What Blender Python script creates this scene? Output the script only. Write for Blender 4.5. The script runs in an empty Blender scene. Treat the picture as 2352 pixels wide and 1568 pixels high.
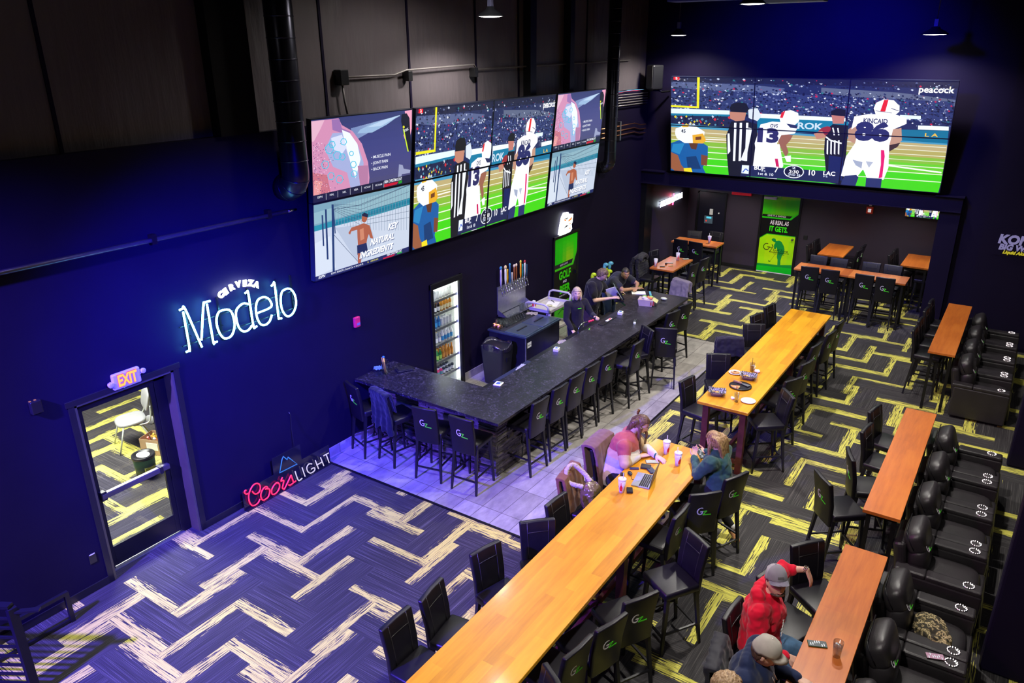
import bpy, bmesh, math, random
from mathutils import Vector, Matrix, Euler
random.seed(7)
PI = math.pi
SC = bpy.context.scene
COL = SC.collection

# ------------------------------------------------------------------ camera
cam_d = bpy.data.cameras.new('camera')
cam_d.sensor_width = 36.0
cam_d.lens = 1756.15 / 2352.0 * 36.0
cam_d.clip_start = 0.05
cam_d.clip_end = 200
cam = bpy.data.objects.new('camera', cam_d)
COL.objects.link(cam)
_y, _p, _r = math.radians(-34.07548), math.radians(21.14943), math.radians(-0.45605)
_f = Vector((math.sin(_y) * math.cos(_p), math.cos(_y) * math.cos(_p), -math.sin(_p)))
_rt = Vector((math.cos(_y), -math.sin(_y), 0))
_up = _rt.cross(_f)
_r2 = math.cos(_r) * _rt + math.sin(_r) * _up
_u2 = -math.sin(_r) * _rt + math.cos(_r) * _up
cam.matrix_world = Matrix(((_r2.x, _u2.x, -_f.x, 8.05), (_r2.y, _u2.y, -_f.y, 0.0), (_r2.z, _u2.z, -_f.z, 5.8387), (0, 0, 0, 1)))
SC.camera = cam

# ------------------------------------------------------------------ world, exposure
SC.view_settings.view_transform = 'Standard'
SC.view_settings.look = 'None'
SC.view_settings.gamma = 1.0
SC.view_settings.use_curve_mapping = False
SC.view_settings.exposure = 0.0
w = bpy.data.worlds.new('world')
SC.world = w
w.use_nodes = True
w.node_tree.nodes['Background'].inputs[0].default_value = (0.03, 0.012, 0.07, 1)
w.node_tree.nodes['Background'].inputs[1].default_value = 0.05

# ------------------------------------------------------------------ stage lights (outside the frame)
def spot(name, loc, target, energy, color, size=60, blend=0.6, radius=0.15):
    l = bpy.data.lights.new(name, 'SPOT')
    l.energy = energy; l.color = color; l.spot_size = math.radians(size)
    l.spot_blend = blend; l.shadow_soft_size = radius
    o = bpy.data.objects.new(name, l)
    COL.objects.link(o)
    o.location = loc
    o.rotation_euler = (Vector(target) - Vector(loc)).to_track_quat('-Z', 'Y').to_euler()
    return o
def area(name, loc, target, energy, color, sx, sy):
    l = bpy.data.lights.new(name, 'AREA')
    l.energy = energy; l.color = color; l.shape = 'RECTANGLE'; l.size = sx; l.size_y = sy
    o = bpy.data.objects.new(name, l)
    COL.objects.link(o)
    o.location = loc
    o.rotation_euler = (Vector(target) - Vector(loc)).to_track_quat('-Z', 'Y').to_euler()
    return o
WARM = (1.0, 0.95, 0.87)
BLUE = (0.10, 0.10, 1.0)
spot('blue_stage_light', (1.6, -2.2, 6.6), (1.4, 5.0, 0), 21000, (0.11, 0.06, 1.0), 58, 0.7)
spot('blue_wall_light', (5.0, 3.6, 5.0), (0.0, 5.6, 1.9), 9000, (0.004, 0.0, 1.0), 58, 1.0)
spot('blue_back_wall_light', (4.6, 14.0, 6.9), (4.0, 17.8, 4.4), 1700, (0.004, 0.0, 1.0), 95, 0.9)
spot('magenta_stage_light', (1.2, 2.0, 6.6), (5.5, 8.0, 1.0), 600, (1.0, 0.05, 0.75), 55, 0.8)
# room lamps hung above the frame
LAMPS = [(6.3, 2.6, 6.4), (1.8, 8.7, 7.3), (6.4, 9.2, 6.4), (4.0, 12.6, 6.4), (9.6, 6.0, 6.4), (9.6, 13.0, 6.4)]

# ------------------------------------------------------------------ tags
def tag(o, label=None, cat=None, group=None, kind=None):
    if label: o['label'] = label
    if cat: o['category'] = cat
    if group: o['group'] = group
    if kind: o['kind'] = kind
    return o
def empty(name, loc=(0, 0, 0), rz=0, label=None, cat=None, group=None, kind=None):
    o = bpy.data.objects.new(name, None)
    COL.objects.link(o)
    o.empty_display_size = 0.1
    o.location = loc
    o.rotation_euler = (0, 0, rz)
    return tag(o, label, cat, group, kind)
def copy_tree(o, parent=None):
    c = o.copy()
    COL.objects.link(c)
    if parent is not None:
        c.parent = parent
    for ch in CH.get(o.name, []):
        copy_tree2(ch, c)
    return c
CH = {}
def copy_tree2(o, parent):
    c = o.copy()
    COL.objects.link(c)
    c.parent = parent
    for ch in CH.get(o.name, []):
        copy_tree2(ch, c)
    return c
def dup(o, loc, rz=0, label=None, group=None, scale=None):
    c = copy_tree(o)
    c.location = loc
    c.rotation_euler = (0, 0, rz)
    if scale: c.scale = scale
    if label: c['label'] = label
    if group: c['group'] = group
    return c

# ------------------------------------------------------------------ mesh builder
class MB:
    def __init__(s):
        s.bm = bmesh.new()
        s.col = None
    def _mi(s, fs, mi):
        for f in fs: f.material_index = mi
    def box(s, c, d, rot=None, mi=0, taper=1.0, bev=0):
        M = Matrix.Translation(Vector(c))
        if rot: M = M @ Euler(rot).to_matrix().to_4x4()
        g = bmesh.ops.create_cube(s.bm, size=1)
        vs = g['verts']
        for v in vs:
            k = taper if v.co.z < 0 else 1.0
            v.co = Vector((v.co.x * d[0] * k, v.co.y * d[1] * k, v.co.z * d[2]))
        fs = list({f for v in vs for f in v.link_faces})
        s._mi(fs, mi)
        if bev:
            es = list({e for v in vs for e in v.link_edges})
            r = bmesh.ops.bevel(s.bm, geom=es, offset=bev, segments=3, profile=0.5, affect='EDGES')
            vs = list({v for f in r['faces'] for v in f.verts} | {v for v in vs if v.is_valid})
            for f in {f for v in vs for f in v.link_faces}: f.material_index = mi
        for v in vs: v.co = M @ v.co
        return s
    def bx(s, x0, x1, y0, y1, z0, z1, mi=0, bev=0):
        return s.box(((x0 + x1) / 2, (y0 + y1) / 2, (z0 + z1) / 2), (x1 - x0, y1 - y0, z1 - z0), None, mi, 1.0, bev)
    def bar(s, a, b, wa, wb=None, mi=0, up=None):
        """square bar from a to b, side wa at a and wb at b"""
        a = Vector(a); b = Vector(b); wb = wa if wb is None else wb
        d = (b - a).normalized()
        u = Vector(up) if up else (Vector((0, 0, 1)) if abs(d.z) < 0.9 else Vector((1, 0, 0)))
        r = d.cross(u).normalized(); q = r.cross(d)
        vs = []
        for p, ww in ((a, wa), (b, wb)):
            wx, wy = (ww, ww) if not isinstance(ww, tuple) else ww
            for sx, sy in ((-1, -1), (1, -1), (1, 1), (-1, 1)):
                vs.append(s.bm.verts.new(p + r * sx * wx / 2 + q * sy * wy / 2))
        F = [(3, 2, 1, 0), (4, 5, 6, 7)] + [(i, (i + 1) % 4, 4 + (i + 1) % 4, 4 + i) for i in range(4)]
        for f in F:
            s.bm.faces.new([vs[i] for i in f]).material_index = mi
        return s
    def tube(s, pts, r, n=8, mi=0, closed=False, caps=True):
        pts = [Vector(p) for p in pts]
        rr = r if isinstance(r, (list, tuple)) else [r] * len(pts)
        rings = []
        m = len(pts)
        prev = None
        for i, p in enumerate(pts):
            if closed:
                d = (pts[(i + 1) % m] - pts[i - 1])
            else:
                d = pts[min(i + 1, m - 1)] - pts[max(i - 1, 0)]
            if d.length < 1e-9: d = Vector((0, 0, 1))
            d.normalize()
            if prev is None:
                u = Vector((0, 0, 1)) if abs(d.z) < 0.9 else Vector((1, 0, 0))
                x = d.cross(u).normalized()
            else:
                x = prev - d * prev.dot(d)
                if x.length < 1e-6: x = d.cross(Vector((0, 0, 1)))
                x.normalize()
            prev = x
            y = d.cross(x)
            rings.append([s.bm.verts.new(p + (x * math.cos(2 * PI * k / n) + y * math.sin(2 * PI * k / n)) * rr[i]) for k in range(n)])
        R = range(m) if closed else range(m - 1)
        for i in R:
            A = rings[i]; B = rings[(i + 1) % m]
            for k in range(n):
                f = s.bm.faces.new((A[k], A[(k + 1) % n], B[(k + 1) % n], B[k])); f.material_index = mi; f.smooth = True
        if caps and not closed:
            s.bm.faces.new(rings[0][::-1]).material_index = mi
            s.bm.faces.new(rings[-1]).material_index = mi
        return s
    def lathe(s, prof, c=(0, 0, 0), n=24, mi=0, M=None, smooth=True):
        """prof: list of (r,z)"""
        c = Vector(c)
        rings = []
        for r, z in prof:
            if r < 1e-6:
                v = Vector((0, 0, z)); v = (M @ v if M else v) + c
                rings.append([s.bm.verts.new(v)])
            else:
                ring = []
                for k in range(n):
                    v = Vector((r * math.cos(2 * PI * k / n), r * math.sin(2 * PI * k / n), z))
                    ring.append(s.bm.verts.new((M @ v if M else v) + c))
                rings.append(ring)
        for A, B in zip(rings, rings[1:]):
            for k in range(n):
                if len(A) == 1 and len(B) == 1: continue
                if len(A) == 1: vs = (A[0], B[(k + 1) % n], B[k])
                elif len(B) == 1: vs = (A[k], A[(k + 1) % n], B[0])
                else: vs = (A[k], A[(k + 1) % n], B[(k + 1) % n], B[k])
                f = s.bm.faces.new(vs); f.material_index = mi; f.smooth = smooth
        return s
    def cyl(s, c, r, h, n=20, mi=0, r2=None, M=None):
        r2 = r if r2 is None else r2
        return s.lathe([(0, 0), (r, 0), (r2, h), (0, h)], c, n, mi, M, False)
    def sphere(s, c, r, sc=(1, 1, 1), n=16, m=10, mi=0, M=None):
        pr = [(math.sin(PI * i / m), -math.cos(PI * i / m)) for i in range(m + 1)]
        pr[0] = (0, -1); pr[-1] = (0, 1)
        S = Matrix.Diagonal((sc[0] * r, sc[1] * r, sc[2] * r))
        return s.lathe(pr, c, n, mi, (M @ S) if M else S)
    def poly(s, pts, mi=0, col=None):
        f = s.bm.faces.new([s.bm.verts.new(p) for p in pts]); f.material_index = mi
        if col is not None:
            if s.col is None: s.col = s.bm.loops.layers.float_color.new('Col')
            for l in f.loops: l[s.col] = (col[0], col[1], col[2], 1)
        return s
    def prism(s, pts2, z0, z1, mi=0, M=None):
        """extrude a 2-D outline (x,y) between z0 and z1"""
        T = (lambda v: M @ v) if M else (lambda v: v)
        lo = [s.bm.verts.new(T(Vector((x, y, z0)))) for x, y in pts2]
        hi = [s.bm.verts.new(T(Vector((x, y, z1)))) for x, y in pts2]
        n = len(lo)
        s.bm.faces.new(lo[::-1]).material_index = mi
        s.bm.faces.new(hi).material_index = mi
        for i in range(n):
            s.bm.faces.new((lo[i], lo[(i + 1) % n], hi[(i + 1) % n], hi[i])).material_index = mi
        return s
    def add(s, me, M, mi=0):
        """add a mesh datablock transformed"""
        b2 = bmesh.new(); b2.from_mesh(me)
        mp = {}
        for v in b2.verts: mp[v.index] = s.bm.verts.new(M @ v.co)
        for f in b2.faces:
            try:
                nf = s.bm.faces.new([mp[v.index] for v in f.verts]); nf.material_index = mi; nf.smooth = f.smooth
            except ValueError: pass
        b2.free()
        return s
    def bevel(s, w, seg=2, ang=35):
        es = [e for e in s.bm.edges if len(e.link_faces) == 2 and e.calc_face_angle(0) > math.radians(ang)]
        bmesh.ops.bevel(s.bm, geom=es, offset=w, segments=seg, profile=0.5, affect='EDGES', clamp_overlap=True)
        return s
    def subd(s, n=1):
        bmesh.ops.subdivide_edges(s.bm, edges=s.bm.edges[:], cuts=n, use_grid_fill=True)
        return s
    def warp(s, fn):
        for v in s.bm.verts: v.co = Vector(fn(v.co))
        return s
    def smooth(s, on=True):
        for f in s.bm.faces: f.smooth = on
        return s
    def build(s, name, mats, parent=None, loc=None, rot=None, sub=0, label=None, cat=None, group=None, kind=None, norm=True):
        if norm: bmesh.ops.recalc_face_normals(s.bm, faces=s.bm.faces[:])
        me = bpy.data.meshes.new(name)
        s.bm.to_mesh(me); s.bm.free()
        if not isinstance(mats, (list, tuple)): mats = [mats]
        for m in mats: me.materials.append(m)
        o = bpy.data.objects.new(name, me)
        COL.objects.link(o)
        if parent is not None:
            o.parent = parent
            CH.setdefault(parent.name, []).append(o)
        if loc: o.location = loc
        if rot: o.rotation_euler = rot
        if sub:
            mo = o.modifiers.new('sub', 'SUBSURF'); mo.levels = sub; mo.render_levels = sub
        return tag(o, label, cat, group, kind)
def arc(cx, cy, rx, ry, a0, a1, n=12):
    return [(cx + rx * math.cos(math.radians(a0 + (a1 - a0) * i / n)), cy + ry * math.sin(math.radians(a0 + (a1 - a0) * i / n))) for i in range(n + 1)]
def smoothpath(pts, n=6):
    """Catmull-Rom through the points (tuples of any length)"""
    out = []
    P = [pts[0]] + list(pts) + [pts[-1]]
    for i in range(1, len(P) - 2):
        for k in range(n):
            t = k / n
            out.append(tuple(0.5 * ((2 * b) + (-a + c) * t + (2 * a - 5 * b + 4 * c - d) * t * t + (-a + 3 * b - 3 * c + d) * t ** 3)
                             for a, b, c, d in zip(P[i - 1], P[i], P[i + 1], P[i + 2])))
    out.append(tuple(pts[-1]))
    return out
_tc = {}
def text_mesh(txt, size=1.0, bold=0.0, shear=0.0, extrude=0.0, space=1.0, align='CENTER', fillres=3):
    k = (txt, size, bold, shear, extrude, space, align)
    if k in _tc: return _tc[k]
    cu = bpy.data.curves.new('t', 'FONT')
    cu.body = txt; cu.size = size; cu.offset = bold; cu.shear = shear; cu.extrude = extrude
    cu.space_character = space; cu.align_x = align; cu.align_y = 'CENTER'; cu.resolution_u = fillres
    o = bpy.data.objects.new('t', cu)
    COL.objects.link(o)
    bpy.context.view_layer.update()
    me = bpy.data.meshes.new_from_object(o.evaluated_get(bpy.context.evaluated_depsgraph_get()))
    bpy.data.objects.remove(o); bpy.data.curves.remove(cu)
    _tc[k] = me
    return me

# ------------------------------------------------------------------ materials
class NT:
    def __init__(s, name):
        s.m = bpy.data.materials.new(name); s.m.use_nodes = True
        s.t = s.m.node_tree; s.b = s.t.nodes['Principled BSDF']
    def n(s, typ, **kw):
        nd = s.t.nodes.new(typ)
        for k, v in kw.items(): setattr(nd, k, v)
        return nd
    def link(s, a, b): s.t.links.new(a, b)
    def set(s, inp, v):
        i = s.b.inputs[inp] if isinstance(inp, str) else inp
        if hasattr(v, 'is_output') or isinstance(v, bpy.types.NodeSocket): s.link(v, i)
        else: i.default_value = v
    def _in(s, sock, v):
        if isinstance(v, bpy.types.NodeSocket): s.link(v, sock)
        else: sock.default_value = v
    def ma(s, op, a, b=0.0, c=0.0):
        nd = s.n('ShaderNodeMath', operation=op)
        s._in(nd.inputs[0], a); s._in(nd.inputs[1], b); s._in(nd.inputs[2], c)
        return nd.outputs[0]
    def mix(s, f, a, b):
        nd = s.n('ShaderNodeMix', data_type='RGBA')
        s._in(nd.inputs[0], f)
        s._in(nd.inputs[6], a if isinstance(a, bpy.types.NodeSocket) else (*a, 1)); s._in(nd.inputs[7], b if isinstance(b, bpy.types.NodeSocket) else (*b, 1))
        return nd.outputs[2]
    def obj(s):
        return s.n('ShaderNodeTexCoord').outputs['Object']
    def noise(s, vec, scale, det=2.0, rough=0.5, dim='3D'):
        nd = s.n('ShaderNodeTexNoise', noise_dimensions=dim)
        s._in(nd.inputs['Vector'], vec); nd.inputs['Scale'].default_value = scale
        nd.inputs['Detail'].default_value = det; nd.inputs['Roughness'].default_value = rough
        return nd.outputs[0]
    def mapv(s, vec, sc=(1, 1, 1), loc=(0, 0, 0), rot=(0, 0, 0)):
        nd = s.n('ShaderNodeMapping')
        s._in(nd.inputs[0], vec); nd.inputs[1].default_value = loc; nd.inputs[2].default_value = rot; nd.inputs[3].default_value = sc
        return nd.outputs[0]
    def ramp(s, f, stops, interp='LINEAR'):
        nd = s.n('ShaderNodeValToRGB'); s._in(nd.inputs[0], f)
        cr = nd.color_ramp; cr.interpolation = interp
        while len(cr.elements) < len(stops): cr.elements.new(0.5)
        for e, (p, c) in zip(cr.elements, stops):
            e.position = p; e.color = (*c, 1)
        return nd.outputs[0]
    def bump(s, h, strength=0.3, dist=0.01):
        nd = s.n('ShaderNodeBump'); s._in(nd.inputs['Height'], h)
        nd.inputs['Strength'].default_value = strength; nd.inputs['Distance'].default_value = dist
        s.link(nd.outputs[0], s.b.inputs['Normal'])
MT = {}
def mat(name, col, rough=0.5, metal=0.0, var=0.08, vs=6.0, bump=0.0, bs=60.0, spec=0.5, coat=0.0, alpha=1.0, trans=0.0, ior=1.45, sheen=0.0):
    """plain surface with a little procedural colour variation and optional bump"""
    if name in MT: return MT[name]
    n = NT(name)
    v = n.noise(n.obj(), vs, 3.0)
    c0 = tuple(max(0, c * (1 - var)) for c in col); c1 = tuple(min(1, c * (1 + var)) for c in col)
    n.set('Base Color', n.ramp(v, [(0.3, c0), (0.7, c1)]))
    n.set('Roughness', rough); n.set('Metallic', metal)
    n.set('Specular IOR Level', spec); n.set('IOR', ior)
    if coat: n.set('Coat Weight', coat); n.set('Coat Roughness', 0.1)
    if trans: n.set('Transmission Weight', trans)
    if alpha < 1: n.set('Alpha', alpha)
    if sheen: n.set('Sheen Weight', sheen)
    if bump: n.bump(n.noise(n.obj(), bs, 4.0), bump, 0.01)
    MT[name] = n.m
    return n.m
def emit(name, col, strength=1.0, base=(0.02, 0.02, 0.02)):
    if name in MT: return MT[name]
    n = NT(name)
    n.set('Base Color', (*base, 1)); n.set('Roughness', 0.4)
    n.set('Emission Color', (*col, 1)); n.set('Emission Strength', strength)
    MT[name] = n.m
    return n.m
def attr_mat(name, emission=None, rough=0.4, base_gain=1.0):
    """colour taken from the picture's own colour attribute (prints and screens)"""
    if name in MT: return MT[name]
    n = NT(name)
    a = n.n('ShaderNodeAttribute', attribute_name='Col')
    if emission:
        n.set('Base Color', (0.01, 0.01, 0.01, 1)); n.set('Emission Color', a.outputs[0]); n.set('Emission Strength', emission)
    else:
        n.set('Base Color', a.outputs[0])
    n.set('Roughness', rough)
    MT[name] = n.m
    return n.m
def srgb(r, g, b):
    f = lambda c: (c / 255 / 12.92) if c / 255 <= 0.04045 else ((c / 255 + 0.055) / 1.055) ** 2.4
    return (f(r), f(g), f(b))
# ------------------------------------------------------------------ surface materials
def carpet():
    n = NT('carpet_plank_herringbone')
    U = 0.4572
    sep = n.n('ShaderNodeSeparateXYZ'); n.link(n.obj(), sep.inputs[0])
    x = n.ma('DIVIDE', n.ma('SUBTRACT', sep.outputs[0], 1.967), U)
    y = n.ma('DIVIDE', n.ma('SUBTRACT', sep.outputs[1], 5.353), U)
    i = n.ma('FLOOR', x); j = n.ma('FLOOR', y)
    fx = n.ma('FRACT', x); fy = n.ma('FRACT', y)
    s = n.ma('FLOORED_MODULO', n.ma('ADD', i, j), 4.0)
    isv = n.ma('GREATER_THAN', s, 1.5)           # tile runs along y
    ish = n.ma('SUBTRACT', 1.0, isv)
    sv = n.ma('SUBTRACT', s, n.ma('MULTIPLY', isv, 2.0))     # 0 or 1: which half
    along = n.ma('ADD', n.ma('ADD', n.ma('MULTIPLY', ish, fx), n.ma('MULTIPLY', isv, fy)), sv)
    cross = n.ma('ADD', n.ma('MULTIPLY', ish, fy), n.ma('MULTIPLY', isv, fx))
    ti = n.ma('SUBTRACT', i, n.ma('MULTIPLY', ish, sv)); tj = n.ma('SUBTRACT', j, n.ma('MULTIPLY', isv, sv))
    cmb = n.n('ShaderNodeCombineXYZ'); n.link(ti, cmb.inputs[0]); n.link(tj, cmb.inputs[1])
    wn = n.n('ShaderNodeTexWhiteNoise', noise_dimensions='3D'); n.link(cmb.outputs[0], wn.inputs['Vector'])
    rnd = wn.outputs[0]
    cmb2 = n.n('ShaderNodeCombineXYZ'); n.link(tj, cmb2.inputs[0]); n.link(ti, cmb2.inputs[1]); cmb2.inputs[2].default_value = 3.3
    wn2 = n.n('ShaderNodeTexWhiteNoise', noise_dimensions='3D'); n.link(cmb2.outputs[0], wn2.inputs['Vector'])
    rnd2 = wn2.outputs[0]
    flip = n.ma('GREATER_THAN', rnd, 0.5)
    cr = n.ma('ABSOLUTE', n.ma('SUBTRACT', cross, flip))      # 0 at the bright edge
    # streaks stretched along the plank
    v1 = n.n('ShaderNodeCombineXYZ')
    n.link(n.ma('MULTIPLY', along, 1.6), v1.inputs[0]); n.link(n.ma('MULTIPLY', cr, 34.0), v1.inputs[1]); n.link(n.ma('MULTIPLY', rnd, 90.0), v1.inputs[2])
    st = n.noise(v1.outputs[0], 1.0, 2.0, 0.6)
    v2 = n.n('ShaderNodeCombineXYZ')
    n.link(n.ma('MULTIPLY', along, 0.7), v2.inputs[0]); n.link(n.ma('MULTIPLY', cr, 95.0), v2.inputs[1]); n.link(n.ma('MULTIPLY', rnd, 50.0), v2.inputs[2])
    fine = n.noise(v2.outputs[0], 1.0, 1.0, 0.5)
    # bright band: the edge third, ragged at its inner side
    wid = n.ma('ADD', 0.17, n.ma('MULTIPLY', rnd2, 0.17))
    inner = n.ma('SUBTRACT', n.ma('ADD', wid, n.ma('MULTIPLY', n.ma('SUBTRACT', st, 0.5), 0.62)), cr)
    band = n.ma('MULTIPLY', n.ma('GREATER_THAN', inner, 0.0), n.ma('LESS_THAN', cr, 0.42))
    gaps = n.ma('GREATER_THAN', st, 0.42)
    band = n.ma('MULTIPLY', band, gaps)
    tone = n.ramp(fine, [(0.3, (0.20, 0.19, 0.06)), (0.46, (0.62, 0.58, 0.10)), (0.75, (0.80, 0.74, 0.14))])
    dark = n.ramp(fine, [(0.35, (0.022, 0.020, 0.022)), (0.57, (0.040, 0.037, 0.040)), (0.66, (0.085, 0.078, 0.078)), (0.8, (0.14, 0.13, 0.125))])
    n.set('Base Color', n.mix(band, dark, tone))
    n.set('Roughness', 0.75); n.set('Specular IOR Level', 0.25)
    n.bump(n.noise(n.obj(), 260.0, 2.0), 0.25, 0.004)
    return n.m
M_CARPET = carpet()
def tilemat():
    n = NT('slate_look_floor_tile')
    v = n.mapv(n.obj(), (1, 1, 1), (0.1, -0.25, 0), (0, 0, PI / 2))
    br = n.n('ShaderNodeTexBrick'); n.link(v, br.inputs[0])
    br.offset = 0.33; br.offset_frequency = 1
    br.inputs['Scale'].default_value = 1.0; br.inputs['Brick Width'].default_value = 0.62; br.inputs['Row Height'].default_value = 0.31
    br.inputs['Mortar Size'].default_value = 0.004; br.inputs['Mortar Smooth'].default_value = 0.1
    br.inputs['Color1'].default_value = (0.30, 0.28, 0.26, 1); br.inputs['Color2'].default_value = (0.42, 0.40, 0.38, 1)
    br.inputs['Mortar'].default_value = (0.07, 0.06, 0.06, 1)
    nz = n.noise(n.mapv(n.obj(), (3, 1.2, 1)), 3.0, 6.0, 0.65)
    mx = n.n('ShaderNodeMix', data_type='RGBA', blend_type='MULTIPLY'); mx.inputs[0].default_value = 0.8
    n.link(br.outputs[0], mx.inputs[6]); n.link(n.ramp(nz, [(0.3, (0.55, 0.54, 0.54)), (0.7, (1.15, 1.13, 1.1))]), mx.inputs[7])
    n.set('Base Color', mx.outputs[2]); n.set('Roughness', n.ma('ADD', 0.28, n.ma('MULTIPLY', nz, 0.2)))
    n.bump(nz, 0.25, 0.01)
    return n.m
M_TILE = tilemat()
def butcher(name, cA, cB, cC, plank=0.11, rough=0.22, coat=0.35, run=1.0):
    n = NT(name)
    sep = n.n('ShaderNodeSeparateXYZ'); n.link(n.obj(), sep.inputs[0])
    row = n.ma('FLOOR', n.ma('DIVIDE', sep.outputs[0], plank))
    wn0 = n.n('ShaderNodeTexWhiteNoise', noise_dimensions='1D'); n.link(row, wn0.inputs['W'])
    seg = n.ma('FLOOR', n.ma('ADD', n.ma('DIVIDE', sep.outputs[1], run), n.ma('MULTIPLY', wn0.outputs[0], 5.0)))
    cb = n.n('ShaderNodeCombineXYZ'); n.link(row, cb.inputs[0]); n.link(seg, cb.inputs[1])
    wn = n.n('ShaderNodeTexWhiteNoise', noise_dimensions='2D'); n.link(cb.outputs[0], wn.inputs['Vector'])
    g = n.noise(n.mapv(n.obj(), (9, 0.9, 1)), 2.4, 5.0, 0.6)
    big = n.noise(n.obj(), 1.7, 3.0, 0.5)
    f = n.ma('ADD', n.ma('MULTIPLY', wn.outputs[0], 0.3), n.ma('ADD', n.ma('MULTIPLY', g, 0.45), n.ma('MULTIPLY', big, 0.25)))
    n.set('Base Color', n.ramp(f, [(0.28, cA), (0.5, cB), (0.74, cC)]))
    n.set('Roughness', n.ma('ADD', rough, n.ma('MULTIPLY', big, 0.16)))
    n.set('Coat Weight', coat); n.set('Coat Roughness', 0.12)
    n.bump(g, 0.06, 0.004)
    return n.m
M_WOOD = butcher('honey_butcher_block', (0.46, 0.17, 0.004), (0.66, 0.29, 0.006), (0.80, 0.40, 0.012), rough=.30, coat=.10)
M_WOOD2 = butcher('orange_stained_wood', (0.30, 0.06, 0.008), (0.48, 0.125, 0.014), (0.62, 0.20, 0.03), 0.2, 0.32, 0.15, 2.4)
M_LEGWOOD = mat('reddish_brown_table_leg', (0.10, 0.022, 0.016), 0.45, var=0.3, vs=9)
M_WALL = mat('black_painted_wall', (0.008, 0.0055, 0.020), 0.55, var=0.06, vs=2, bump=0.05, bs=90, spec=.10)
M_WALL2 = mat('black_painted_drywall', (0.032, 0.022, 0.040), 0.5, var=0.05, vs=2, bump=0.04, bs=90)
def foil():
    n = NT('black_vinyl_insulation')
    n.set('Base Color', (0.105, 0.088, 0.098, 1)); n.set('Roughness', 0.42)
    h = n.noise(n.mapv(n.obj(), (1, 0.9, 0.35), (0, 0, 0), (0.35, 0, 0)), 1.4, 3.0, 0.45)
    w = n.noise(n.mapv(n.obj(), (1, 5, 0.8), (0, 0, 0), (0.5, 0, 0)), 2.0, 3.0, 0.5)
    n.bump(n.ma('ADD', n.ma('MULTIPLY', h, 1.0), n.ma('MULTIPLY', n.ma('MULTIPLY', w, h), 0.35)), 0.8, 0.10)
    return n.m
M_FOIL = foil()
M_LEATHER = mat('black_leather', (0.007, 0.006, 0.010), 0.38, var=0.15, vs=12, bump=0.12, bs=220, spec=0.45)
M_LEATHER2 = mat('charcoal_leather', (0.030, 0.026, 0.030), 0.34, var=0.15, vs=8, bump=0.15, bs=160, spec=0.6)
M_BLACKWOOD = mat('black_painted_wood', (0.010, 0.010, 0.012), 0.38, var=0.1)
M_BLACKMETAL = mat('black_metal', (0.018, 0.018, 0.020), 0.35, 0.6)
M_BLACKPLASTIC = mat('black_plastic', (0.012, 0.012, 0.014), 0.3)
M_CHROME = mat('chrome', (0.75, 0.75, 0.76), 0.12, 1.0, var=0.03)
M_STEEL = mat('brushed_steel', (0.42, 0.43, 0.45), 0.3, 0.9, var=0.1, vs=20)
M_GALV = mat('black_coated_duct_metal', (0.05, 0.05, 0.07), 0.28, 0.85, var=0.1)
M_COPPER = mat('copper', (0.72, 0.32, 0.17), 0.3, 1.0)
M_WHITE = mat('white_plastic', (0.75, 0.75, 0.75), 0.4, var=0.03)
M_WHITEPAPER = mat('white_paper', (0.8, 0.79, 0.76), 0.8, var=0.05)
M_RED = mat('red_plastic', (0.65, 0.015, 0.02), 0.35)
M_LOGOW = mat('white_embroidery', (0.72, 0.68, 0.74), 0.6, var=0.05)
M_LOGOG = mat('green_embroidery', (0.10, 0.85, 0.03), 0.6, var=0.05)
def stone():
    n = NT('dark_granite')
    a = n.noise(n.mapv(n.obj(), (1.0, 1.0, 1)), 38.0, 5.0, 0.7)
    b = n.noise(n.obj(), 7.0, 4.0, 0.6)
    f = n.ma('ADD', n.ma('MULTIPLY', a, 0.75), n.ma('MULTIPLY', b, 0.25))
    n.set('Base Color', n.ramp(f, [(0.42, (0.007, 0.006, 0.010)), (0.55, (0.018, 0.016, 0.024)), (0.64, (0.11, 0.10, 0.13))]))
    n.set('Roughness', n.ma('ADD', 0.2, n.ma('MULTIPLY', a, 0.25)))
    n.bump(a, 0.15, 0.003)
    return n.m
M_GRANITE = stone()
def ledger():
    n = NT('stacked_ledger_stone')
    v = n.mapv(n.obj(), (1, 1, 1))
    a = n.noise(n.mapv(n.obj(), (2.2, 2.2, 14)), 2.2, 5.0, 0.6)
    b = n.noise(n.obj(), 30.0, 3.0, 0.6)
    n.set('Base Color', n.ramp(a, [(0.35, (0.03, 0.026, 0.028)), (0.55, (0.10, 0.085, 0.08)), (0.7, (0.22, 0.18, 0.16))]))
    n.set('Roughness', 0.65)
    n.bump(n.ma('ADD', a, n.ma('MULTIPLY', b, 0.2)), 1.0, 0.06)
    return n.m
M_LEDGER = ledger()
def glassmat(name, col=(1, 1, 1), rough=0.02, refl=1.0):
    """thin clear glass: light passes straight through, reflection rises at grazing angles"""
    n = NT(name)
    tr = n.n('ShaderNodeBsdfTransparent'); tr.inputs[0].default_value = (*col, 1)
    gl = n.n('ShaderNodeBsdfGlossy'); gl.inputs['Roughness'].default_value = rough
    fr = n.n('ShaderNodeLayerWeight'); fr.inputs[0].default_value = 0.25
    nz = n.noise(n.obj(), 3.0)
    f = n.ma('MULTIPLY', n.ma('ADD', fr.outputs['Facing'], n.ma('MULTIPLY', nz, .06)), refl)
    mx = n.n('ShaderNodeMixShader'); n.link(f, mx.inputs[0]); n.link(tr.outputs[0], mx.inputs[1]); n.link(gl.outputs[0], mx.inputs[2])
    n.link(mx.outputs[0], n.t.nodes['Material Output'].inputs[0])
    MT[name] = n.m
    return n.m
M_PANE = glassmat('clear_window_glass', (0.96, 0.98, 0.97), 0.02, 0.25)
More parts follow.
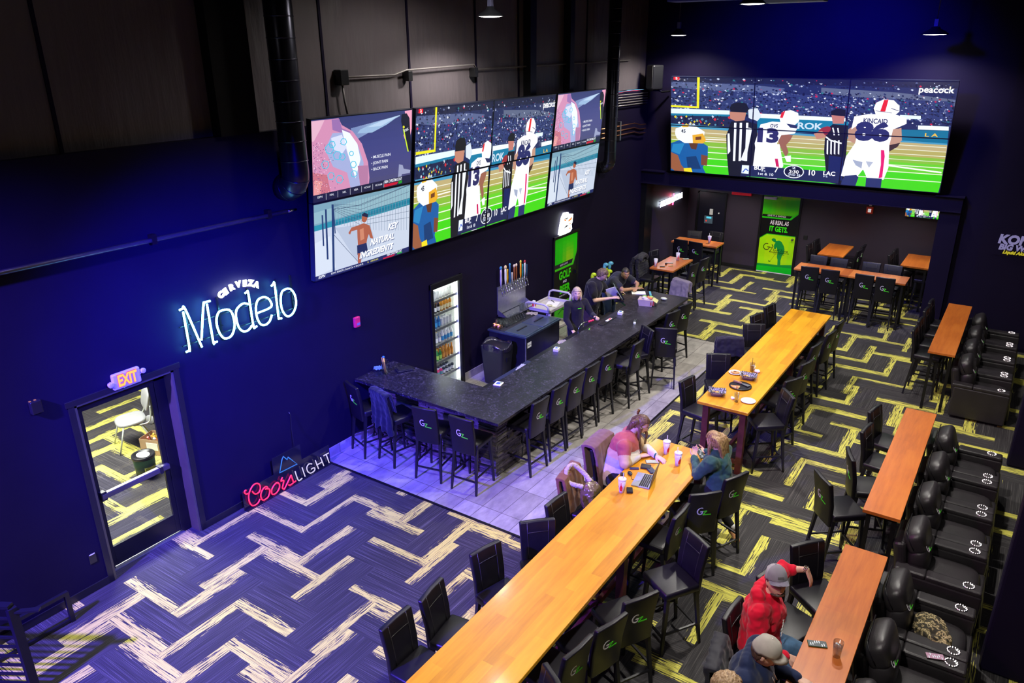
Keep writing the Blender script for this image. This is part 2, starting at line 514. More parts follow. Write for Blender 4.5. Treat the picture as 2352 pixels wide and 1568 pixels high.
M_GLASS = glassmat('clear_drinking_glass', (0.86, 0.88, 0.92), 0.05, 0.8)
# ------------------------------------------------------------------ room shell
def st(name, mb, m, parent=None, **k):
    return mb.build(name, m, parent, kind=None if parent is not None else 'structure', **k)
H_BEAM = 2.65
mb = MB(); mb.bx(-6.0, 14.0, -6.0, 21.0, -0.12, 0.0)
st('floor', mb, M_CARPET)
# tiled area round the bar, 1 cm proud of the carpet
mb = MB()
mb.bx(0.0, 3.58, 6.83, 14.72, 0.0, 0.012)
st('floor_tile', mb, M_TILE)
mb = MB(); mb.bx(0.0, 3.6, 6.80, 6.83, 0.0, 0.016); mb.bx(3.58, 3.605, 6.80, 14.74, 0, 0.016); mb.bx(0.0, 3.6, 14.72, 14.745, 0, 0.016)
st('trim_1', mb, M_BLACKMETAL)
# left wall: lower drywall part with door and cooler openings
DY0, DY1, DZ = 3.50, 4.68, 2.27
FY0, FY1, FZ0, FZ1 = 9.47, 10.25, 0.02, 2.05
ZL = 4.86
mb = MB()
mb.bx(-0.3, 0, -6, DY0, 0, ZL); mb.bx(-0.3, 0, DY0, DY1, DZ, ZL); mb.bx(-0.3, 0, DY1, FY0, 0, ZL)
mb.bx(-0.3, 0, FY0, FY1, FZ1, ZL); mb.bx(-0.3, 0, FY0, FY1, 0, FZ0); mb.bx(-0.3, 0, FY1, 21, 0, ZL)
st('wall_left', mb, M_WALL)
# upper part: insulation sheets between steel columns, set back behind the drywall ledge
mb = MB()
mb.bx(-0.32, -0.12, -6, 17.9, ZL, 9.0)
o = st('wall_left_upper', mb, M_FOIL)
mb = MB()
for y in (1.3, 4.0, 7.62, 9.35, 11.05, 12.35, 14.9, 16.4):
    mb.bx(-0.125, -0.105, y - 0.02, y + 0.02, ZL, 9.0)
st('trim_2', mb, M_WALL)
mb = MB()
for y, wd in ((6.05, 0.55), (12.62, 0.20), (14.05, 0.16)):
    mb.bx(-0.12, 0.04, y - wd / 2, y + wd / 2, ZL, 9.0)
st('trim_3', mb, M_BLACKMETAL)
# far wall above the opening, beam, posts
mb = MB(); mb.bx(-0.3, 7.45, 17.86, 18.16, H_BEAM, 9.0); st('wall_far', mb, M_WALL)
mb = MB(); mb.bx(0.0, 7.0, 17.70, 17.86, H_BEAM, 2.93)
mb.bx(0.0, 7.0, 17.66, 17.86, H_BEAM - 0.02, H_BEAM); mb.bx(0.0, 0.62, 17.64, 17.86, 2.93, 2.955); mb.bx(6.5, 7.02, 17.64, 17.86, 2.93, 2.955)
st('trim_4', mb, M_WALL)
mb = MB(); mb.bx(0.0, 0.14, 17.72, 18.16, 0, H_BEAM); st('trim_5', mb, M_BLACKMETAL)
mb = MB(); mb.bx(6.62, 7.0, 17.72, 18.16, 0, H_BEAM); mb.bx(7.0, 7.45, 17.86, 18.16, 0, H_BEAM); st('trim_6', mb, M_WALL)
# alcove
mb = MB(); mb.bx(-0.1, 7.2, 20.68, 20.9, 0, H_BEAM); st('wall_alcove_back', mb, M_WALL2)
mb = MB(); mb.bx(0.0, 0.12, 18.16, 20.68, 0, H_BEAM); st('wall_alcove_left', mb, M_WALL2)
mb = MB(); mb.bx(6.85, 7.2, 18.16, 20.68, 0, H_BEAM); st('wall_alcove_right', mb, M_WALL2)
mb = MB(); mb.bx(-0.1, 7.2, 18.16, 20.9, H_BEAM, H_BEAM + 0.1); st('ceiling_alcove', mb, M_WALL)
# side bays on the right: partitions, outer wall, near wall, ceiling
mb = MB(); mb.bx(7.45, 14.0, 17.55, 17.86, 0, 9.0); st('wall_bay_far', mb, M_WALL)
for k, y in enumerate((12.35, 7.62)):
    mb = MB(); mb.bx(8.56, 13.9, y - 0.12, y + 0.12, 0, 4.2); mb.bevel(0.03)
    st('wall_bay_partition', mb, M_WALL)
mb = MB(); mb.bx(13.9, 14.1, -6, 17.8, 0, 9.0); st('wall_right', mb, M_WALL)
mb = MB(); mb.bx(-6, 14.1, -6.2, -6.0, 0, 9.0); st('wall_near', mb, M_WALL)
mb = MB(); mb.bx(-6, 14.1, -6.2, 18.2, 9.0, 9.2); st('ceiling', mb, M_WALL)
# baseboards
mb = MB(); mb.bx(0, 0.015, -6, DY0, 0, 0.10); mb.bx(0, 0.015, DY1, 6.8, 0, 0.10); mb.bevel(0.004)
st('baseboard_left', mb, M_BLACKWOOD)
mb = MB(); mb.bx(0, 0.014, 6.8, FY0 - 0.05, 0.012, 0.16); mb.bx(0, 0.014, FY1 + 0.05, 12.0, 0.012, 0.16)
st('baseboard_bar', mb, M_TILE)
mb = MB(); mb.bx(0.12, 2.18, 20.66, 20.68, 0, 0.10); mb.bx(3.22, 6.85, 20.66, 20.68, 0, 0.10); mb.bx(0.12, 0.14, 18.2, 20.66, 0, 0.1)
st('baseboard_alcove', mb, M_BLACKWOOD)
# ------------------------------------------------------------------ tables
def long_table(x0, x1, y0, y1, label, group=None):
    t = empty('communal_table', ((x0 + x1) / 2, (y0 + y1) / 2, 0), 0, label, 'table', group)
    w, l = x1 - x0, y1 - y0
    mb = MB(); mb.box((0, 0, 1.05), (w, l, 0.045), bev=0.006)
    mb.build('tabletop', M_WOOD, t)
    n = 3
    for yy in (-l / 2 + 0.14, 0.15, l / 2 - 0.14):
        for sx in (-1, 1):
            mb = MB(); mb.bar((sx * (w / 2 - 0.10), yy, 1.027), (sx * (w / 2 - 0.10), yy + (0.03 if yy < 0 else -0.03 if yy > 1 else 0), 0), 0.085)
            mb.bevel(0.005); mb.build('leg', M_LEGWOOD, t)
        mb = MB(); mb.box((0, yy, 0.985), (w - 0.28, 0.04, 0.085)); mb.bevel(0.004); mb.build('apron', M_LEGWOOD, t)
        mb = MB(); mb.box((0, yy, 0.20), (w - 0.28, 0.05, 0.06)); mb.bevel(0.004); mb.build('stretcher', M_LEGWOOD, t)
    mb = MB(); mb.box((0, 0.0, 0.20), (0.05, l - 0.4, 0.07)); mb.bevel(0.004); mb.build('footrest', M_LEGWOOD, t)
    return t
long_table(4.66, 5.42, 3.44, 8.33, 'long honey-coloured butcher-block table with the open laptop and paper cups, nearest the camera', 'long communal tables')
long_table(4.69, 5.43, 9.69, 14.58, 'long honey-coloured butcher-block table with checkered food baskets and a pizza pan', 'long communal tables')
def bar_table(x0, x1, y0, y1, label, group, name='bar_table', legs=4):
    t = empty(name, ((x0 + x1) / 2, (y0 + y1) / 2, 0), 0, label, 'table', group)
    w, l = x1 - x0, y1 - y0
    mb = MB(); mb.box((0, 0, 1.05), (w, l, 0.04), bev=0.004)
    mb.build('tabletop', M_WOOD2, t)
    if legs == 4:
        ys = [-l / 2 + 0.08, l / 2 - 0.08]
        if l > 2: ys.append(0)
        for yy in ys:
            for sx in (-1, 1):
                mb = MB(); mb.bar((sx * (w / 2 - 0.06), yy, 1.03), (sx * (w / 2 - 0.06), yy, 0), 0.045); mb.build('leg', M_BLACKMETAL, t)
            mb = MB(); mb.box((0, yy, 1.0), (w - 0.1, 0.03, 0.05)); mb.build('frame', M_BLACKMETAL, t)
    else:
        mb = MB(); mb.cyl((0, 0, 0.03), 0.04, 1.0); mb.build('post', M_BLACKMETAL, t)
        mb = MB(); mb.lathe([(0, 0), (0.27, 0), (0.27, 0.012), (0.05, 0.04), (0, 0.04)], (0, 0, 0)); mb.build('base', M_BLACKMETAL, t)
        mb = MB(); mb.box((0, 0, 1.015), (w * 0.7, 0.05, 0.025)); mb.box((0, 0, 1.015), (0.05, l * 0.7, 0.025)); mb.build('bracket', M_BLACKMETAL, t)
    return t
G = 'narrow orange drink rails behind the recliners'
bar_table(7.20, 7.60, 4.25, 7.31, 'narrow orange wooden rail table with a glass of water and a phone on it', G, 'drink_rail')
bar_table(7.22, 7.60, 8.07, 11.08, 'narrow orange wooden rail table in the middle, bare top, with four recliners along its right', G, 'drink_rail')
bar_table(7.18, 7.58, 13.60, 16.59, 'narrow orange wooden rail table farthest back, beside the dark bay wall', G, 'drink_rail')
G = 'orange bar-height tables in the alcove'
bar_table(1.17, 1.75, 15.83, 17.01, 'small orange table with purple reflections, cup and phones, beside the bar end', G)
bar_table(0.58, 1.80, 18.47, 19.03, 'orange table with one paper cup near the dark keypad door in the alcove', G)
bar_table(4.08, 4.67, 19.15, 20.39, 'small orange table right of the green poster door, against the alcove wall', G, legs=1)
bar_table(5.93, 6.51, 19.09, 20.32, 'small orange table in the right corner of the alcove below the small screen', G)
bar_table(3.955, 5.12, 17.52, 18.13, 'left half of the long orange table with four logo stools in front', G)
bar_table(5.123, 6.27, 17.52, 18.13, 'right half of the long orange table with four logo stools in front', G)

# ------------------------------------------------------------------ bar stools
def gz_logo(parent, back_y, z, s=1.0, name='logo', warp=None):
    """the white G and green Z mark as raised embroidery facing -y"""
    mb = MB()
    def stroke(pts, wd, mi):
        pts = [Vector((p[0] * s, 0, p[1] * s)) for p in pts]
        for a, b in zip(pts, pts[1:]):
            d = (b - a).normalized(); q = Vector((-d.z, 0, d.x)) * wd * s / 2
            a2 = a - d * wd * s * 0.25; b2 = b + d * wd * s * 0.25
            lo = [mb.bm.verts.new(Vector((0, back_y, z)) + v) for v in (a2 + q, b2 + q, b2 - q, a2 - q)]
            hi = [mb.bm.verts.new(v.co + Vector((0, -0.003, 0))) for v in lo]
            mb.bm.faces.new(hi).material_index = mi
            for k in range(4):
                mb.bm.faces.new((lo[k], lo[(k + 1) % 4], hi[(k + 1) % 4], hi[k])).material_index = mi
    g = [(x, y) for x, y in arc(-0.035, 0.012, 0.036, 0.042, 60, 300, 14)]
    stroke(g, 0.011, 0); stroke([g[-1], (-0.012, 0.004), (-0.036, 0.004)], 0.011, 0)
    stroke([(-0.008, 0.006), (0.032, 0.006), (-0.002, -0.038), (0.085, -0.046)], 0.012, 1)
    if warp: mb.warp(warp)
    return mb.build(name, [M_LOGOW, M_LOGOG], parent, norm=False)
def make_stool():
    t = empty('bar_stool', (0, 0, 0))
    # front is +y, backrest at -y
    mb = MB(); mb.box((0, 0.01, 0.725), (0.43, 0.42, 0.085), bev=0.025)
    mb.warp(lambda v: (v.x, v.y, v.z + (0.016 * (1 - (v.x / 0.215) ** 2) * (1 - (v.y / 0.215) ** 2) if v.z > 0.72 else 0)))
    mb.smooth().build('seat', M_LEATHER, t)
    mb = MB(); mb.box((0, 0.0, 0.0), (0.39, 0.055, 0.575), bev=0.016)
    mb.subd(1)
    def lean(v):
        k = (v.z + 0.29) / 0.58
        return (v.x * (0.93 + 0.07 * k), v.y - 0.205 - 0.075 * k * k - 0.012 * (1 - (v.x / 0.2) ** 2), v.z + 0.89)
    mb.warp(lean).smooth()
    b = mb.build('backrest', M_LEATHER, t)
    # stitched panel on the front face of the back
    mb = MB()
    for x in (-0.115, 0.115):
        mb.tube([Vector(lean(Vector((x, 0.028, z)))) for z in (-0.15, 0.0, 0.13, 0.278)], 0.004, 6)
    mb.tube([Vector(lean(Vector((x, 0.029, 0.17)))) for x in (-0.115, -0.05, 0.05, 0.115)], 0.004, 6)
    mb.build('stitching', M_LEATHER2, b)
    gz_logo(b, -0.0275, 0.03, 1.12, warp=lean)
    for sx in (-1, 1):
        mb = MB(); mb.bar((sx * 0.175, 0.17, 0.69), (sx * 0.205, 0.215, 0.0), 0.042, 0.026); mb.bevel(0.004); mb.build('leg', M_BLACKWOOD, t)
        mb = MB(); mb.bar((sx * 0.175, -0.175, 0.69), (sx * 0.205, -0.255, 0.0), 0.042, 0.026); mb.bevel(0.004); mb.build('leg', M_BLACKWOOD, t)
    mb = MB(); mb.bar((-0.195, 0.202, 0.22), (0.195, 0.202, 0.22), 0.022); mb.build('footrest', M_BLACKMETAL, t)
    mb = MB(); mb.bar((-0.193, -0.235, 0.20), (0.193, -0.235, 0.20), 0.02); mb.build('stretcher', M_BLACKWOOD, t)
    for sx in (-1, 1):
        mb = MB(); mb.bar((sx * 0.196, 0.200, 0.26), (sx * 0.196, -0.225, 0.26), 0.02); mb.build('stretcher', M_BLACKWOOD, t)
    mb = MB(); mb.cyl((0, 0, 0.655), 0.11, 0.03); mb.build('swivel_plate', M_BLACKMETAL, t)
    return t
STOOL = make_stool()
_first = [True]
def stool(bx, by, face, label, group, z=0.0):
    """bx, by: middle of the backrest top; face: compass of the seat front in degrees"""
    a = math.radians(face)
    x = bx + 0.25 * math.cos(a); y = by + 0.25 * math.sin(a)
    rz = a - PI / 2
    if _first[0]:
        _first[0] = False
        STOOL.location = (x, y, z); STOOL.rotation_euler = (0, 0, rz)
        tag(STOOL, label, 'bar stool', group)
        return STOOL
    return dup(STOOL, (x, y, z), rz, label, group)
STOOL['category'] = 'bar stool'
ORD = ['first', 'second', 'third', 'fourth', 'fifth', 'sixth', 'seventh', 'eighth', 'ninth', 'tenth']
G = 'stools along the near wing of the bar'
T0 = 0.012
stool(0.30, 7.24, 72, 'black bar stool squeezed against the blue wall at the near end of the bar', G, T0)
ST_JACKET = stool(0.86, 7.26, 76, 'black bar stool under a dark jacket at the near wing of the bar', G, T0)
stool(1.70, 7.22, 101, 'black logo bar stool between the jacket stool and the bar corner stool', G, T0)
stool(2.31, 7.26, 94, 'black bar stool with pale G Z logo nearest the stone corner of the bar', G, T0)
G = 'stools along the long side of the bar'
for k, (x, y, f, lab) in enumerate([
    (2.89, 8.30, 176, 'black bar stool on the long side of the bar, first after the stone corner'),
    (2.89, 8.85, 176, 'black bar stool on the long side of the bar, second from the stone corner'),
    (2.90, 9.34, 176, 'black bar stool on the long side of the bar, third from the stone corner'),
    (2.90, 9.83, 175, 'black bar stool on the long side of the bar, fourth from the stone corner'),
    (2.91, 10.38, 172, 'black bar stool on the long side of the bar, fifth from the stone corner'),
    (3.08, 11.12, 179, 'black bar stool pulled out from the long bar side, sixth from the stone corner'),
    (2.94, 11.79, 235, 'black bar stool turned to show its blue-lit front, on the long side of the bar'),
    (3.22, 12.00, 112, 'black bar stool standing alone on the tiles with its logo square to the camera'),
    (2.96, 12.89, 165, 'black bar stool near the far bar end, nearer the camera of the last two'),
    (2.98, 13.42, 165, 'black bar stool at the far end of the bar, last on the long side')]):
    stool(x, y, f, lab, G, T0)
G = 'stools round the purple-lit table'
stool(0.80, 16.91, -12, 'black stool left of the purple-lit table, showing its stitched front', G)
ST_PUFF = stool(0.80, 16.10, 0, 'black stool hidden under a black puffer jacket, left of the purple-lit table', G)
stool(2.03, 16.30, 172, 'black stool right of the purple-lit table, nearer the camera', G)
stool(2.06, 16.87, 170, 'black stool right of the purple-lit table, farther from the camera', G)
ST_SWEAT = stool(2.35, 14.82, 250, 'black stool with a grey sweater over its back, at the far end of the bar', G)
G = 'stools round the table by the keypad door'
stool(0.84, 19.43, 284, 'left stool behind the table by the keypad door, stitched front visible', G)
stool(1.37, 19.62, 266, 'right stool behind the table by the keypad door, stitched front visible', G)
stool(0.90, 18.36, 84, 'left logo stool in front of the table by the keypad door', G)
stool(1.32, 18.30, 80, 'right logo stool in front of the table by the keypad door', G)
G = 'stools round the small alcove table beside the poster door'
stool(3.80, 19.62, -8, 'grey-lit stool left of the small table beside the poster door, nearer one', G)
stool(3.84, 20.14, -6, 'grey-lit stool left of the small table beside the poster door, farther one', G)
stool(4.91, 19.66, 174, 'stool with green logo right of the small table beside the poster door, nearer one', G)
stool(4.90, 20.16, 176, 'stool with green logo right of the small table beside the poster door, farther one', G)
G = 'stools round the corner alcove table'
stool(5.66, 19.62, -5, 'stool left of the corner alcove table, nearer one', G)
stool(5.68, 20.12, -5, 'stool left of the corner alcove table, farther one', G)
stool(6.70, 19.42, 184, 'dark stool right of the corner alcove table, nearer one against the side wall', G)
stool(6.70, 19.98, 184, 'dark stool right of the corner alcove table, farther one against the side wall', G)
G = 'stools round the long orange table'
for x, y, f, lab in [(4.32, 17.48, 98, 'logo stool in front of the long orange table, leftmost of four'),
    (4.76, 17.46, 96, 'logo stool in front of the long orange table, second from left'),
    (5.47, 17.46, 92, 'logo stool in front of the long orange table, third from left'),
    (5.89, 17.44, 92, 'logo stool in front of the long orange table, rightmost of four'),
    (4.26, 18.53, 272, 'stool behind the long orange table, leftmost of four chair tops'),
    (4.71, 18.53, 270, 'stool behind the long orange table, second chair top from left'),
    (5.41, 18.53, 270, 'stool behind the long orange table, third chair top from left'),
    (5.86, 18.53, 270, 'stool behind the long orange table, rightmost of four chair tops')]:
    stool(x, y, f, lab, G)
G = 'stools round the table with the food baskets'
stool(4.38, 10.12, -12, 'stool at the near left corner of the table with the food baskets', G)
stool(4.42, 11.32, -60, 'blue-lit stool left of the food basket table, turned to show its stitched front', G)
ST_BJ = stool(4.36, 12.03, -58, 'stool left of the food basket table with a black jacket over its back', G)
stool(4.46, 13.03, -60, 'dark purple stool left of the food basket table, beyond the jacket stool', G)
stool(4.35, 13.59, -18, 'stool left of the food basket table, only its narrow back edge showing', G)
stool(4.39, 14.24, -14, 'farthest stool left of the food basket table, seen edge-on', G)
stool(5.68, 13.98, 173, 'farthest stool right of the food basket table, nearest the long orange table', G)
stool(5.67, 13.37, 171, 'stool right of the food basket table, second from its far end', G)
stool(5.60, 12.63, 171, 'stool right of the food basket table, third from its far end', G)
stool(5.67, 11.77, 167, 'stool with green logo right of the food basket table, fourth from its far end', G)
stool(5.67, 10.99, 155, 'stool right of the food basket table, second from its near end', G)
stool(5.74, 10.42, 218, 'stool swivelled away with its seat visible, near right end of the food basket table', G)
G = 'stools round the laptop table'
stool(4.20, 3.87, 0, 'nearest stool on the left of the laptop table, at the bottom of the picture', G)
stool(4.22, 4.34, 8, 'second stool on the left of the laptop table, counted from the near end', G)
stool(4.27, 5.11, -15, 'third stool on the left of the laptop table, counted from the near end', G)
stool(4.45, 5.78, -45, 'stool turned square to the camera on the left of the laptop table', G)
stool(4.41, 6.26, -5, 'stool on the left of the laptop table between the square-on one and the brown coats', G)
ST_COAT1 = stool(4.24, 6.83, 6, 'stool left of the laptop table with a brown coat and bag on it', G)
ST_COAT2 = stool(4.22, 7.62, 0, 'stool of the woman in the striped sweater with a brown blazer over its back', G)
stool(5.68, 4.02, 236, 'purple-lit stool on the right of the laptop table, lowest in the picture', G)
stool(5.65, 4.46, 172, 'logo stool on the right of the laptop table, second from the near end', G)
stool(5.75, 4.88, 163, 'logo stool on the right of the laptop table, third from the near end', G)
stool(5.83, 5.32, 151, 'logo stool on the right of the laptop table, fourth from the near end', G)
stool(5.93, 6.42, 238, 'stool swivelled outward with its whole seat visible, right of the laptop table', G)
stool(5.60, 6.80, 178, 'stool on the right of the laptop table behind the swivelled one', G)
stool(5.70, 7.30, 136, 'stool on the right of the laptop table, just before the woman in green', G)
ST_GREEN = stool(5.86, 7.84, 156, 'stool of the woman in the green sweatshirt, logo facing the camera', G)
G = 'stools facing the middle drink rail'
stool(6.75, 8.36, 40, 'nearest stool left of the middle drink rail, green logo on its side', G)
stool(6.90, 9.10, 22, 'second stool left of the middle drink rail, counted from the near end', G)
stool(6.93, 9.92, -8, 'third stool left of the middle drink rail, counted from the near end', G)
stool(6.91, 10.58, -12, 'farthest stool left of the middle drink rail', G)
G = 'stools facing the near drink rail'
stool(6.92, 6.94, -39, 'empty stool at the far left end of the near drink rail', G)
ST_RED = stool(6.62, 5.62, -4, 'stool of the man in the red hoodie', G)
stool(6.74, 6.32, -20, 'stool just beyond the man in the red hoodie, mostly hidden', G)
ST_NAVY = stool(6.69, 5.02, 10, 'stool of the man in the navy hoodie with a black jacket over its back', G)
G = 'stools facing the far drink rail'
for x, y, lab in ((6.90, 14.36, 'nearest stool left of the far drink rail, seat and legs visible'), (6.91, 14.94, 'second stool left of the far drink rail'),
                  (6.92, 15.60, 'third stool left of the far drink rail'), (6.93, 16.20, 'farthest stool left of the far drink rail')):
    stool(x, y, -4, lab, G)
# ------------------------------------------------------------------ bar counter
bar = empty('bar_counter', (2.3, 10.5, 0.012), 0, 'L-shaped black granite bar counter with stacked stone front on the tiles', 'bar')
def bp(mb, name, m, **k):
    for v in mb.bm.verts: v.co -= Vector((2.3, 10.5, 0.012))
    return mb.build(name, m, bar, **k)
mb = MB()
out = [(0.01, 7.56), (2.72, 7.53), (2.78, 14.15), (1.58, 14.15), (1.60, 13.35), (1.93, 13.05), (1.90, 8.40), (0.01, 8.43)]
mb.prism(out, 1.035, 1.075); mb.bevel(0.006)
bp(mb, 'countertop', M_GRANITE)
mb = MB(); mb.prism([(0.02, 7.90), (2.40, 7.90), (2.42, 14.0), (2.12, 14.0), (2.10, 8.2), (0.02, 8.2)], 0.012, 1.034)
bp(mb, 'base', M_BLACKWOOD)
# stacked ledger stone: rows of separate stones with random depth on the two public faces
mb = MB(); random.seed(3)
z = 0.012
while z < 1.03:
    h = random.uniform(0.028, 0.05)
    y = 7.86
    while y < 14.0:
        l = random.uniform(0.12, 0.42)
        d = random.uniform(0.0, 0.035)
        mb.bx(2.40, 2.445 + d, y, min(y + l, 14.02), z, min(z + h, 1.034)); y += l
    x = 0.02
    while x < 2.44:
        l = random.uniform(0.12, 0.42)
        d = random.uniform(0.0, 0.035)
        mb.bx(x, min(x + l, 2.46), 7.855 - d, 7.90, z, min(z + h, 1.034)); x += l
    z += h
bp(mb, 'stone_cladding', M_LEDGER)
mb = MB(); mb.bx(1.64, 1.92, 8.45, 12.9, 0.90, 0.93); mb.bevel(0.004); bp(mb, 'service_shelf', M_BLACKPLASTIC)
mb = MB(); mb.bx(1.68, 1.91, 8.6, 12.8, 0.012, 0.90); bp(mb, 'under_counter_cabinet', M_BLACKWOOD)
mb = MB(); mb.bx(1.915, 1.935, 8.45, 13.0, 0.93, 1.035); bp(mb, 'inner_panel', M_BLACKPLASTIC)
mb = MB(); mb.bx(2.05, 2.30, 12.3, 12.95, 1.075, 1.083); mb.bevel(0.003)
# ------------------------------------------------------------------ flat pictures (screens, posters) drawn as coloured polygons
import numpy as np
def homog(src):
    """maps a quad (TL, TR, BR, BL) to the unit square with v downward"""
    dst = [(0, 0), (1, 0), (1, 1), (0, 1)]
    A = []; b = []
    for (x, y), (u, v) in zip(src, dst):
        A.append([x, y, 1, 0, 0, 0, -u * x, -u * y]); b.append(u)
        A.append([0, 0, 0, x, y, 1, -v * x, -v * y]); b.append(v)
    h = np.linalg.solve(np.array(A, float), np.array(b, float))
    def f(x, y):
        w = h[6] * x + h[7] * y + 1
        return ((h[0] * x + h[1] * y + h[2]) / w, (h[3] * x + h[4] * y + h[5]) / w)
    return f
class Art:
    def __init__(s, quad=None, aspect=16 / 9):
        s.f = homog(quad) if quad else (lambda x, y: (x, y))
        s.L = []; s.aspect = aspect
    def p(s, col, *pts):
        s.L.append(([s.f(x, y) for x, y in pts], srgb(*col)))
    def uv(s, col, *pts):
        s.L.append((list(pts), srgb(*col)))
    def el(s, col, cx, cy, rx, ry, rot=0, n=20):
        c, q = math.cos(math.radians(rot)), math.sin(math.radians(rot))
        s.p(col, *[(cx + rx * math.cos(2 * PI * k / n) * c - ry * math.sin(2 * PI * k / n) * q, cy + rx * math.cos(2 * PI * k / n) * q + ry * math.sin(2 * PI * k / n) * c) for k in range(n)])
    def ln(s, col, w, *pts):
        for (x0, y0), (x1, y1) in zip(pts, pts[1:]):
            d = math.hypot(x1 - x0, y1 - y0) or 1
            nx, ny = -(y1 - y0) / d * w / 2, (x1 - x0) / d * w / 2
            s.p(col, (x0 + nx, y0 + ny), (x1 + nx, y1 + ny), (x1 - nx, y1 - ny), (x0 - nx, y0 - ny))
    def text(s, col, txt, u, v, h, bold=0.02, shear=0.0, wide=1.0, align='CENTER', rot=0):
        """letters of height h (fraction of picture height) centred at unit coordinates u,v"""
        me = text_mesh(txt, 1.0, bold, shear, 0.0, 1.0, align)
        k = h / 0.7; c, q = math.cos(rot), math.sin(rot)
        for pl in me.polygons:
            P = []
            for i in pl.vertices:
                co = me.vertices[i].co
                x, y = co.x * wide, co.y
                x, y = x * c - y * q, x * q + y * c
                P.append((u + x * k / s.aspect, v - y * k))
            s.L.append((P, srgb(*col), 1))
    def build(s, name, M, w, h, parent, mat_, win=(0, 0, 1, 1), dz=0.00002, **kw):
        """M: matrix whose x/y plane is the picture (origin at its centre, +z to the viewer); win: part of the picture shown"""
        mb = MB(); bm = mb.bm
        cl = bm.loops.layers.float_color.new('Col')
        u0, v0, u1, v1 = win
        z = 0.0; last = None
        for it in s.L:
            P, col = it[0], it[1]
            if max(p[0] for p in P) <= u0 or min(p[0] for p in P) >= u1 or max(p[1] for p in P) <= v0 or min(p[1] for p in P) >= v1:
                continue
            if not (len(it) > 2 and last == col): z += dz
            last = col if len(it) > 2 else None
            vs = [bm.verts.new(((u - u0) / (u1 - u0) - 0.5, 0.5 - (v - v0) / (v1 - v0), z)) for u, v in P]
            try: f = bm.faces.new(vs)
            except ValueError: continue
            for l in f.loops: l[cl] = (*col, 1)
            f.material_index = 0
        # keep only what lies inside the panel
        big = [f for f in bm.faces if len(f.verts) > 4]
        bmesh.ops.triangulate(bm, faces=big)
        for co, no in (((-.5, 0, 0), (-1, 0, 0)), ((.5, 0, 0), (1, 0, 0)), ((0, -.5, 0), (0, -1, 0)), ((0, .5, 0), (0, 1, 0))):
            bmesh.ops.bisect_plane(bm, geom=bm.verts[:] + bm.edges[:] + bm.faces[:], plane_co=co, plane_no=no, clear_outer=True)
        for f in bm.faces:
            if f.normal.z < 0: f.normal_flip()
        S = M @ Matrix.Diagonal((w, h, 1, 1))
        for v in bm.verts: v.co = S @ v.co
        return mb.build(name, mat_, parent, norm=False, **kw)
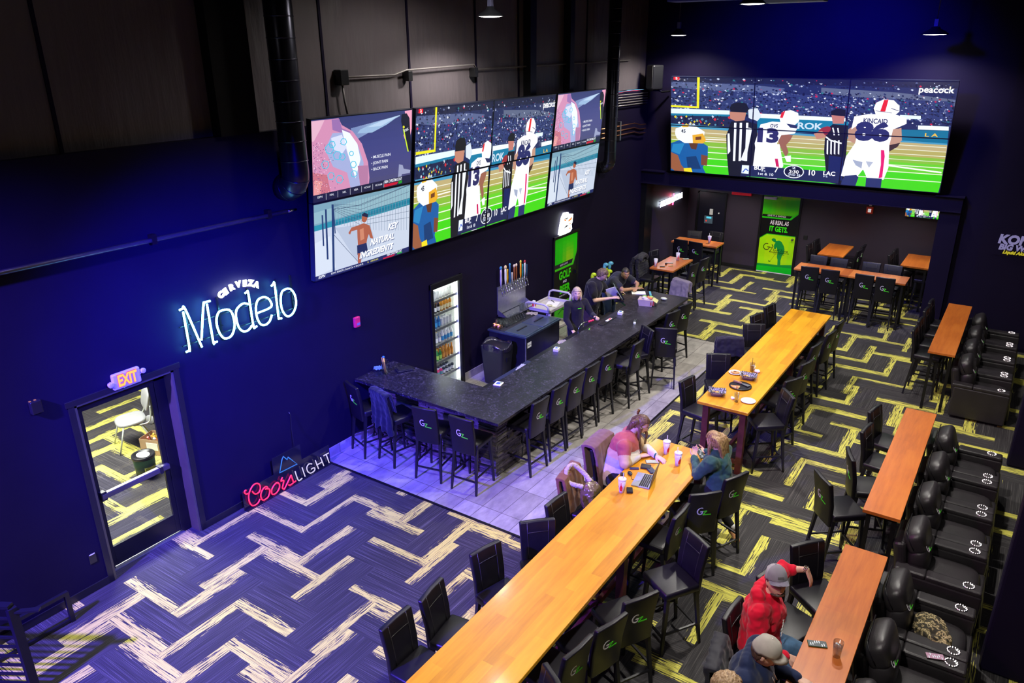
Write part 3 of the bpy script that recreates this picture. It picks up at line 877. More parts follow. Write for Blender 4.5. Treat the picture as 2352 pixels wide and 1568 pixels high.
def game_art():
    a = Art([(248, 450), (1957, 475), (1860, 1155), (248, 1018)])
    R = random.Random(5)
    a.uv((30, 40, 88), (0, 0), (1, 0), (1, 1), (0, 1))
    a.p((22, 26, 60), (248, 445), (1960, 470), (1950, 520), (248, 480))
    a.p((84, 96, 140), (248, 478), (735, 500), (920, 520), (910, 550), (735, 560), (520, 545), (248, 508))
    a.p((90, 100, 130), (1140, 515), (1600, 545), (1950, 590), (1950, 630), (1500, 590), (1140, 548))
    a.p((44, 56, 110), (248, 520), (1930, 600), (1925, 730), (248, 650))
    for k in range(2100):
        x = R.uniform(250, 1930); y = R.uniform(505, 700) + (x - 248) * 0.035
        if k % 9 == 0: y = R.uniform(455, 500) + (x - 248) * 0.02
        r = R.uniform(2.5, 9)
        c = R.choice([(12, 16, 42), (16, 22, 60), (20, 26, 66), (60, 74, 124), (100, 112, 160), (190, 200, 225), (30, 44, 92), (14, 18, 50), (24, 34, 80), (225, 228, 240) if R.random() < .5 else (20, 30, 70), (200, 30, 70) if R.random() < .4 else (18, 22, 60), (40, 120, 130) if R.random() < .4 else (16, 20, 50)])
        a.p(c, (x - r, y), (x, y - r * .7), (x + r * 1.2, y + r * .1), (x + r * .2, y + r * .8))
    # goal post
    a.p((235, 230, 30), (404, 452), (419, 452), (416, 640), (402, 640))
    a.p((235, 230, 30), (248, 622), (416, 630), (416, 641), (248, 634))
    # boards and sideline
    a.p((225, 245, 255), (248, 642), (600, 655), (600, 680), (248, 672))
    a.p((20, 120, 160), (248, 672), (600, 680), (600, 692), (248, 685))
    a.p((24, 34, 74), (248, 685), (600, 692), (600, 760), (248, 735))
    for k in range(60):
        x = R.uniform(250, 600); y = R.uniform(690, 745); r = R.uniform(4, 10)
        a.p(R.choice([(200, 210, 225), (14, 18, 44), (220, 200, 40), (210, 40, 50), (80, 140, 170), (20, 26, 60)]), (x - r, y), (x, y - r), (x + r, y), (x, y + r))
    a.p((235, 248, 255), (760, 672), (1290, 700), (1290, 722), (760, 700))
    a.p((10, 120, 160), (760, 700), (1300, 722), (1300, 790), (760, 775))
    a.text((200, 220, 235), 'ROK', *a.f(1075, 752), 0.06, 0.03, 0, .9)
    a.p((225, 240, 250), (1610, 680), (1735, 686), (1735, 706), (1610, 702))
    a.p((235, 248, 255), (1720, 745), (1905, 752), (1905, 776), (1720, 770))
    a.p((10, 110, 150), (1600, 770), (1905, 778), (1900, 855), (1600, 845))
    a.text((240, 190, 60), 'L A', *a.f(1800, 805), 0.03, 0.02, 0, 1.2)
    a.p((70, 150, 190), (248, 735), (1900, 850), (1900, 862), (248, 752))
    # field
    a.p((188, 170, 120), (248, 750), (1900, 860), (1895, 910), (248, 790))
    a.p((178, 168, 96), (248, 786), (1896, 905), (1890, 950), (248, 830))
    a.p((132, 186, 58), (248, 828), (1892, 946), (1886, 990), (248, 872))
    a.p((100, 205, 40), (248, 870), (1888, 985), (1875, 1060), (248, 930))
    a.p((64, 210, 14), (248, 925), (1880, 1050), (1850, 1170), (248, 1040))
    for y in (775, 800, 826, 858, 892, 930, 972):
        a.ln((235, 240, 220), 3.5 if y < 890 else 5.0, (250, y), (1895, y + 100 + (y - 775) * 0.10))
    a.ln((250, 245, 245), 9, (1540, 985), (1870, 1030))
    a.ln((250, 240, 230), 6, (440, 825), (600, 832))
    # player with number 45
    a.p((20, 90, 160), (248, 850), (300, 830), (420, 835), (470, 870), (470, 945), (440, 1000), (470, 1060), (248, 1040))
    a.p((36, 130, 190), (260, 855), (330, 850), (300, 920), (250, 900))
    a.p((150, 90, 60), (248, 905), (290, 925), (310, 985), (340, 1020), (300, 1040), (248, 1005))
    a.p((120, 66, 44), (430, 920), (470, 930), (465, 990), (430, 985))
    a.p((14, 56, 110), (340, 935), (400, 930), (430, 1010), (350, 1010))
    a.p((90, 52, 36), (350, 840), (410, 850), (400, 890), (370, 885))
    a.p((238, 244, 250), (275, 760), (320, 743), (400, 748), (450, 780), (440, 850), (330, 850), (282, 820), (272, 790))
    a.p((230, 170, 40), (376, 800), (440, 790), (460, 835), (440, 852), (380, 850))
    a.p((110, 60, 30), (395, 812), (430, 808), (430, 828), (395, 830))
    a.p((240, 190, 50), (310, 744), (360, 742), (350, 750), (318, 752))
    a.text((30, 34, 60), '45', *a.f(322, 776), 0.035, 0.03, 0, .7)
    a.p((240, 220, 30), (325, 1005), (370, 1003), (380, 1035), (330, 1040))
    # referee one
    a.p((12, 14, 26), (600, 640), (612, 615), (650, 604), (700, 612), (718, 650), (700, 668), (610, 665))
    a.p((190, 130, 110), (600, 662), (700, 668), (690, 715), (640, 722), (605, 705))
    a.p((215, 225, 235), (712, 650), (760, 640), (785, 690), (760, 720), (715, 700))
    a.p((14, 16, 28), (610, 722), (700, 716), (760, 740), (760, 960), (690, 1080), (600, 1075), (585, 920), (580, 800))
    for x in (628, 662, 700):
        a.p((236, 240, 250), (x, 730), (x + 14, 730), (x + 8, 960), (x - 6, 960))
    a.p((236, 240, 250), (588, 790), (600, 790), (606, 900), (590, 920)); a.p((236, 240, 250), (715, 760), (735, 765), (700, 960), (668, 955), (700, 870))
    a.p((14, 16, 28), (640, 965), (710, 960), (700, 1080), (610, 1080))
    # player 13
    a.p((150, 96, 78), (870, 800), (930, 790), (975, 800), (960, 830), (935, 860), (950, 905), (935, 940), (905, 880))
    a.p((240, 243, 250), (925, 930), (965, 925), (965, 965), (940, 965))
    a.p((240, 243, 250), (780, 740), (850, 722), (930, 728), (1005, 760), (985, 790), (905, 800), (880, 850), (900, 935), (760, 950), (745, 850))
    a.p((244, 246, 252), (752, 850), (895, 855), (920, 990), (880, 1075), (730, 1050))
    a.p((200, 20, 90), (868, 945), (886, 945), (906, 1060), (890, 1070))
    a.p((240, 243, 250), (890, 690), (915, 660), (960, 651), (1005, 670), (1012, 720), (985, 745), (900, 730))
    a.p((220, 30, 40), (905, 668), (928, 655), (912, 700), (896, 698))
    a.p((36, 44, 92), (935, 735), (1000, 745), (1000, 765), (960, 760))
    a.text((30, 36, 84), 'OVS', *a.f(860, 750), 0.035, 0.02, 0.1, .55)
    a.text((40, 40, 96), '13', *a.f(815, 808), 0.12, 0.06, 0.0, 1.0)
    # referee two
    a.p((12, 14, 28), (1200, 660), (1240, 640), (1290, 650), (1290, 690), (1205, 682))
    a.p((190, 120, 110), (1205, 682), (1285, 690), (1280, 735), (1215, 735))
    a.p((14, 16, 30), (1170, 775), (1215, 738), (1300, 745), (1290, 930), (1280, 1110), (1185, 1090), (1165, 900))
    for x in (1180, 1202, 1224, 1248):
        a.p((236, 240, 250), (x, 830), (x + 9, 830), (x + 9, 920), (x, 915))
    a.ln((236, 240, 250), 9, (1150, 790), (1200, 830), (1270, 850)); a.ln((236, 240, 250), 8, (1215, 760), (1225, 800)); a.ln((236, 240, 250), 8, (1245, 762), (1252, 800))
    a.p((14, 30, 90), (1195, 925), (1275, 935), (1270, 1080), (1190, 1075))
    a.el((150, 40, 50), 1165, 778, 42, 22, -25); a.p((190, 130, 110), (1100, 790), (1150, 780), (1180, 810), (1120, 825))
    # player 86
    a.p((185, 140, 120), (1300, 770), (1350, 735), (1360, 790), (1340, 850), (1300, 830))
    a.p((190, 146, 126), (1560, 770), (1620, 760), (1625, 830), (1580, 880), (1545, 865))
    a.p((60, 40, 40), (1548, 860), (1615, 845), (1600, 870), (1550, 900))
    a.p((30, 40, 90), (1590, 745), (1650, 735), (1655, 750), (1600, 765))
    a.p((248, 249, 253), (1335, 690), (1420, 675), (1590, 680), (1650, 700), (1650, 735), (1570, 770), (1550, 860), (1345, 850), (1355, 745), (1318, 770))
    a.p((246, 247, 252), (1345, 845), (1550, 855), (1548, 1000), (1520, 1075), (1420, 1065), (1395, 1010), (1350, 1070), (1262, 1050), (1290, 930))
    a.p((160, 170, 196), (1330, 950), (1390, 965), (1385, 1005), (1350, 985)); a.p((176, 184, 206), (1410, 960), (1455, 965), (1430, 1000))
    a.p((224, 20, 110), (1500, 890), (1520, 892), (1524, 930), (1512, 1060), (1490, 1065), (1502, 980))
    a.p((36, 48, 104), (1285, 1050), (1355, 1045), (1368, 1060), (1345, 1130), (1262, 1115), (1268, 1080)); a.p((36, 48, 104), (1415, 1062), (1510, 1068), (1505, 1125), (1470, 1140), (1410, 1130))
    a.p((248, 249, 253), (1450, 640), (1465, 605), (1510, 585), (1570, 590), (1605, 625), (1605, 660), (1570, 690), (1465, 682))
    a.p((225, 24, 30), (1512, 588), (1538, 588), (1520, 660), (1490, 658)); a.ln((60, 60, 100), 4, (1555, 640), (1600, 655)); a.ln((90, 90, 120), 3, (1462, 655), (1560, 668))
    a.text((34, 40, 92), 'KINCAID', *a.f(1462, 720), 0.045, 0.025, 0.0, 0.55)
    a.text((34, 40, 100), '86', *a.f(1445, 786), 0.145, 0.07, 0.0, 0.92)
    # score bug
    a.p((24, 34, 80), (672, 985), (1258, 1028), (1254, 1098), (668, 1052))
    a.p((230, 240, 255), (678, 985), (720, 988), (718, 1040), (674, 1036)); a.ln((40, 80, 200), 6, (682, 1030), (700, 1008), (716, 1022))
    a.text((250, 250, 255), 'BUF', *a.f(776, 1004), 0.042, 0.03, 0, 0.74)
    a.text((250, 250, 255), '7', *a.f(878, 1014), 0.058, 0.02, 0, .7)
    a.text((235, 240, 255), '1st & 10', *a.f(812, 1042), 0.026, 0.01, 0, 0.9)
    a.el((235, 240, 250), 984, 1026, 62, 40, 3); a.el((10, 16, 50), 984, 1026, 56, 35, 3)
    a.text((250, 250, 255), '2:30', *a.f(984, 1027), 0.034, 0.02, 0, 0.8); a.text((220, 230, 255), '2ND 38', *a.f(986, 1046), 0.022, 0.012, 0, .8); a.text((220, 230, 255), '2', *a.f(984, 1003), 0.022, 0.03, 0, 1.6)
    a.text((250, 250, 255), '10', *a.f(1090, 1034), 0.055, 0.02, 0, .66)
    a.text((250, 250, 255), 'LAC', *a.f(1198, 1038), 0.040, 0.03, 0, .74); a.text((220, 230, 255), '8-6', *a.f(800, 1021), 0.016, 0.01); a.text((220, 230, 255), '9-6', *a.f(1175, 1056), 0.016, 0.01)
    a.text((252, 252, 255), 'peacock', *a.f(1822, 527), 0.055, 0.022, 0, 0.72)
    a.el((240, 200, 40), 1906, 516, 3, 3); a.el((90, 200, 90), 1906, 524, 3, 3); a.el((60, 120, 230), 1906, 532, 3, 3)
    a.p((225, 16, 40), (262, 446), (298, 447), (298, 468), (262, 467)); a.text((255, 255, 255), 'S', *a.f(280, 457), 0.03, 0.03, 0, .7)
    return a
def muscle_art():
    a = Art([(105, 268), (775, 205), (760, 680), (110, 780)])
    R = random.Random(8)
    for k in range(12):
        t = k / 11
        a.uv((int(52 + 22 * t), int(60 + 14 * t), int(112 + 16 * math.sin(t * 3)),), (0, k / 12), (1, k / 12), (1, (k + 1) / 12 + 0.01), (0, (k + 1) / 12 + 0.01))
    # spray
    for k in range(26):
        t = k / 25
        x = 690 - 300 * t; y = 245 + 120 * t; w = 6 + 70 * t
        a.p((int(80 + 90 * (1 - t * .6)), int(100 + 90 * (1 - t * .6)), int(160 + 60 * (1 - t * .6))), (x, y - w * .6), (x - 30, y - w * .7 + 8), (x - 30, y + w * .5 + 8), (x, y + w * .35))
    a.p((150, 180, 215), (690, 240), (520, 285), (420, 330), (400, 355), (500, 350), (600, 300))
    a.p((182, 205, 232), (690, 240), (560, 278), (470, 315), (560, 310))
    # neck and shoulder
    a.p((206, 140, 178), (105, 275), (280, 258), (300, 300), (370, 340), (430, 420), (470, 540), (478, 640), (468, 725), (110, 785))
    a.p((224, 176, 200), (105, 275), (190, 268), (160, 330), (120, 400), (106, 400))
    a.p((150, 110, 172), (235, 265), (285, 262), (300, 320), (360, 345), (330, 360), (240, 330))
    a.p((160, 170, 215), (240, 350), (330, 345), (400, 420), (440, 540), (430, 690), (360, 735), (330, 600), (240, 560), (190, 450))
    a.p((232, 238, 250), (300, 330), (350, 350), (400, 420), (420, 520), (385, 640), (360, 560), (330, 460))
    a.p((210, 216, 242), (230, 380), (300, 360), (330, 440), (300, 480), (240, 450))
    a.p((176, 120, 160), (400, 560), (470, 560), (466, 715), (420, 725))
    a.p((196, 112, 130), (106, 590), (200, 610), (230, 760), (108, 782))
    a.p((224, 150, 150), (120, 640), (170, 650), (150, 760), (110, 770))
    for cx, cy, r in ((218, 448, 28), (268, 490, 26), (300, 500, 20), (190, 545, 24), (226, 618, 22), (280, 640, 24), (372, 550, 20), (375, 610, 20), (236, 420, 20), (310, 405, 20), (360, 480, 14)):
        a.ln((70, 190, 220), 5, *[(cx + r * math.cos(k * PI / 3 + .2), cy + r * 1.1 * math.sin(k * PI / 3 + .2)) for k in range(7)])
    for k in range(160):
        x = 110 + abs(R.gauss(0, 70)); y = R.uniform(400, 720)
        a.p(R.choice([(80, 60, 110), (240, 220, 240), (110, 80, 130)]), (x, y), (x + 4, y), (x + 4, y + 4), (x, y + 4))
    # can and hand
    a.p((238, 160, 190), (722, 215), (772, 206), (770, 330), (755, 400), (720, 395), (712, 370), (745, 330))
    a.p((16, 20, 44), (700, 235), (735, 228), (755, 260), (758, 330), (770, 470), (742, 478), (712, 350), (696, 280))
    a.p((200, 230, 40), (708, 330), (716, 330), (748, 478), (740, 478)); a.el((220, 220, 40), 714, 318, 7, 9)
    a.text((220, 225, 235), 'TIRK', *a.f(732, 338), 0.035, 0.02, 0, 0.9, rot=0.3)
    a.p((150, 156, 190), (680, 560), (705, 565), (712, 590), (760, 600), (755, 620), (700, 625), (692, 655), (672, 650))
    for t, y in (('• MUSCLE PAIN', 502), ('• JOINT PAIN', 541), ('• BACK PAIN', 580)):
        u, v = a.f(490, y + 8)
        a.text((225, 228, 240), t, u, v, 0.038, 0.014, 0, 1.0, 'LEFT')
    # ticker
    a.uv((22, 26, 62), (0, .91), (1, .89), (1, 1), (0, 1))
    for x, t in ((.04, 'ESPN'), (.15, 'NHL'), (.27, 'NFL'), (.385, 'NBA'), (.50, 'NCAAF'), (.62, 'NCAAM')):
        a.text((210, 214, 230), t, x + .02, .945, 0.026, 0.008)
        a.uv((200, 204, 220), (x + .075, .915), (x + .078, .915), (x + .078, .995), (x + .075, .995))
    a.uv((190, 20, 50), (.70, .955), (.86, .955), (.84, .99), (.70, .995)); a.uv((30, 150, 40), (.86, .95), (.90, .95), (.90, .985), (.86, .99))
    a.text((240, 244, 255), 'NBA CHRISTMAS DAY', .80, .925, 0.04, 0.014, 0, .62)
    return a
def beach_art():
    a = Art([(120, 845), (755, 715), (750, 1150), (130, 1310)])
    R = random.Random(9)
    a.uv((118, 158, 178), (0, 0), (1, 0), (1, 1), (0, 1))
    a.uv((140, 178, 192), (0, .10), (1, .02), (1, .2), (0, .25))
    a.uv((40, 140, 165), (0, .27), (1, .20), (1, .30), (0, .36)); a.uv((24, 120, 150), (.2, .29), (1, .22), (1, .27), (.2, .33))
    a.uv((196, 206, 224), (0, .34), (.2, .335), (.5, .335), (1, .30), (1, 1), (0, 1))
    a.uv((176, 188, 210), (.2, .36), (.55, .42), (.62, .75), (.5, .9), (.42, .92), (.35, .75))
    a.uv((208, 218, 232), (0, .5), (.15, .45), (.2, .9), (0, .95))
    for k in range(26):
        x = 255 + k * 19
        a.ln((120, 140, 165), 2.2, (x, 830 - k * 3.5), (x + 3, 960 + k * 5 - k * k * .12))
    for k in range(6):
        a.ln((60, 80, 110), 2.0, (250, 838 + k * 8), (420, 850 + k * 24), (750, 720 + k * 42))
    a.ln((60, 80, 110), 3.0, (245, 870), (400, 850), (755, 716)); a.ln((40, 60, 100), 2.5, (250, 1030), (320, 1110), (420, 1220))
    for x0, y0, x1, y1, w in ((240, 840, 246, 1270, 14), (197, 870, 208, 1180, 11), (175, 905, 182, 1095, 9), (246, 870, 256, 1020, 6)):
        a.ln((28, 56, 104), w, (x0, y0), (x1, y1))
    sk = (168, 92, 66)
    a.p(sk, (400, 975), (440, 960), (480, 975), (500, 1040), (505, 1060), (485, 1055), (475, 1030), (465, 1060), (455, 1110), (405, 1120), (400, 1050), (398, 1000), (360, 1010), (352, 1030), (340, 1020), (362, 985))
    a.p((200, 130, 100), (415, 1000), (440, 990), (445, 1060), (420, 1070))
    a.el(sk, 446, 930, 18, 26, 10); a.p((24, 32, 66), (428, 905), (445, 893), (470, 905), (468, 925), (430, 915))
    a.p((26, 40, 86), (397, 1100), (460, 1085), (470, 1140), (400, 1160)); a.p(sk, (402, 1150), (430, 1150), (422, 1222), (404, 1225))
    for t, u, v, h in (('KEY', .80, .55, .085), ('NATURAL', .685, .70, .085), ('INGREDIENTS', .62, .845, .085)):
        a.text((96, 110, 150), t, u + .006, v + .012, h, 0.035, 0.35, 0.86)
        a.text((250, 252, 255), t, u, v, h, 0.035, 0.35, 0.86)
    a.uv((26, 36, 92), (0, .945), (.62, .945), (1, .93), (1, 1), (0, 1))
    a.text((240, 244, 255), 'ESPN', .06, .972, .036, .02, .2); a.text((240, 244, 255), 'BOWL SEASON | Coastal Car vs San José St', .315, .972, .026, .006, 0, .86)
    a.uv((235, 225, 60), (.528, .96), (.54, .972), (.528, .984)); a.text((240, 230, 90), '10:30 ET ESPN', .60, .972, .022, .008, 0, .8)
    a.text((240, 244, 255), 'NBA CHRISTMAS DAY', .83, .955, .036, .012, 0, .62); a.uv((190, 20, 60), (.70, .98), (.84, .975), (.82, 1), (.70, 1)); a.uv((40, 170, 60), (.86, .975), (.92, .97), (.92, .99), (.86, .995))
    return a
GAME = game_art(); MUSCLE = muscle_art(); BEACH = beach_art()
M_SCREEN = attr_mat('lit_screen_picture', 1.15)
M_PRINT = attr_mat('printed_door_film', None, 0.35)
M_BEZEL = mat('screen_bezel', (0.012, 0.014, 0.03), 0.3)
def screen(loc, right, up, w, h, art, win, label, group, name='television', bez=0.012, back=0.07):
    """loc: centre of the picture; right/up: unit vectors of the picture"""
    right = Vector(right).normalized(); up = Vector(up).normalized(); nrm = right.cross(up)
    t = empty(name, loc, 0, label, 'television', group)
    M = Matrix((( right.x, up.x, nrm.x, 0), (right.y, up.y, nrm.y, 0), (right.z, up.z, nrm.z, 0), (0, 0, 0, 1)))
    mb = MB(); mb.box((0, 0, -back / 2 - 0.004), (w, h, back))
    mb.box((0, h / 2 - bez / 2, 0.0), (w, bez, 0.012)); mb.box((0, -h / 2 + bez / 2, 0.0), (w, bez, 0.012))
    mb.box((w / 2 - bez / 2, 0, 0.0), (bez, h, 0.012)); mb.box((-w / 2 + bez / 2, 0, 0.0), (bez, h, 0.012))
    for v in mb.bm.verts: v.co = M @ v.co
    mb.build('housing', M_BEZEL, t)
    art.build('display', M, w - 2 * bez, h - 2 * bez, t, M_SCREEN, win)
    mb = MB(); mb.box((0, 0, -back - 0.03), (w * 0.3, h * 0.3, 0.06))
    for v in mb.bm.verts: v.co = M @ v.co
    mb.build('wall_mount', M_BLACKMETAL, t)
    return t
# left wall: two rows of four, leaning forward at the top
upv = Vector((0.23, 0, 2.18)).normalized(); L_ = Vector((0.10, 0, 2.805)).length
cols = [(6.885, 8.855), (8.915, 10.915), (10.93, 12.95), (13.0, 14.97)]
for r in (0, 1):
    for c, (y0, y1) in enumerate(cols):
        d = 0.555 + (1 - r) * 1.098
        cen = Vector((0.10, (y0 + y1) / 2, 2.805)) + upv * d + Vector((0.01, 0, 0))
        hh = 1.088
        ad = MUSCLE if r == 0 else BEACH
        if c in (0, 3):
            art, win = ad, (0, 0, 1, 1)
        else:
            art, win = GAME, ((c - 1) / 2, r / 2, c / 2, (r + 1) / 2)
        what = {(0, 0): 'wall television with muscle pain spray picture, largest at the upper left',
                (1, 0): 'wall television with key natural ingredients beach picture, largest at the lower left',
                (0, 3): 'wall television with muscle pain spray picture, beside the dark duct on the right',
                (1, 3): 'wall television with beach runner picture, lower right of the wall row above the can sign',
                (0, 1): 'upper left of four joined televisions showing the crowd and yellow goal post',
                (0, 2): 'upper right of four joined televisions showing the player numbered 86',
                (1, 1): 'lower left of four joined televisions showing the helmet numbered 45',
                (1, 2): 'lower right of four joined televisions showing legs on green turf'}[(r, c)]
        screen(cen, (0, 1, 0), upv, y1 - y0 - 0.004, hh, art, win, what, 'televisions on the bar wall')
# far wall: 3 x 2
upf = Vector((0, -0.34, 2.17)).normalized()
for r in (0, 1):
    for c in range(3):
        wd = 1.927
        cen = Vector((0.79 + wd * (c + 0.5), 17.60, 3.0)) + upf * (0.548 + (1 - r) * 1.094)
        what = [['upper left panel of the far video wall with the yellow goal post', 'upper middle panel of the far video wall with the crowd', 'upper right panel of the far video wall with the word peacock'],
                ['lower left panel of the far video wall with the crouching blue player', 'lower middle panel of the far video wall with the score', 'lower right panel of the far video wall with white football trousers']][r][c]
        screen(cen, (1, 0, 0), upf, wd - 0.002, 1.092, GAME, (c / 3, r / 2, (c + 1) / 3, (r + 1) / 2), what, 'panels of the far video wall')
screen((6.10, 20.50, 2.17), (1, 0, 0), (0, -0.12, 1), 0.86, 0.5, GAME, (0, 0, 1, 1), 'small television hung high in the right corner of the alcove', None)
# ------------------------------------------------------------------ neon signs
def neon_mat(name, col, s): return emit(name, col, s)
M_NEON_C = neon_mat('cyan_white_neon_tube', (0.16, 0.72, 1.0), 26.0)
M_NEON_W = neon_mat('white_neon_tube', (0.75, 0.9, 1.0), 16.0)
M_NEON_R = neon_mat('red_neon_tube', (1.0, 0.015, 0.07), 2.2)
M_NEON_B = neon_mat('blue_neon_tube', (0.03, 0.20, 0.75), 1.0)
M_NEON_P = neon_mat('pale_neon_tube', (0.75, 0.68, 0.95), 0.9)
M_NEON_O = neon_mat('orange_neon_patch', (1.0, 0.16, 0.01), 1.6)
MOD = [[(4.85, 2.98), (4.891, 2.987), (4.927, 2.968), (5.059, 2.449)], [(4.894, 2.949), (4.895, 2.493), (4.875, 2.461), (4.844, 2.457)], [(5.267, 2.98), (5.194, 2.981), (5.167, 2.947), (5.067, 2.534)], [(5.217, 2.956), (5.222, 2.474), (5.24, 2.451), (5.278, 2.45)], [(5.465, 2.814), (5.366, 2.813), (5.314, 2.731), (5.311, 2.614), (5.346, 2.504), (5.403, 2.449), (5.495, 2.466), (5.554, 2.579), (5.549, 2.721), (5.516, 2.79), (5.465, 2.814)], [(5.81, 2.786), (5.723, 2.82), (5.625, 2.778), (5.593, 2.688), (5.609, 2.542), (5.665, 2.464), (5.745, 2.455), (5.811, 2.501)], [(5.77, 2.941), (5.802, 2.952), (5.82, 2.923), (5.829, 2.495), (5.853, 2.463), (5.882, 2.469)], [(5.908, 2.636), (6.137, 2.657), (6.128, 2.759), (6.051, 2.817), (5.954, 2.807), (5.905, 2.719), (5.901, 2.587), (5.939, 2.482), (6.006, 2.445), (6.084, 2.47), (6.137, 2.548)], [(6.185, 2.929), (6.218, 2.951), (6.24, 2.935), (6.237, 2.498), (6.25, 2.467), (6.289, 2.455)], [(6.438, 2.832), (6.347, 2.814), (6.306, 2.71), (6.308, 2.583), (6.35, 2.486), (6.409, 2.448), (6.491, 2.478), (6.552, 2.578), (6.55, 2.707), (6.498, 2.802), (6.438, 2.832)]]
CER = [('C', 5.438, 3.006, .55), ('E', 5.507, 3.03, .4), ('R', 5.601, 3.06, .18), ('V', 5.701, 3.073, 0), ('E', 5.797, 3.062, -.15), ('Z', 5.886, 3.042, -.3), ('A', 5.968, 3.001, -.45)]
COO = [[(5.316, 0.321), (5.291, 0.317), (5.289, 0.289), (5.312, 0.261), (5.336, 0.258)], [(5.409, 0.254), (5.422, 0.218), (5.455, 0.187), (5.505, 0.186), (5.536, 0.229), (5.533, 0.29), (5.496, 0.33), (5.441, 0.337), (5.385, 0.296), (5.343, 0.225), (5.339, 0.121), (5.371, 0.05), (5.422, 0.03), (5.469, 0.039), (5.507, 0.078)], [(5.64, 0.162), (5.651, 0.187), (5.629, 0.21), (5.583, 0.204), (5.538, 0.157), (5.527, 0.091), (5.551, 0.036), (5.593, 0.03), (5.641, 0.042), (5.675, 0.096), (5.676, 0.144), (5.642, 0.173), (5.611, 0.178)], [(5.827, 0.149), (5.836, 0.163), (5.812, 0.181), (5.757, 0.162), (5.711, 0.114), (5.708, 0.054), (5.741, 0.03), (5.789, 0.034), (5.836, 0.072), (5.851, 0.131), (5.818, 0.178)], [(5.916, 0.213), (5.883, 0.169), (5.928, 0.158), (5.914, 0.105), (5.893, 0.054), (5.907, 0.03), (5.933, 0.03), (6.065, 0.174)], [(6.065, 0.174), (6.081, 0.092), (6.087, 0.04), (6.055, 0.03), (6.015, 0.03), (6.004, 0.046)], [(6.087, 0.04), (6.115, 0.038), (6.137, 0.045)]]
LIG = [[(6.142, 0.195), (6.179, 0.03), (6.25, 0.03)], [(6.271, 0.195), (6.305, 0.03)], [(6.454, 0.165), (6.4, 0.19), (6.354, 0.155), (6.363, 0.085), (6.406, 0.035), (6.462, 0.03), (6.495, 0.05), (6.486, 0.085), (6.429, 0.09)], [(6.522, 0.19), (6.564, 0.03)], [(6.624, 0.19), (6.667, 0.03)], [(6.535, 0.105), (6.65, 0.105)], [(6.682, 0.19), (6.785, 0.19)], [(6.735, 0.19), (6.775, 0.03)]]
t = empty('neon_sign', (0, 5.7, 2.7), 0, 'large cyan-white neon sign reading Cerveza Modelo on the blue-lit wall', 'neon sign')
def tubes(strokes, x, r, name, m, parent, base, sm=5):
    mb = MB()
    for s in strokes:
        P = smoothpath(s, sm) if len(s) > 2 else s
        mb.tube([Vector((x, y, z)) - Vector(base) for y, z in P], r, 8)
    return mb.build(name, m, parent)
B = (0, 5.7, 2.7)
tubes(MOD, 0.075, 0.0125, 'letter_tube', M_NEON_C, t, B)
mb = MB()
R90 = Matrix(((0, 0, 1, 0), (1, 0, 0, 0), (0, 1, 0, 0), (0, 0, 0, 1)))      # text plane -> wall plane x = const
for ch, y, z, a in CER:
    mb.add(text_mesh(ch, 0.105, 0.006, 0, 0.008), Matrix.Translation(Vector((0.06, y, z)) - Vector(B)) @ R90 @ Matrix.Rotation(a, 4, 'Z'))
mb.build('word_panel', M_NEON_W, t)
mb = MB()
for z in (2.52, 2.76): mb.bx(0.02, 0.035, 4.84 - 5.7, 6.56 - 5.7, z - .006 - 2.7, z + .006 - 2.7)
for y in (4.95, 5.4, 5.85, 6.3, 6.55):
    mb.bx(0.0, 0.03, y - .01 - 5.7, y + .01 - 5.7, 2.42 - 2.7, 2.98 - 2.7)
    mb.bx(0.03, 0.07, y - .004 - 5.7, y + .004 - 5.7, 2.62 - 2.7, 2.628 - 2.7)
mb.build('frame', M_BLACKMETAL, t)
t = empty('neon_sign', (0.14, 6.0, 0.0), 0, 'neon sign reading Coors Light leaning at the foot of the blue wall', 'neon sign')
B = (0.14, 6.0, 0)
tubes(COO, 0.14, 0.0095, 'red_letter_tube', M_NEON_R, t, B)
tubes(LIG, 0.14, 0.0085, 'white_letter_tube', M_NEON_P, t, B, 4)
mb = MB(); mt = [(5.895, 0.289), (5.961, 0.467), (5.989, 0.504), (6.048, 0.425), (6.066, 0.458), (6.208, 0.277)]
mb.tube([Vector((0.12, y, z)) - Vector(B) for y, z in mt], 0.008, 8, closed=True); mb.build('mountain_tube', M_NEON_B, t)
mb = MB(); mb.bx(-0.04, -0.03, -0.73, 0.83, 0.0, 0.30); mb.bevel(0.003); mb.bx(-0.035, -0.025, -0.2, 0.3, 0.28, 0.55); mb.bx(-0.05, 0.02, -0.72, 0.82, 0, 0.012)
mb.build('backing', mat('dark_clear_acrylic', (0.01, 0.01, 0.015), 0.1), t)
mb = MB(); mb.tube([(-.03, 0.2, .55), (-.1, .25, .8), (-.12, .28, 1.0), (-.13, .26, 1.05)], 0.006, 6); mb.build('power_cord', M_BLACKPLASTIC, t)
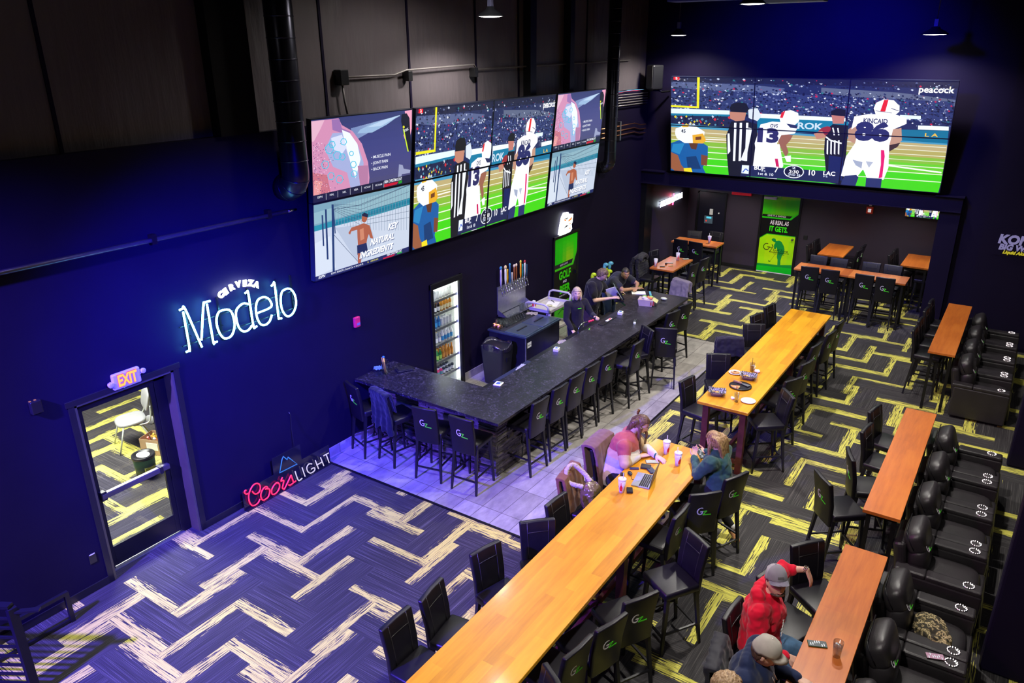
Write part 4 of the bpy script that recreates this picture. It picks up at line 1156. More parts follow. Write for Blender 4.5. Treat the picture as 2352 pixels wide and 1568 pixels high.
# small lit can-shaped sign over the beer poster door
t = empty('lit_sign', (0.0, 13.9, 2.33), 0, 'small white and orange glowing sign above the golf and beer door', 'sign')
def wpoly(mb, pts, x0, x1, by, bz):
    mb.prism([(y - by, z - bz) for y, z in pts], x0, x1, M=Matrix(((0, 0, 1), (1, 0, 0), (0, 1, 0))).to_4x4())
mb = MB(); wpoly(mb, [(13.60, 2.13), (13.66, 2.32), (13.72, 2.48), (13.80, 2.56), (13.98, 2.55), (14.02, 2.50), (14.20, 2.47), (14.17, 2.30), (14.13, 2.26), (14.16, 2.16), (14.08, 2.11), (13.72, 2.09)], 0.03, 0.055, 13.9, 2.33)
mb.build('glowing_panel', neon_mat('white_sign_face', (0.92, 0.97, 1.0), 6.0), t)
mb = MB()
for P in ([(13.80, 2.43), (13.90, 2.40), (13.90, 2.37), (13.82, 2.39)], [(13.98, 2.37), (14.16, 2.43), (14.12, 2.36), (14.0, 2.34)], [(13.98, 2.28), (14.12, 2.31), (14.08, 2.27)], [(14.0, 2.19), (14.1, 2.21), (14.08, 2.17)]):
    wpoly(mb, P, 0.056, 0.060, 13.9, 2.33)
mb.build('orange_marks', M_NEON_O, t)
mb = MB()
for P in ([(13.78, 2.44), (13.92, 2.40), (14.04, 2.46), (13.92, 2.43)], [(13.78, 2.22), (13.90, 2.28), (14.04, 2.26), (13.9, 2.24)], [(13.85, 2.52), (13.93, 2.51), (13.93, 2.50)]):
    wpoly(mb, P, 0.056, 0.060, 13.9, 2.33)
mb.build('dark_marks', M_BLACKPLASTIC, t)
t = empty('neon_sign', (0.12, 19.4, 1.95), 0, 'small white neon word with a red stroke on the alcove side wall', 'neon sign')
mb = MB(); mb.add(text_mesh('MICHELOB', 0.20, 0.006, 0.25, 0.006, 0.95), Matrix.Translation((0.05, -0.35, 0.0)) @ R90)
mb.build('left_word', neon_mat('white_neon_word', (0.80, 0.92, 1.0), 12.0), t)
mb = MB(); mb.add(text_mesh('ULTRA', 0.20, 0.006, 0.25, 0.006, 0.95), Matrix.Translation((0.05, 0.36, 0.02)) @ R90)
mb.build('right_word', MT['white_neon_word'], t)
mb = MB(); mb.tube([(0.05, 0.05, 0.16), (0.05, 0.02, -0.14)], 0.014, 8); mb.build('red_stroke', neon_mat('red_neon_stroke', (1.0, 0.02, 0.10), 30.0), t)
mb = MB(); mb.bx(0.0, 0.03, -0.78, 0.68, -0.004, 0.004); mb.bx(0.0, 0.03, -0.78, 0.68, 0.06, 0.066); mb.build('frame', M_BLACKPLASTIC, t)
t = empty('wall_sign', (8.1, 17.55, 2.15), 0, 'pale lettered sign reading Kona Big Wave at the right picture edge', 'sign')
RX = Matrix(((1, 0, 0, 0), (0, 0, -1, 0), (0, 1, 0, 0), (0, 0, 0, 1)))      # text plane -> faces -y
ML = emit('lilac_backlit_letters', (0.34, 0.30, 0.62), 0.55)
for tx, nm, size, x, z, m, sh in (('KONA', 'top_word', .235, -.02, .08, ML, .12), ('BIG WAVE', 'middle_word', .15, .02, -.07, ML, .15), ('Liquid Aloha', 'bottom_word', .085, -.03, -.165, emit('yellow_backlit_letters', (0.65, 0.55, 0.02), 0.7), .3)):
    mb = MB(); mb.add(text_mesh(tx, size, size * .05, sh, 0.01), Matrix.Translation((x, -0.02, z)) @ RX); mb.build(nm, m, t)
mb = MB(); mb.bx(-.42, .5, -.008, 0, -.24, .3); mb.build('backing', M_WALL, t)

# ------------------------------------------------------------------ left door with glass
d = empty('door_1', (-0.2, 4.09, 0), 0, kind='structure')
x = 0.0
def dl(mb, name, m, parent=d, **k): return mb.build(name, m, parent, **k)
mb = MB()
for y0, y1 in ((-0.56, -0.47), (0.42, 0.56)): mb.bx(-0.03, 0.03, y0, y1, 0, 2.24)
mb.bx(-0.03, 0.03, -0.56, 0.56, 2.13, 2.24); mb.bevel(0.004); dl(mb, 'door_frame', M_BLACKMETAL)
mb = MB(); mb.bx(-0.02, 0.02, -0.47, -0.44, .04, 2.13); mb.bx(-0.02, 0.02, .36, .42, .04, 2.13); mb.bx(-0.02, 0.02, -0.44, .36, 2.09, 2.13); mb.bx(-0.02, 0.02, -0.44, .36, 0.04, 0.30); mb.bevel(0.003)
leaf = dl(mb, 'door_leaf', M_BLACKMETAL)
mb = MB(); mb.bx(-0.004, 0.004, -0.445, 0.365, 0.30, 2.09); mb.build('glass', M_PANE, leaf)
mb = MB(); mb.bx(0.02, 0.09, -0.46, 0.40, 0.98, 1.05); mb.bevel(0.012); pb = mb.build('push_bar', mat('satin_dark_steel', (0.16, 0.15, 0.16), 0.3, 0.8), leaf)
mb = MB(); mb.bx(0.0, 0.085, -0.47, -0.40, .96, 1.07); mb.bevel(.01); mb.build('end_cap', M_BLACKPLASTIC, leaf)
mb = MB(); mb.bx(0.0, 0.10, .26, .30, .97, 1.06); mb.build('lock_box', M_BLACKPLASTIC, leaf)
mb = MB(); mb.bx(-0.06, 0.06, -0.5, 0.45, 0.0, 0.02); mb.bevel(.004); dl(mb, 'threshold', M_STEEL)
mb = MB(); mb.bx(0.0, 0.20, .56, .60, 0, 2.26); mb.bx(0.0, .2, -.60, -.56, 0, 2.26); mb.bx(0.0, .2, -.6, .6, 2.24, 2.27)
dl(mb, 'jamb', mat('grey_door_jamb', (0.09, 0.08, 0.045), 0.5))
mb = MB(); mb.bx(0.2, 0.215, .59, .66, 0, 2.33); mb.bx(0.2, .215, -.66, -.59, 0, 2.33); mb.bx(0.2, .22, -.68, .68, 2.27, 2.34); mb.bevel(.003); dl(mb, 'casing', M_BLACKWOOD)
# exit sign
t = empty('exit_sign', (0.0, 4.10, 2.38), 0, 'white EXIT sign with lit orange letters and two lamp heads over the glass door', 'exit sign')
mb = MB(); mb.bx(0.0, 0.055, -0.165, 0.165, -0.095, 0.095); mb.bevel(0.022, 4); mb.smooth(False).build('housing', mat('exit_sign_housing', (0.62, 0.58, 0.62), 0.4), t)
mb = MB(); mb.add(text_mesh('EXIT', 0.185, 0.006, 0, 0.004, 0.95), Matrix.Translation((0.058, 0.0, 0.0)) @ R90 @ Matrix.Diagonal((0.62, 1, 1, 1))); mb.build('letters', emit('orange_exit_letters', (1.0, 0.42, 0.01), 1.6), t)
mb = MB(); mb.add(text_mesh('EXIT', 0.185, 0.012, 0, 0.002, 0.95), Matrix.Translation((0.056, 0.0, 0.0)) @ R90 @ Matrix.Diagonal((0.62, 1, 1, 1))); mb.build('letter_outline', emit('red_exit_outline', (0.9, 0.03, 0.01), 0.8), t)
for s in (-1, 1):
    mb = MB(); mb.lathe([(0, -.02), (.024, -.02), (.032, .02), (.026, .026), (0, .02)], (0.04, s * 0.195, 0.01 + .02 * s), 16, M=Matrix.Rotation(PI / 2, 3, 'Y')); mb.tube([(0.03, s * .16, 0), (0.03, s * .19, 0.01)], 0.012)
    mb.build('lamp_head', MT['exit_sign_housing'], t)
mb = MB(); mb.lathe([(0, 0), (.006, 0), (.006, .004), (0, .004)], (0.03, -.04, -.1)); mb.build('test_lamp', emit('green_indicator', (0.05, 1, 0.3), 1.5), t)
# things on the left wall
t = empty('fire_strobe', (0, 7.69, 1.97), 0, 'pink-lit red fire pull station on the wall between door and bar', 'fire alarm')
mb = MB(); mb.bx(0, 0.05, -.055, .055, -.08, .08); mb.bevel(.012, 3); mb.build('housing', mat('pink_red_plastic', (0.75, 0.03, 0.09), 0.35), t)
mb = MB(); mb.bx(.05, .056, -.02, .04, -.045, -.01); mb.build('lens', mat('grey_lens', (.2, .2, .3), .2), t)
t = empty('wall_speaker_box', (0, 3.13, 2.42), 0, 'small dark box on the wall left of the glass door', 'wall box')
mb = MB(); mb.bx(0, 0.06, -.055, .055, -.07, .07); mb.bevel(.01, 3); mb.build('housing', M_BLACKPLASTIC, t)
mb = MB(); mb.bx(.01, .03, -.05, -.03, .07, .075); mb.bx(.01, .03, .0, .02, .07, .075); mb.build('indicator', emit('amber_indicator', (.8, .3, .1), .5), t)
t = empty('light_switch', (0, 3.32, 0.42), 0, 'small socket with a white corner low on the wall left of the door', 'socket')
mb = MB(); mb.bx(0, 0.008, -.04, .04, -.06, .06); mb.build('plate', M_BLACKPLASTIC, t)
mb = MB(); mb.bx(.008, .012, -.03, .03, .05, .062); mb.build('label', M_WHITE, t)
def duct(y, label, z0, r=0.17):
    t = empty('spiral_duct', (0.27, y, z0), 0, label, 'duct')
    top = 9.0 - z0
    mb = MB()
    mb.tube([(0, 0, top), (0, 0, 0.2)] + [(-0.20 + 0.20 * math.cos(a), 0, 0.2 - 0.20 * math.sin(a)) for a in [k * PI / 16 for k in range(1, 9)]] + [(-0.27, 0, 0.0)], r, 24)
    mb.build('pipe', M_GALV, t)
    z = 0.35
    while z < top:
        mb = MB(); mb.tube([(0, 0, z), (0, 0, z + .012)], r + 0.006, 24); z += 0.24
        mb.build('seam', M_GALV, t)
    for a in (.3, .8, 1.3):
        c = Vector((-0.20 + 0.20 * math.cos(a), 0, 0.2 - 0.20 * math.sin(a)))
        dd = Vector((-math.sin(a), 0, -math.cos(a)))
        mb = MB(); mb.tube([c, c + dd * .012], r + .006, 24)
        mb.build('seam', M_GALV, t)
    return t
duct(6.62, 'large black round duct coming down the wall left of the televisions and bending into it', 4.15, 0.17)
duct(15.40, 'black round duct right of the wall televisions, bending into the wall', 3.30, 0.13)
# rail conduit on the ledge line
t = empty('conduit', (0.05, 3.2, 3.86), 0, 'long shiny pipe running along the blue wall to a bracket under the round duct', 'pipe')
mb = MB(); mb.tube([(0, -9.0, 0.02), (0, 3.4, -0.02)], 0.028, 12); mb.build('pipe', mat('glossy_painted_pipe', (0.12, 0.10, 0.16), 0.2, 0.6), t)
for y in (1.5, 3.1):
    mb = MB(); mb.bx(-.05, .03, y - .03, y + .03, -.06, .05); mb.build('bracket', M_BLACKMETAL, t)
mb = MB(); mb.tube([(0, 3.4, -0.02), (0, 3.55, -0.02)], 0.02, 12); mb.build('tip', M_CHROME, t)
t = empty('conduit', (-0.06, 7.9, 5.45), 0, 'thin grey conduit with junction boxes running above the televisions', 'pipe')
mb = MB(); mb.tube([(0, 0, 0), (0, 1.05, 0), (.05, 1.25, .06), (.05, 2.95, .1), (0, 3.1, .02), (0, 9.0, .06)], 0.014, 10)
mb.build('pipe', mat('grey_conduit', (0.22, 0.20, 0.20), 0.45, .4), t)
mb = MB(); mb.bx(-.05, .09, -.12, .03, -.1, .1); mb.bevel(.01); mb.build('junction_box', M_BLACKPLASTIC, t)
mb = MB(); mb.bx(-.05, .07, 1.28, 1.38, -.1, .05); mb.bevel(.01); mb.build('junction_box', M_BLACKPLASTIC, t)
mb = MB(); mb.bx(-.05, .07, 2.95, 3.05, -.1, .05); mb.bevel(.01); mb.build('junction_box', M_BLACKPLASTIC, t)
mb = MB(); mb.tube([(.03, -.05, -.08), (.03, -.03, -.3), (.03, .02, -.55)], 0.016, 8); mb.build('cable_drop', MT['grey_conduit'], t)
for k in range(5):
    z = 4.79 - k * 0.057
    mb = MB(); mb.tube([(0.06, 15.6, z), (0.06, 17.66, z - .02)], 0.012, 8)
    mb.build('conduit', MT['grey_conduit'], label='thin grey wall conduit, %s of five stacked between duct and corner speaker' % ['topmost', 'second from top', 'middle', 'fourth from top', 'lowest'][k], cat='pipe', group='grey conduits by the corner')
for k in range(3):
    z = 4.13 - k * 0.10
    mb = MB(); mb.tube([(0.07, 13.5, z), (0.07, 17.0, z - .01), (0.07, 17.3, z - .07), (0.07, 17.62, z - .08)], 0.013, 10)
    mb.build('copper_pipe', M_COPPER, label='copper pipe right of the wall televisions, %s of three' % ['top', 'middle', 'bottom'][k], cat='pipe', group='copper pipes by the corner')
mb = MB(); mb.bx(0.0, 0.09, 16.22, 16.27, 3.80, 4.22); mb.bevel(.004)
mb.build('pipe_bracket', M_STEEL, label='steel strut holding the three copper pipes on the wall', cat='bracket')
RR = random.Random(2)
for k, (c, nm) in enumerate((((.55, .03, .05), 'red'), ((.03, .18, .6), 'blue'), ((.05, .45, .5), 'teal'))):
    mb = MB(); pts = [(0.08, 15.6 + i * .2, 4.84 + 0.02 * RR.random() + k * .008) for i in range(10)]
    mb.tube([(a, b, c2) for a, b, c2 in smoothpath(pts, 4)], 0.006, 6)
    mb.build('cable', mat('%s_cable_jacket' % nm, c, .4), label='%s network cable lying on the conduits right of the wall televisions' % nm, cat='cable', group='network cables')
t = empty('corner_speaker', (0.33, 17.42, 4.86), math.radians(-35), 'black loudspeaker hung high in the corner beside the far video wall', 'speaker')
mb = MB(); mb.box((0, 0, 0.27), (0.30, 0.28, 0.54), bev=0.03); mb.build('cabinet', M_BLACKPLASTIC, t)
mb = MB(); mb.box((0, -0.145, 0.28), (0.26, 0.01, 0.48)); mb.build('grille', mat('speaker_grille', (.03, .03, .032), .7, bump=.4, bs=300), t)
mb = MB(); mb.tube([(0, .1, -.02), (0, .22, -.06), (0, .42, -.05)], .02); mb.box((0, 0, -.02), (.16, .16, .03)); mb.build('bracket', M_BLACKMETAL, t)

# ------------------------------------------------------------------ poster doors
door = empty('door_2', (0.012, 13.97, 0), 0, kind='structure')
mb = MB(); mb.bx(0, .03, -.53, -.48, 0, 2.1); mb.bx(0, .03, .48, .53, 0, 2.1); mb.bx(0, .045, -.53, .53, 2.05, 2.1); mb.bevel(.004); mb.build('door_frame', M_BLACKMETAL, door)
mb = MB(); mb.bx(0, .02, -.48, .48, 0, 2.05); mb.build('door_leaf', M_BLACKPLASTIC, door)
a = Art(aspect=0.92 / 1.95)
a.uv((10, 10, 14), (0, 0), (1, 0), (1, 1), (0, 1))
def greengrid(a, u0, v0, u1, v1, f, nx=6, ny=8, clip=None):
    for i in range(nx):
        for j in range(ny):
            U = [u0 + (u1 - u0) * t / nx for t in (i, i + 1)]; V = [v0 + (v1 - v0) * t / ny for t in (j, j + 1)]
            a.uv(f((U[0] + U[1]) / 2, (V[0] + V[1]) / 2), (U[0], V[0]), (U[1], V[0]), (U[1], V[1]), (U[0], V[1]))
greengrid(a, 0, 0, 1, .33, lambda u, v: (int(20 + 130 * math.exp(-((u - .62) ** 2 + (v - .24) ** 2 * 3) * 14)), int(190 + 30 * u), int(10)))
a.uv((10, 10, 14), (.8, .34), (1, .20), (1, .34)); a.uv((60, 200, 10), (0, .315), (.78, .315), (.84, .29), (.96, .19), (1, .17), (1, .2), (.83, .345), (0, .345))
a.uv((30, 24, 40), (0, .275), (.82, .275), (.76, .32), (0, .32)); a.text((200, 190, 215), 'BEER CAVE', .40, .298, .019, .015, 0, 1.25)
a.uv((60, 200, 10), (0, .322), (.80, .322), (.80, .338), (0, .338))
a.text((60, 215, 10), 'GOLF', .45, .42, .085, .04, 0, .82); a.text((225, 215, 235), 'AND', .45, .495, .028, .02, 0, .95)
a.text((60, 215, 10), 'BEER', .45, .58, .085, .04, 0, .82); a.text((225, 215, 235), "THAT'S WHY I'M HERE", .45, .648, .018, .01, 0, .95)
greengrid(a, 0, .70, 1, 1, lambda u, v: (int(50 + 60 * u), int(190 - 60 * (v - .7)), 8)); a.uv((14, 12, 20), (0, .685), (1, .685), (1, .71), (0, .71))
a.ln((20, 60, 20), .012, (.15, .84), (.35, .80), (.6, .86))
MD = Matrix.Translation((.0215, 0, 1.03)) @ R90
a.build('printed_film', MD, .94, 2.0, door, M_PRINT)
mb = MB(); mb.bx(.02, .05, -.48, .48, .69, .73); mb.bevel(.005); mb.build('crossbar', M_BLACKMETAL, door)
mb = MB(); mb.bx(.02, .07, .37, .41, 1.12, 1.2); mb.build('door_handle', M_BLACKMETAL, door)
door = empty('door_3', (2.70, 20.665, 0), 0, kind='structure')
mb = MB(); mb.bx(-.53, -.475, -.03, 0, 0, 2.14); mb.bx(.475, .53, -.03, 0, 0, 2.14); mb.bx(-.53, .53, -.03, 0, 2.09, 2.14); mb.bevel(.004); mb.build('door_frame', M_BLACKMETAL, door)
mb = MB(); mb.bx(-.475, .475, -.015, 0, .01, 2.09); mb.build('door_leaf', M_BLACKPLASTIC, door)
a = Art([(130, 50), (755, 105), (592, 1510), (8, 1410)], aspect=0.94 / 2.07)
a.uv((8, 8, 12), (0, 0), (1, 0), (1, 1), (0, 1))
def gz(u, v):
    b = 1 if (v < .04 and u > .45) else .35
    return (int(60 + 90 * max(0, math.sin(v * 30 + u * 2)) * b + 40 * math.exp(-((u - .45) ** 2 + (v - .1) ** 2) * 30)), int(215 + 15 * math.sin(v * 40)), 4)
greengrid(a, 0, 0, 1, .262, gz, 8, 14)
a.p((8, 8, 12), (760, 380), (590, 512), (760, 560)); a.p((8, 8, 12), (105, 395), (612, 445), (565, 490), (100, 440)); a.p((40, 225, 10), (98, 436), (570, 488), (716, 385), (730, 395), (588, 516), (96, 464))
a.text((250, 240, 250), 'GIVE IT A SWING!', *a.f(345, 440), .021, .018, 0, .98)
a.text((250, 240, 250), 'AS REAL AS', *a.f(392, 570), .052, .03, 0, .62); a.text((60, 240, 10), 'IT GETS.', *a.f(375, 685), .066, .035, 0, .68)
a.p((176, 240, 0), (62, 825), (180, 752), (668, 815), (604, 1335), (592, 1510), (8, 1410), (22, 1285))
greengrid(a, .03, .56, .99, .92, lambda u, v: (int(150 + 50 * math.exp(-((u - .5) ** 2 + (v - .7) ** 2 * 2) * 6)), 240, 0), 6, 8)
a.p((30, 200, 20), (62, 825), (180, 752), (668, 815), (666, 828), (182, 766), (64, 838))
a.p((8, 8, 12), (40, 740), (180, 750), (60, 824))
a.p((0, 150, 50), (20, 1278), (360, 1325), (604, 1330), (600, 1400), (18, 1320)); a.p((0, 200, 30), (18, 1318), (600, 1392), (592, 1512), (8, 1410))
gm = (8, 150, 60)
a.p(gm, (262, 860), (290, 840), (325, 850), (340, 895), (385, 885), (430, 905), (470, 985), (482, 1050), (470, 1120), (440, 1160), (428, 1200), (414, 1250), (412, 1335), (362, 1330), (366, 1230), (352, 1180), (366, 1100), (350, 1000), (336, 1040), (300, 1020), (305, 960), (330, 920), (300, 905), (268, 885))
a.ln((40, 90, 20), 4, (345, 1105), (240, 1250)); a.p((10, 120, 20), (208, 1240), (245, 1250), (242, 1268), (206, 1255)); a.ln((20, 70, 30), 14, (268, 950), (290, 1000))
a.ln((6, 20, 6), 12, *[(180 + 52 * math.cos(math.radians(k)), 990 + 56 * math.sin(math.radians(k))) for k in range(-60, -320, -20)]); a.ln((6, 20, 6), 10, (150, 1038), (200, 1045), (232, 998), (185, 996))
a.ln((6, 20, 6), 10, (190, 998), (282, 1008), (226, 1085), (556, 1132))
a.text((10, 40, 10), 'Golf Zone', *a.f(412, 1072), .035, .012, 0, .92)
a.text((20, 70, 10), 'Indoor Golf Lounge', *a.f(385, 1135), .013, .006, 0, .95)
a.build('printed_film', Matrix.Translation((0, -.0165, 1.05)) @ RX, .94, 2.07, door, M_PRINT)
mb = MB(); mb.bx(-.45, -.12, -.08, -.016, 1.99, 2.06); mb.bevel(.006); c = mb.build('door_closer', mat('silver_closer', (.6, .55, .66), .35, .5), door)
mb = MB(); mb.bar((-.2, -.06, 2.06), (-.02, -.14, 2.10), .015); mb.bar((-.02, -.14, 2.10), (0, -.03, 2.11), .015); mb.build('closer_arm', M_CHROME, door)
mb = MB(); mb.lathe([(0, 0), (.032, 0), (.032, .01), (.015, .02), (.015, .04), (.03, .055), (.028, .075), (0, .08)], (.40, -.016, .98), 20, M=Matrix.Rotation(PI / 2, 3, 'X')); mb.build('door_handle', M_CHROME, door)
mb = MB(); mb.bx(-.47, .47, -.02, -.012, .0, .025); mb.build('sill', M_WHITE, door)
door = empty('door_4', (0.90, 20.665, 0), 0, kind='structure')
mb = MB(); mb.bx(-.50, -.45, -.03, 0, 0, 2.02); mb.bx(.30, .34, -.04, 0, 0, 2.0); mb.bx(-.5, .34, -.03, 0, 1.97, 2.02); mb.bevel(.003); mb.build('door_frame', M_BLACKMETAL, door)
mb = MB(); mb.bx(-.45, .30, -.012, 0, .01, 1.97); mb.build('door_leaf', mat('dark_blue_black_door', (.008, .008, .02), .35), door)
mb = MB(); mb.bx(-.26, -.02, -.03, -.012, 1.15, 1.36); mb.build('keypad', mat('blue_grey_keypad', (.10, .16, .22), .4), door)
mb = MB(); mb.bx(-.20, -.06, -.034, -.03, 1.29, 1.34); mb.build('keypad_display', emit('cyan_display', (.1, .7, .9), 1.0), door)
mb = MB(); mb.bx(-.22, -.18, -.034, -.03, 1.2, 1.24); mb.build('keypad_lamp', emit('red_lamp', (.9, .05, .03), .8), door)
mb = MB(); mb.bx(-.12, -.03, -.04, -.012, 1.40, 1.56); mb.build('reader', M_WHITE, door)
mb = MB(); mb.bx(.13, .16, -.05, -.012, 1.45, 1.48); mb.build('peephole', M_WHITE, door)
mb = MB(); mb.bx(1.36, 1.90, 20.60, 20.68, 2.02, 2.16); mb.bevel(.01); mb.build('alarm_box', mat('bright_red_enamel', (.85, .01, .04), .4), label='red flat box high on the alcove back wall left of the poster door', cat='wall box')
t = empty('fire_strobe', (4.86, 20.68, 1.96), 0, 'red fire strobe with white lens on the alcove back wall', 'fire alarm')
mb = MB(); mb.bx(-.08, .08, -.06, 0, -.09, .09); mb.bevel(.015, 3); mb.build('housing', mat('orange_red_plastic', (.85, .08, .03), .35), t)
mb = MB(); mb.bx(-.035, .035, -.075, -.06, -.05, .03); mb.build('lens', emit('strobe_lens', (.9, .9, .9), .5, (.8, .8, .8)), t)
mb = MB(); mb.bx(-.03, .03, -.05, 0, .1, .14); mb.build('conduit_stub', M_WHITE, t)
mb = MB(); mb.bx(3.36, 3.46, 20.665, 20.68, 1.02, 1.13); mb.bevel(.003); mb.build('switch_plate', M_BLACKPLASTIC, label='small black switch plate right of the green poster door', cat='switch plate')
# ------------------------------------------------------------------ pendant lamps, each with its own light
M_BULB = emit('lamp_diffuser', (1.0, 0.95, 0.85), 10.0)
def pendant(x, y, z, label, energy=260, r=0.2, group='bowl pendants under the ceiling', spot_=150, lit=True):
    t = empty('pendant_lamp', (x, y, z), 0, label, 'pendant lamp', group)
    mb = MB(); mb.lathe([(r, 0), (r * 0.98, 0.012), (r * 0.72, 0.055), (r * 0.35, 0.10), (r * 0.30, 0.13), (0.0, 0.135)], (0, 0, 0), 28)
    mb.lathe([(r, 0), (r * 0.94, 0.008), (r * 0.66, 0.05), (r * 0.3, 0.095), (0, 0.1)], (0, 0, 0), 28)
    mb.build('shade', mat('black_enamel_shade', (.012, .012, .016), .3), t)
    mb = MB(); mb.lathe([(0, -.012), (r * .6, -.008), (r * .88, .004), (r * .88, .01), (0, .01)], (0, 0, 0), 28)
    mb.build('diffuser', M_BULB if lit else M_BLACKPLASTIC, t)
    mb = MB(); mb.box((0, 0, .2), (.07, .07, .13), bev=.008); mb.build('driver_box', mat('blue_grey_driver_box', (.10, .10, .18), .5), t)
    mb = MB(); mb.tube([(0, 0, .26), (0, 0, 9.0 - z)], .008, 6); mb.build('cord', M_BLACKPLASTIC, t)
    if lit:
        l = bpy.data.lights.new('lamp_light', 'SPOT'); l.energy = energy; l.color = WARM; l.spot_size = math.radians(spot_); l.spot_blend = .6; l.shadow_soft_size = .12
        o = bpy.data.objects.new('lamp_light', l); COL.objects.link(o); o.parent = t; o.location = (0, 0, -.03)
    return t
pendant(0.95, 10.0, 6.24, 'lit bowl lamp glowing at the top edge above the wall televisions', 420)
pendant(1.06, 16.9, 6.02, 'lit bowl lamp hanging above the left end of the far video wall', 420, .2)
pendant(6.05, 16.9, 5.97, 'bowl lamp hanging above the right end of the far video wall', 420, .24)
for k, (x, y, z) in enumerate(LAMPS):
    pendant(x, y, z, 'bowl lamp above the picture over the %s' % ['near drink rail', 'near wing of the bar', 'middle drink rail', 'food basket table', 'near recliners', 'far recliners'][k], [1250, 330, 1300, 1250, 100, 100][k])
pendant(1.3, 3.5, 7.4, 'added unseen narrow lamp that makes the floor spill in front of the glass door', 420, .14, spot_=26)  # unseen lamp, added to throw a pale spill on the carpet by the door
# downlights in the low ceiling of the alcove
for k, (x, y) in enumerate(((1.6, 19.4), (3.4, 19.0), (5.6, 19.2))):
    t = empty('recessed_light', (x, y, H_BEAM), 0, 'recessed ceiling light of the alcove, %s' % ['left', 'middle', 'right'][k], 'ceiling light', 'alcove ceiling lights')
    mb = MB(); mb.lathe([(0, 0), (.07, 0), (.09, -.006), (.09, 0)], (0, 0, -.001)); mb.build('trim', M_BLACKMETAL, t)
    l = bpy.data.lights.new('lamp_light', 'SPOT'); l.energy = 140; l.color = (1, .93, .85); l.spot_size = math.radians(140); l.spot_blend = .7; l.shadow_soft_size = .06
    o = bpy.data.objects.new('lamp_light', l); COL.objects.link(o); o.parent = t; o.location = (0, 0, -.03)
# ceiling fan whose blade tips reach into the top of the frame
t = empty('ceiling_fan', (3.93, 13.2, 6.60), 0, 'large ceiling fan with one blue and one pale blade at the top edge', 'ceiling fan')
mb = MB(); mb.cyl((0, 0, 0), .09, .35, 24); mb.tube([(0, 0, .3), (0, 0, 2.4)], .03); mb.build('motor', M_BLACKMETAL, t)
for x0, x1, zz, nm, m in ((.10, 1.0, -.17, 'pale_blade', mat('pale_fan_blade', (.42, .50, .52), .4)), (-1.5, -.10, -.10, 'dark_blade', mat('blue_fan_blade', (.04, .04, .25), .4))):
    mb = MB(); mb.prism([(x0, -.2), (x1, -.16), (x1, .12), (x0, .2)], zz, zz + .04); mb.bar(((x0 if x0 > 0 else x1), 0, zz + .04), (0, 0, .1), .04); mb.bevel(.01); mb.build(nm, m, t)
# ------------------------------------------------------------------ lit room behind the glass door
mb = MB(); mb.bx(-6.0, -5.9, -2, 9, 0, 3.2); mb.bx(-5.9, -.3, 8.9, 9, 0, 3.2); mb.bx(-5.9, -.3, -2.1, -2, 0, 3.2); st('wall_side_room', mb, mat('pale_side_room_wall', (.5, .5, .5), .6))
mb = MB(); mb.bx(-6.0, -.3, -2, 9, 3.2, 3.3); st('ceiling_side_room', mb, MT['pale_side_room_wall'])
t = empty('ceiling_panel', (-2.6, 4.6, 3.18), 0, 'flat ceiling light of the side room behind the glass door', 'ceiling light')
mb = MB(); mb.bx(-.7, .7, -1.2, 1.2, -.02, .02); mb.build('diffuser', emit('panel_diffuser', (1, .98, .92), 4), t)
l = bpy.data.lights.new('lamp_light', 'AREA'); l.energy = 420; l.color = (1, .98, .92); l.shape = 'RECTANGLE'; l.size = 1.4; l.size_y = 2.4
o = bpy.data.objects.new('lamp_light', l); COL.objects.link(o); o.parent = t; o.location = (0, 0, -.04)
# ------------------------------------------------------------------ bar back
RB = random.Random(11)
TZ = 0.012
# bottle cooler window in the wall
t = empty('beverage_cooler', (-0.02, 9.86, 0), 0, 'tall lit glass-fronted cooler of bottles set in the bar wall', 'cooler')
mb = MB()
W2 = .39
mb.bx(-.55, -.53, -W2, W2, .02, 2.04); mb.bx(-.55, .0, -W2, -W2 + .02, .02, 2.04); mb.bx(-.55, 0, W2 - .02, W2, .02, 2.04); mb.bx(-.55, 0, -W2, W2, 2.02, 2.04); mb.bx(-.55, 0, -W2, W2, .02, .05)
mb.build('cabinet', mat('white_cooler_lining', (.7, .72, .7), .4), t)
mb = MB(); mb.bx(0, .05, -W2 - .05, -W2 + .03, .0, 2.10); mb.bx(0, .05, W2 - .03, W2 + .05, 0, 2.10); mb.bx(0, .06, -W2 - .05, W2 + .05, 2.0, 2.10); mb.bevel(.006); mb.build('door_frame', M_BLACKMETAL, t)
mb = MB(); mb.bx(.012, .02, -W2 + .03, W2 - .03, .05, 2.0); mb.build('door_glass', M_PANE, t)
for yy in (W2 - .06, -W2 + .05):
    mb = MB(); mb.tube([(-.05, yy, .08), (-.05, yy, 1.98)], .012, 8); mb.build('light_tube', emit('cool_white_tube', (.95, 1.0, .92), 9.0), t)
l = bpy.data.lights.new('lamp_light', 'AREA'); l.energy = 9; l.color = (.95, 1, .92); l.shape = 'RECTANGLE'; l.size = .6; l.size_y = .3
o = bpy.data.objects.new('lamp_light', l); COL.objects.link(o); o.parent = t; o.location = (-.25, 0, 2.0)
SHZ = [.30, .60, .92, 1.22, 1.50, 1.74]
for z in SHZ:
    mb = MB()
    for k in range(9): mb.bx(-.50 + k * .055, -.495 + k * .055, -W2 + .02, W2 - .02, z - .006, z)
    mb.bx(-.05, -.03, -W2 + .02, W2 - .02, z - .03, z + .012)
    mb.build('shelf', mat('shelf_wire', (.35, .36, .36), .35, .8), t)
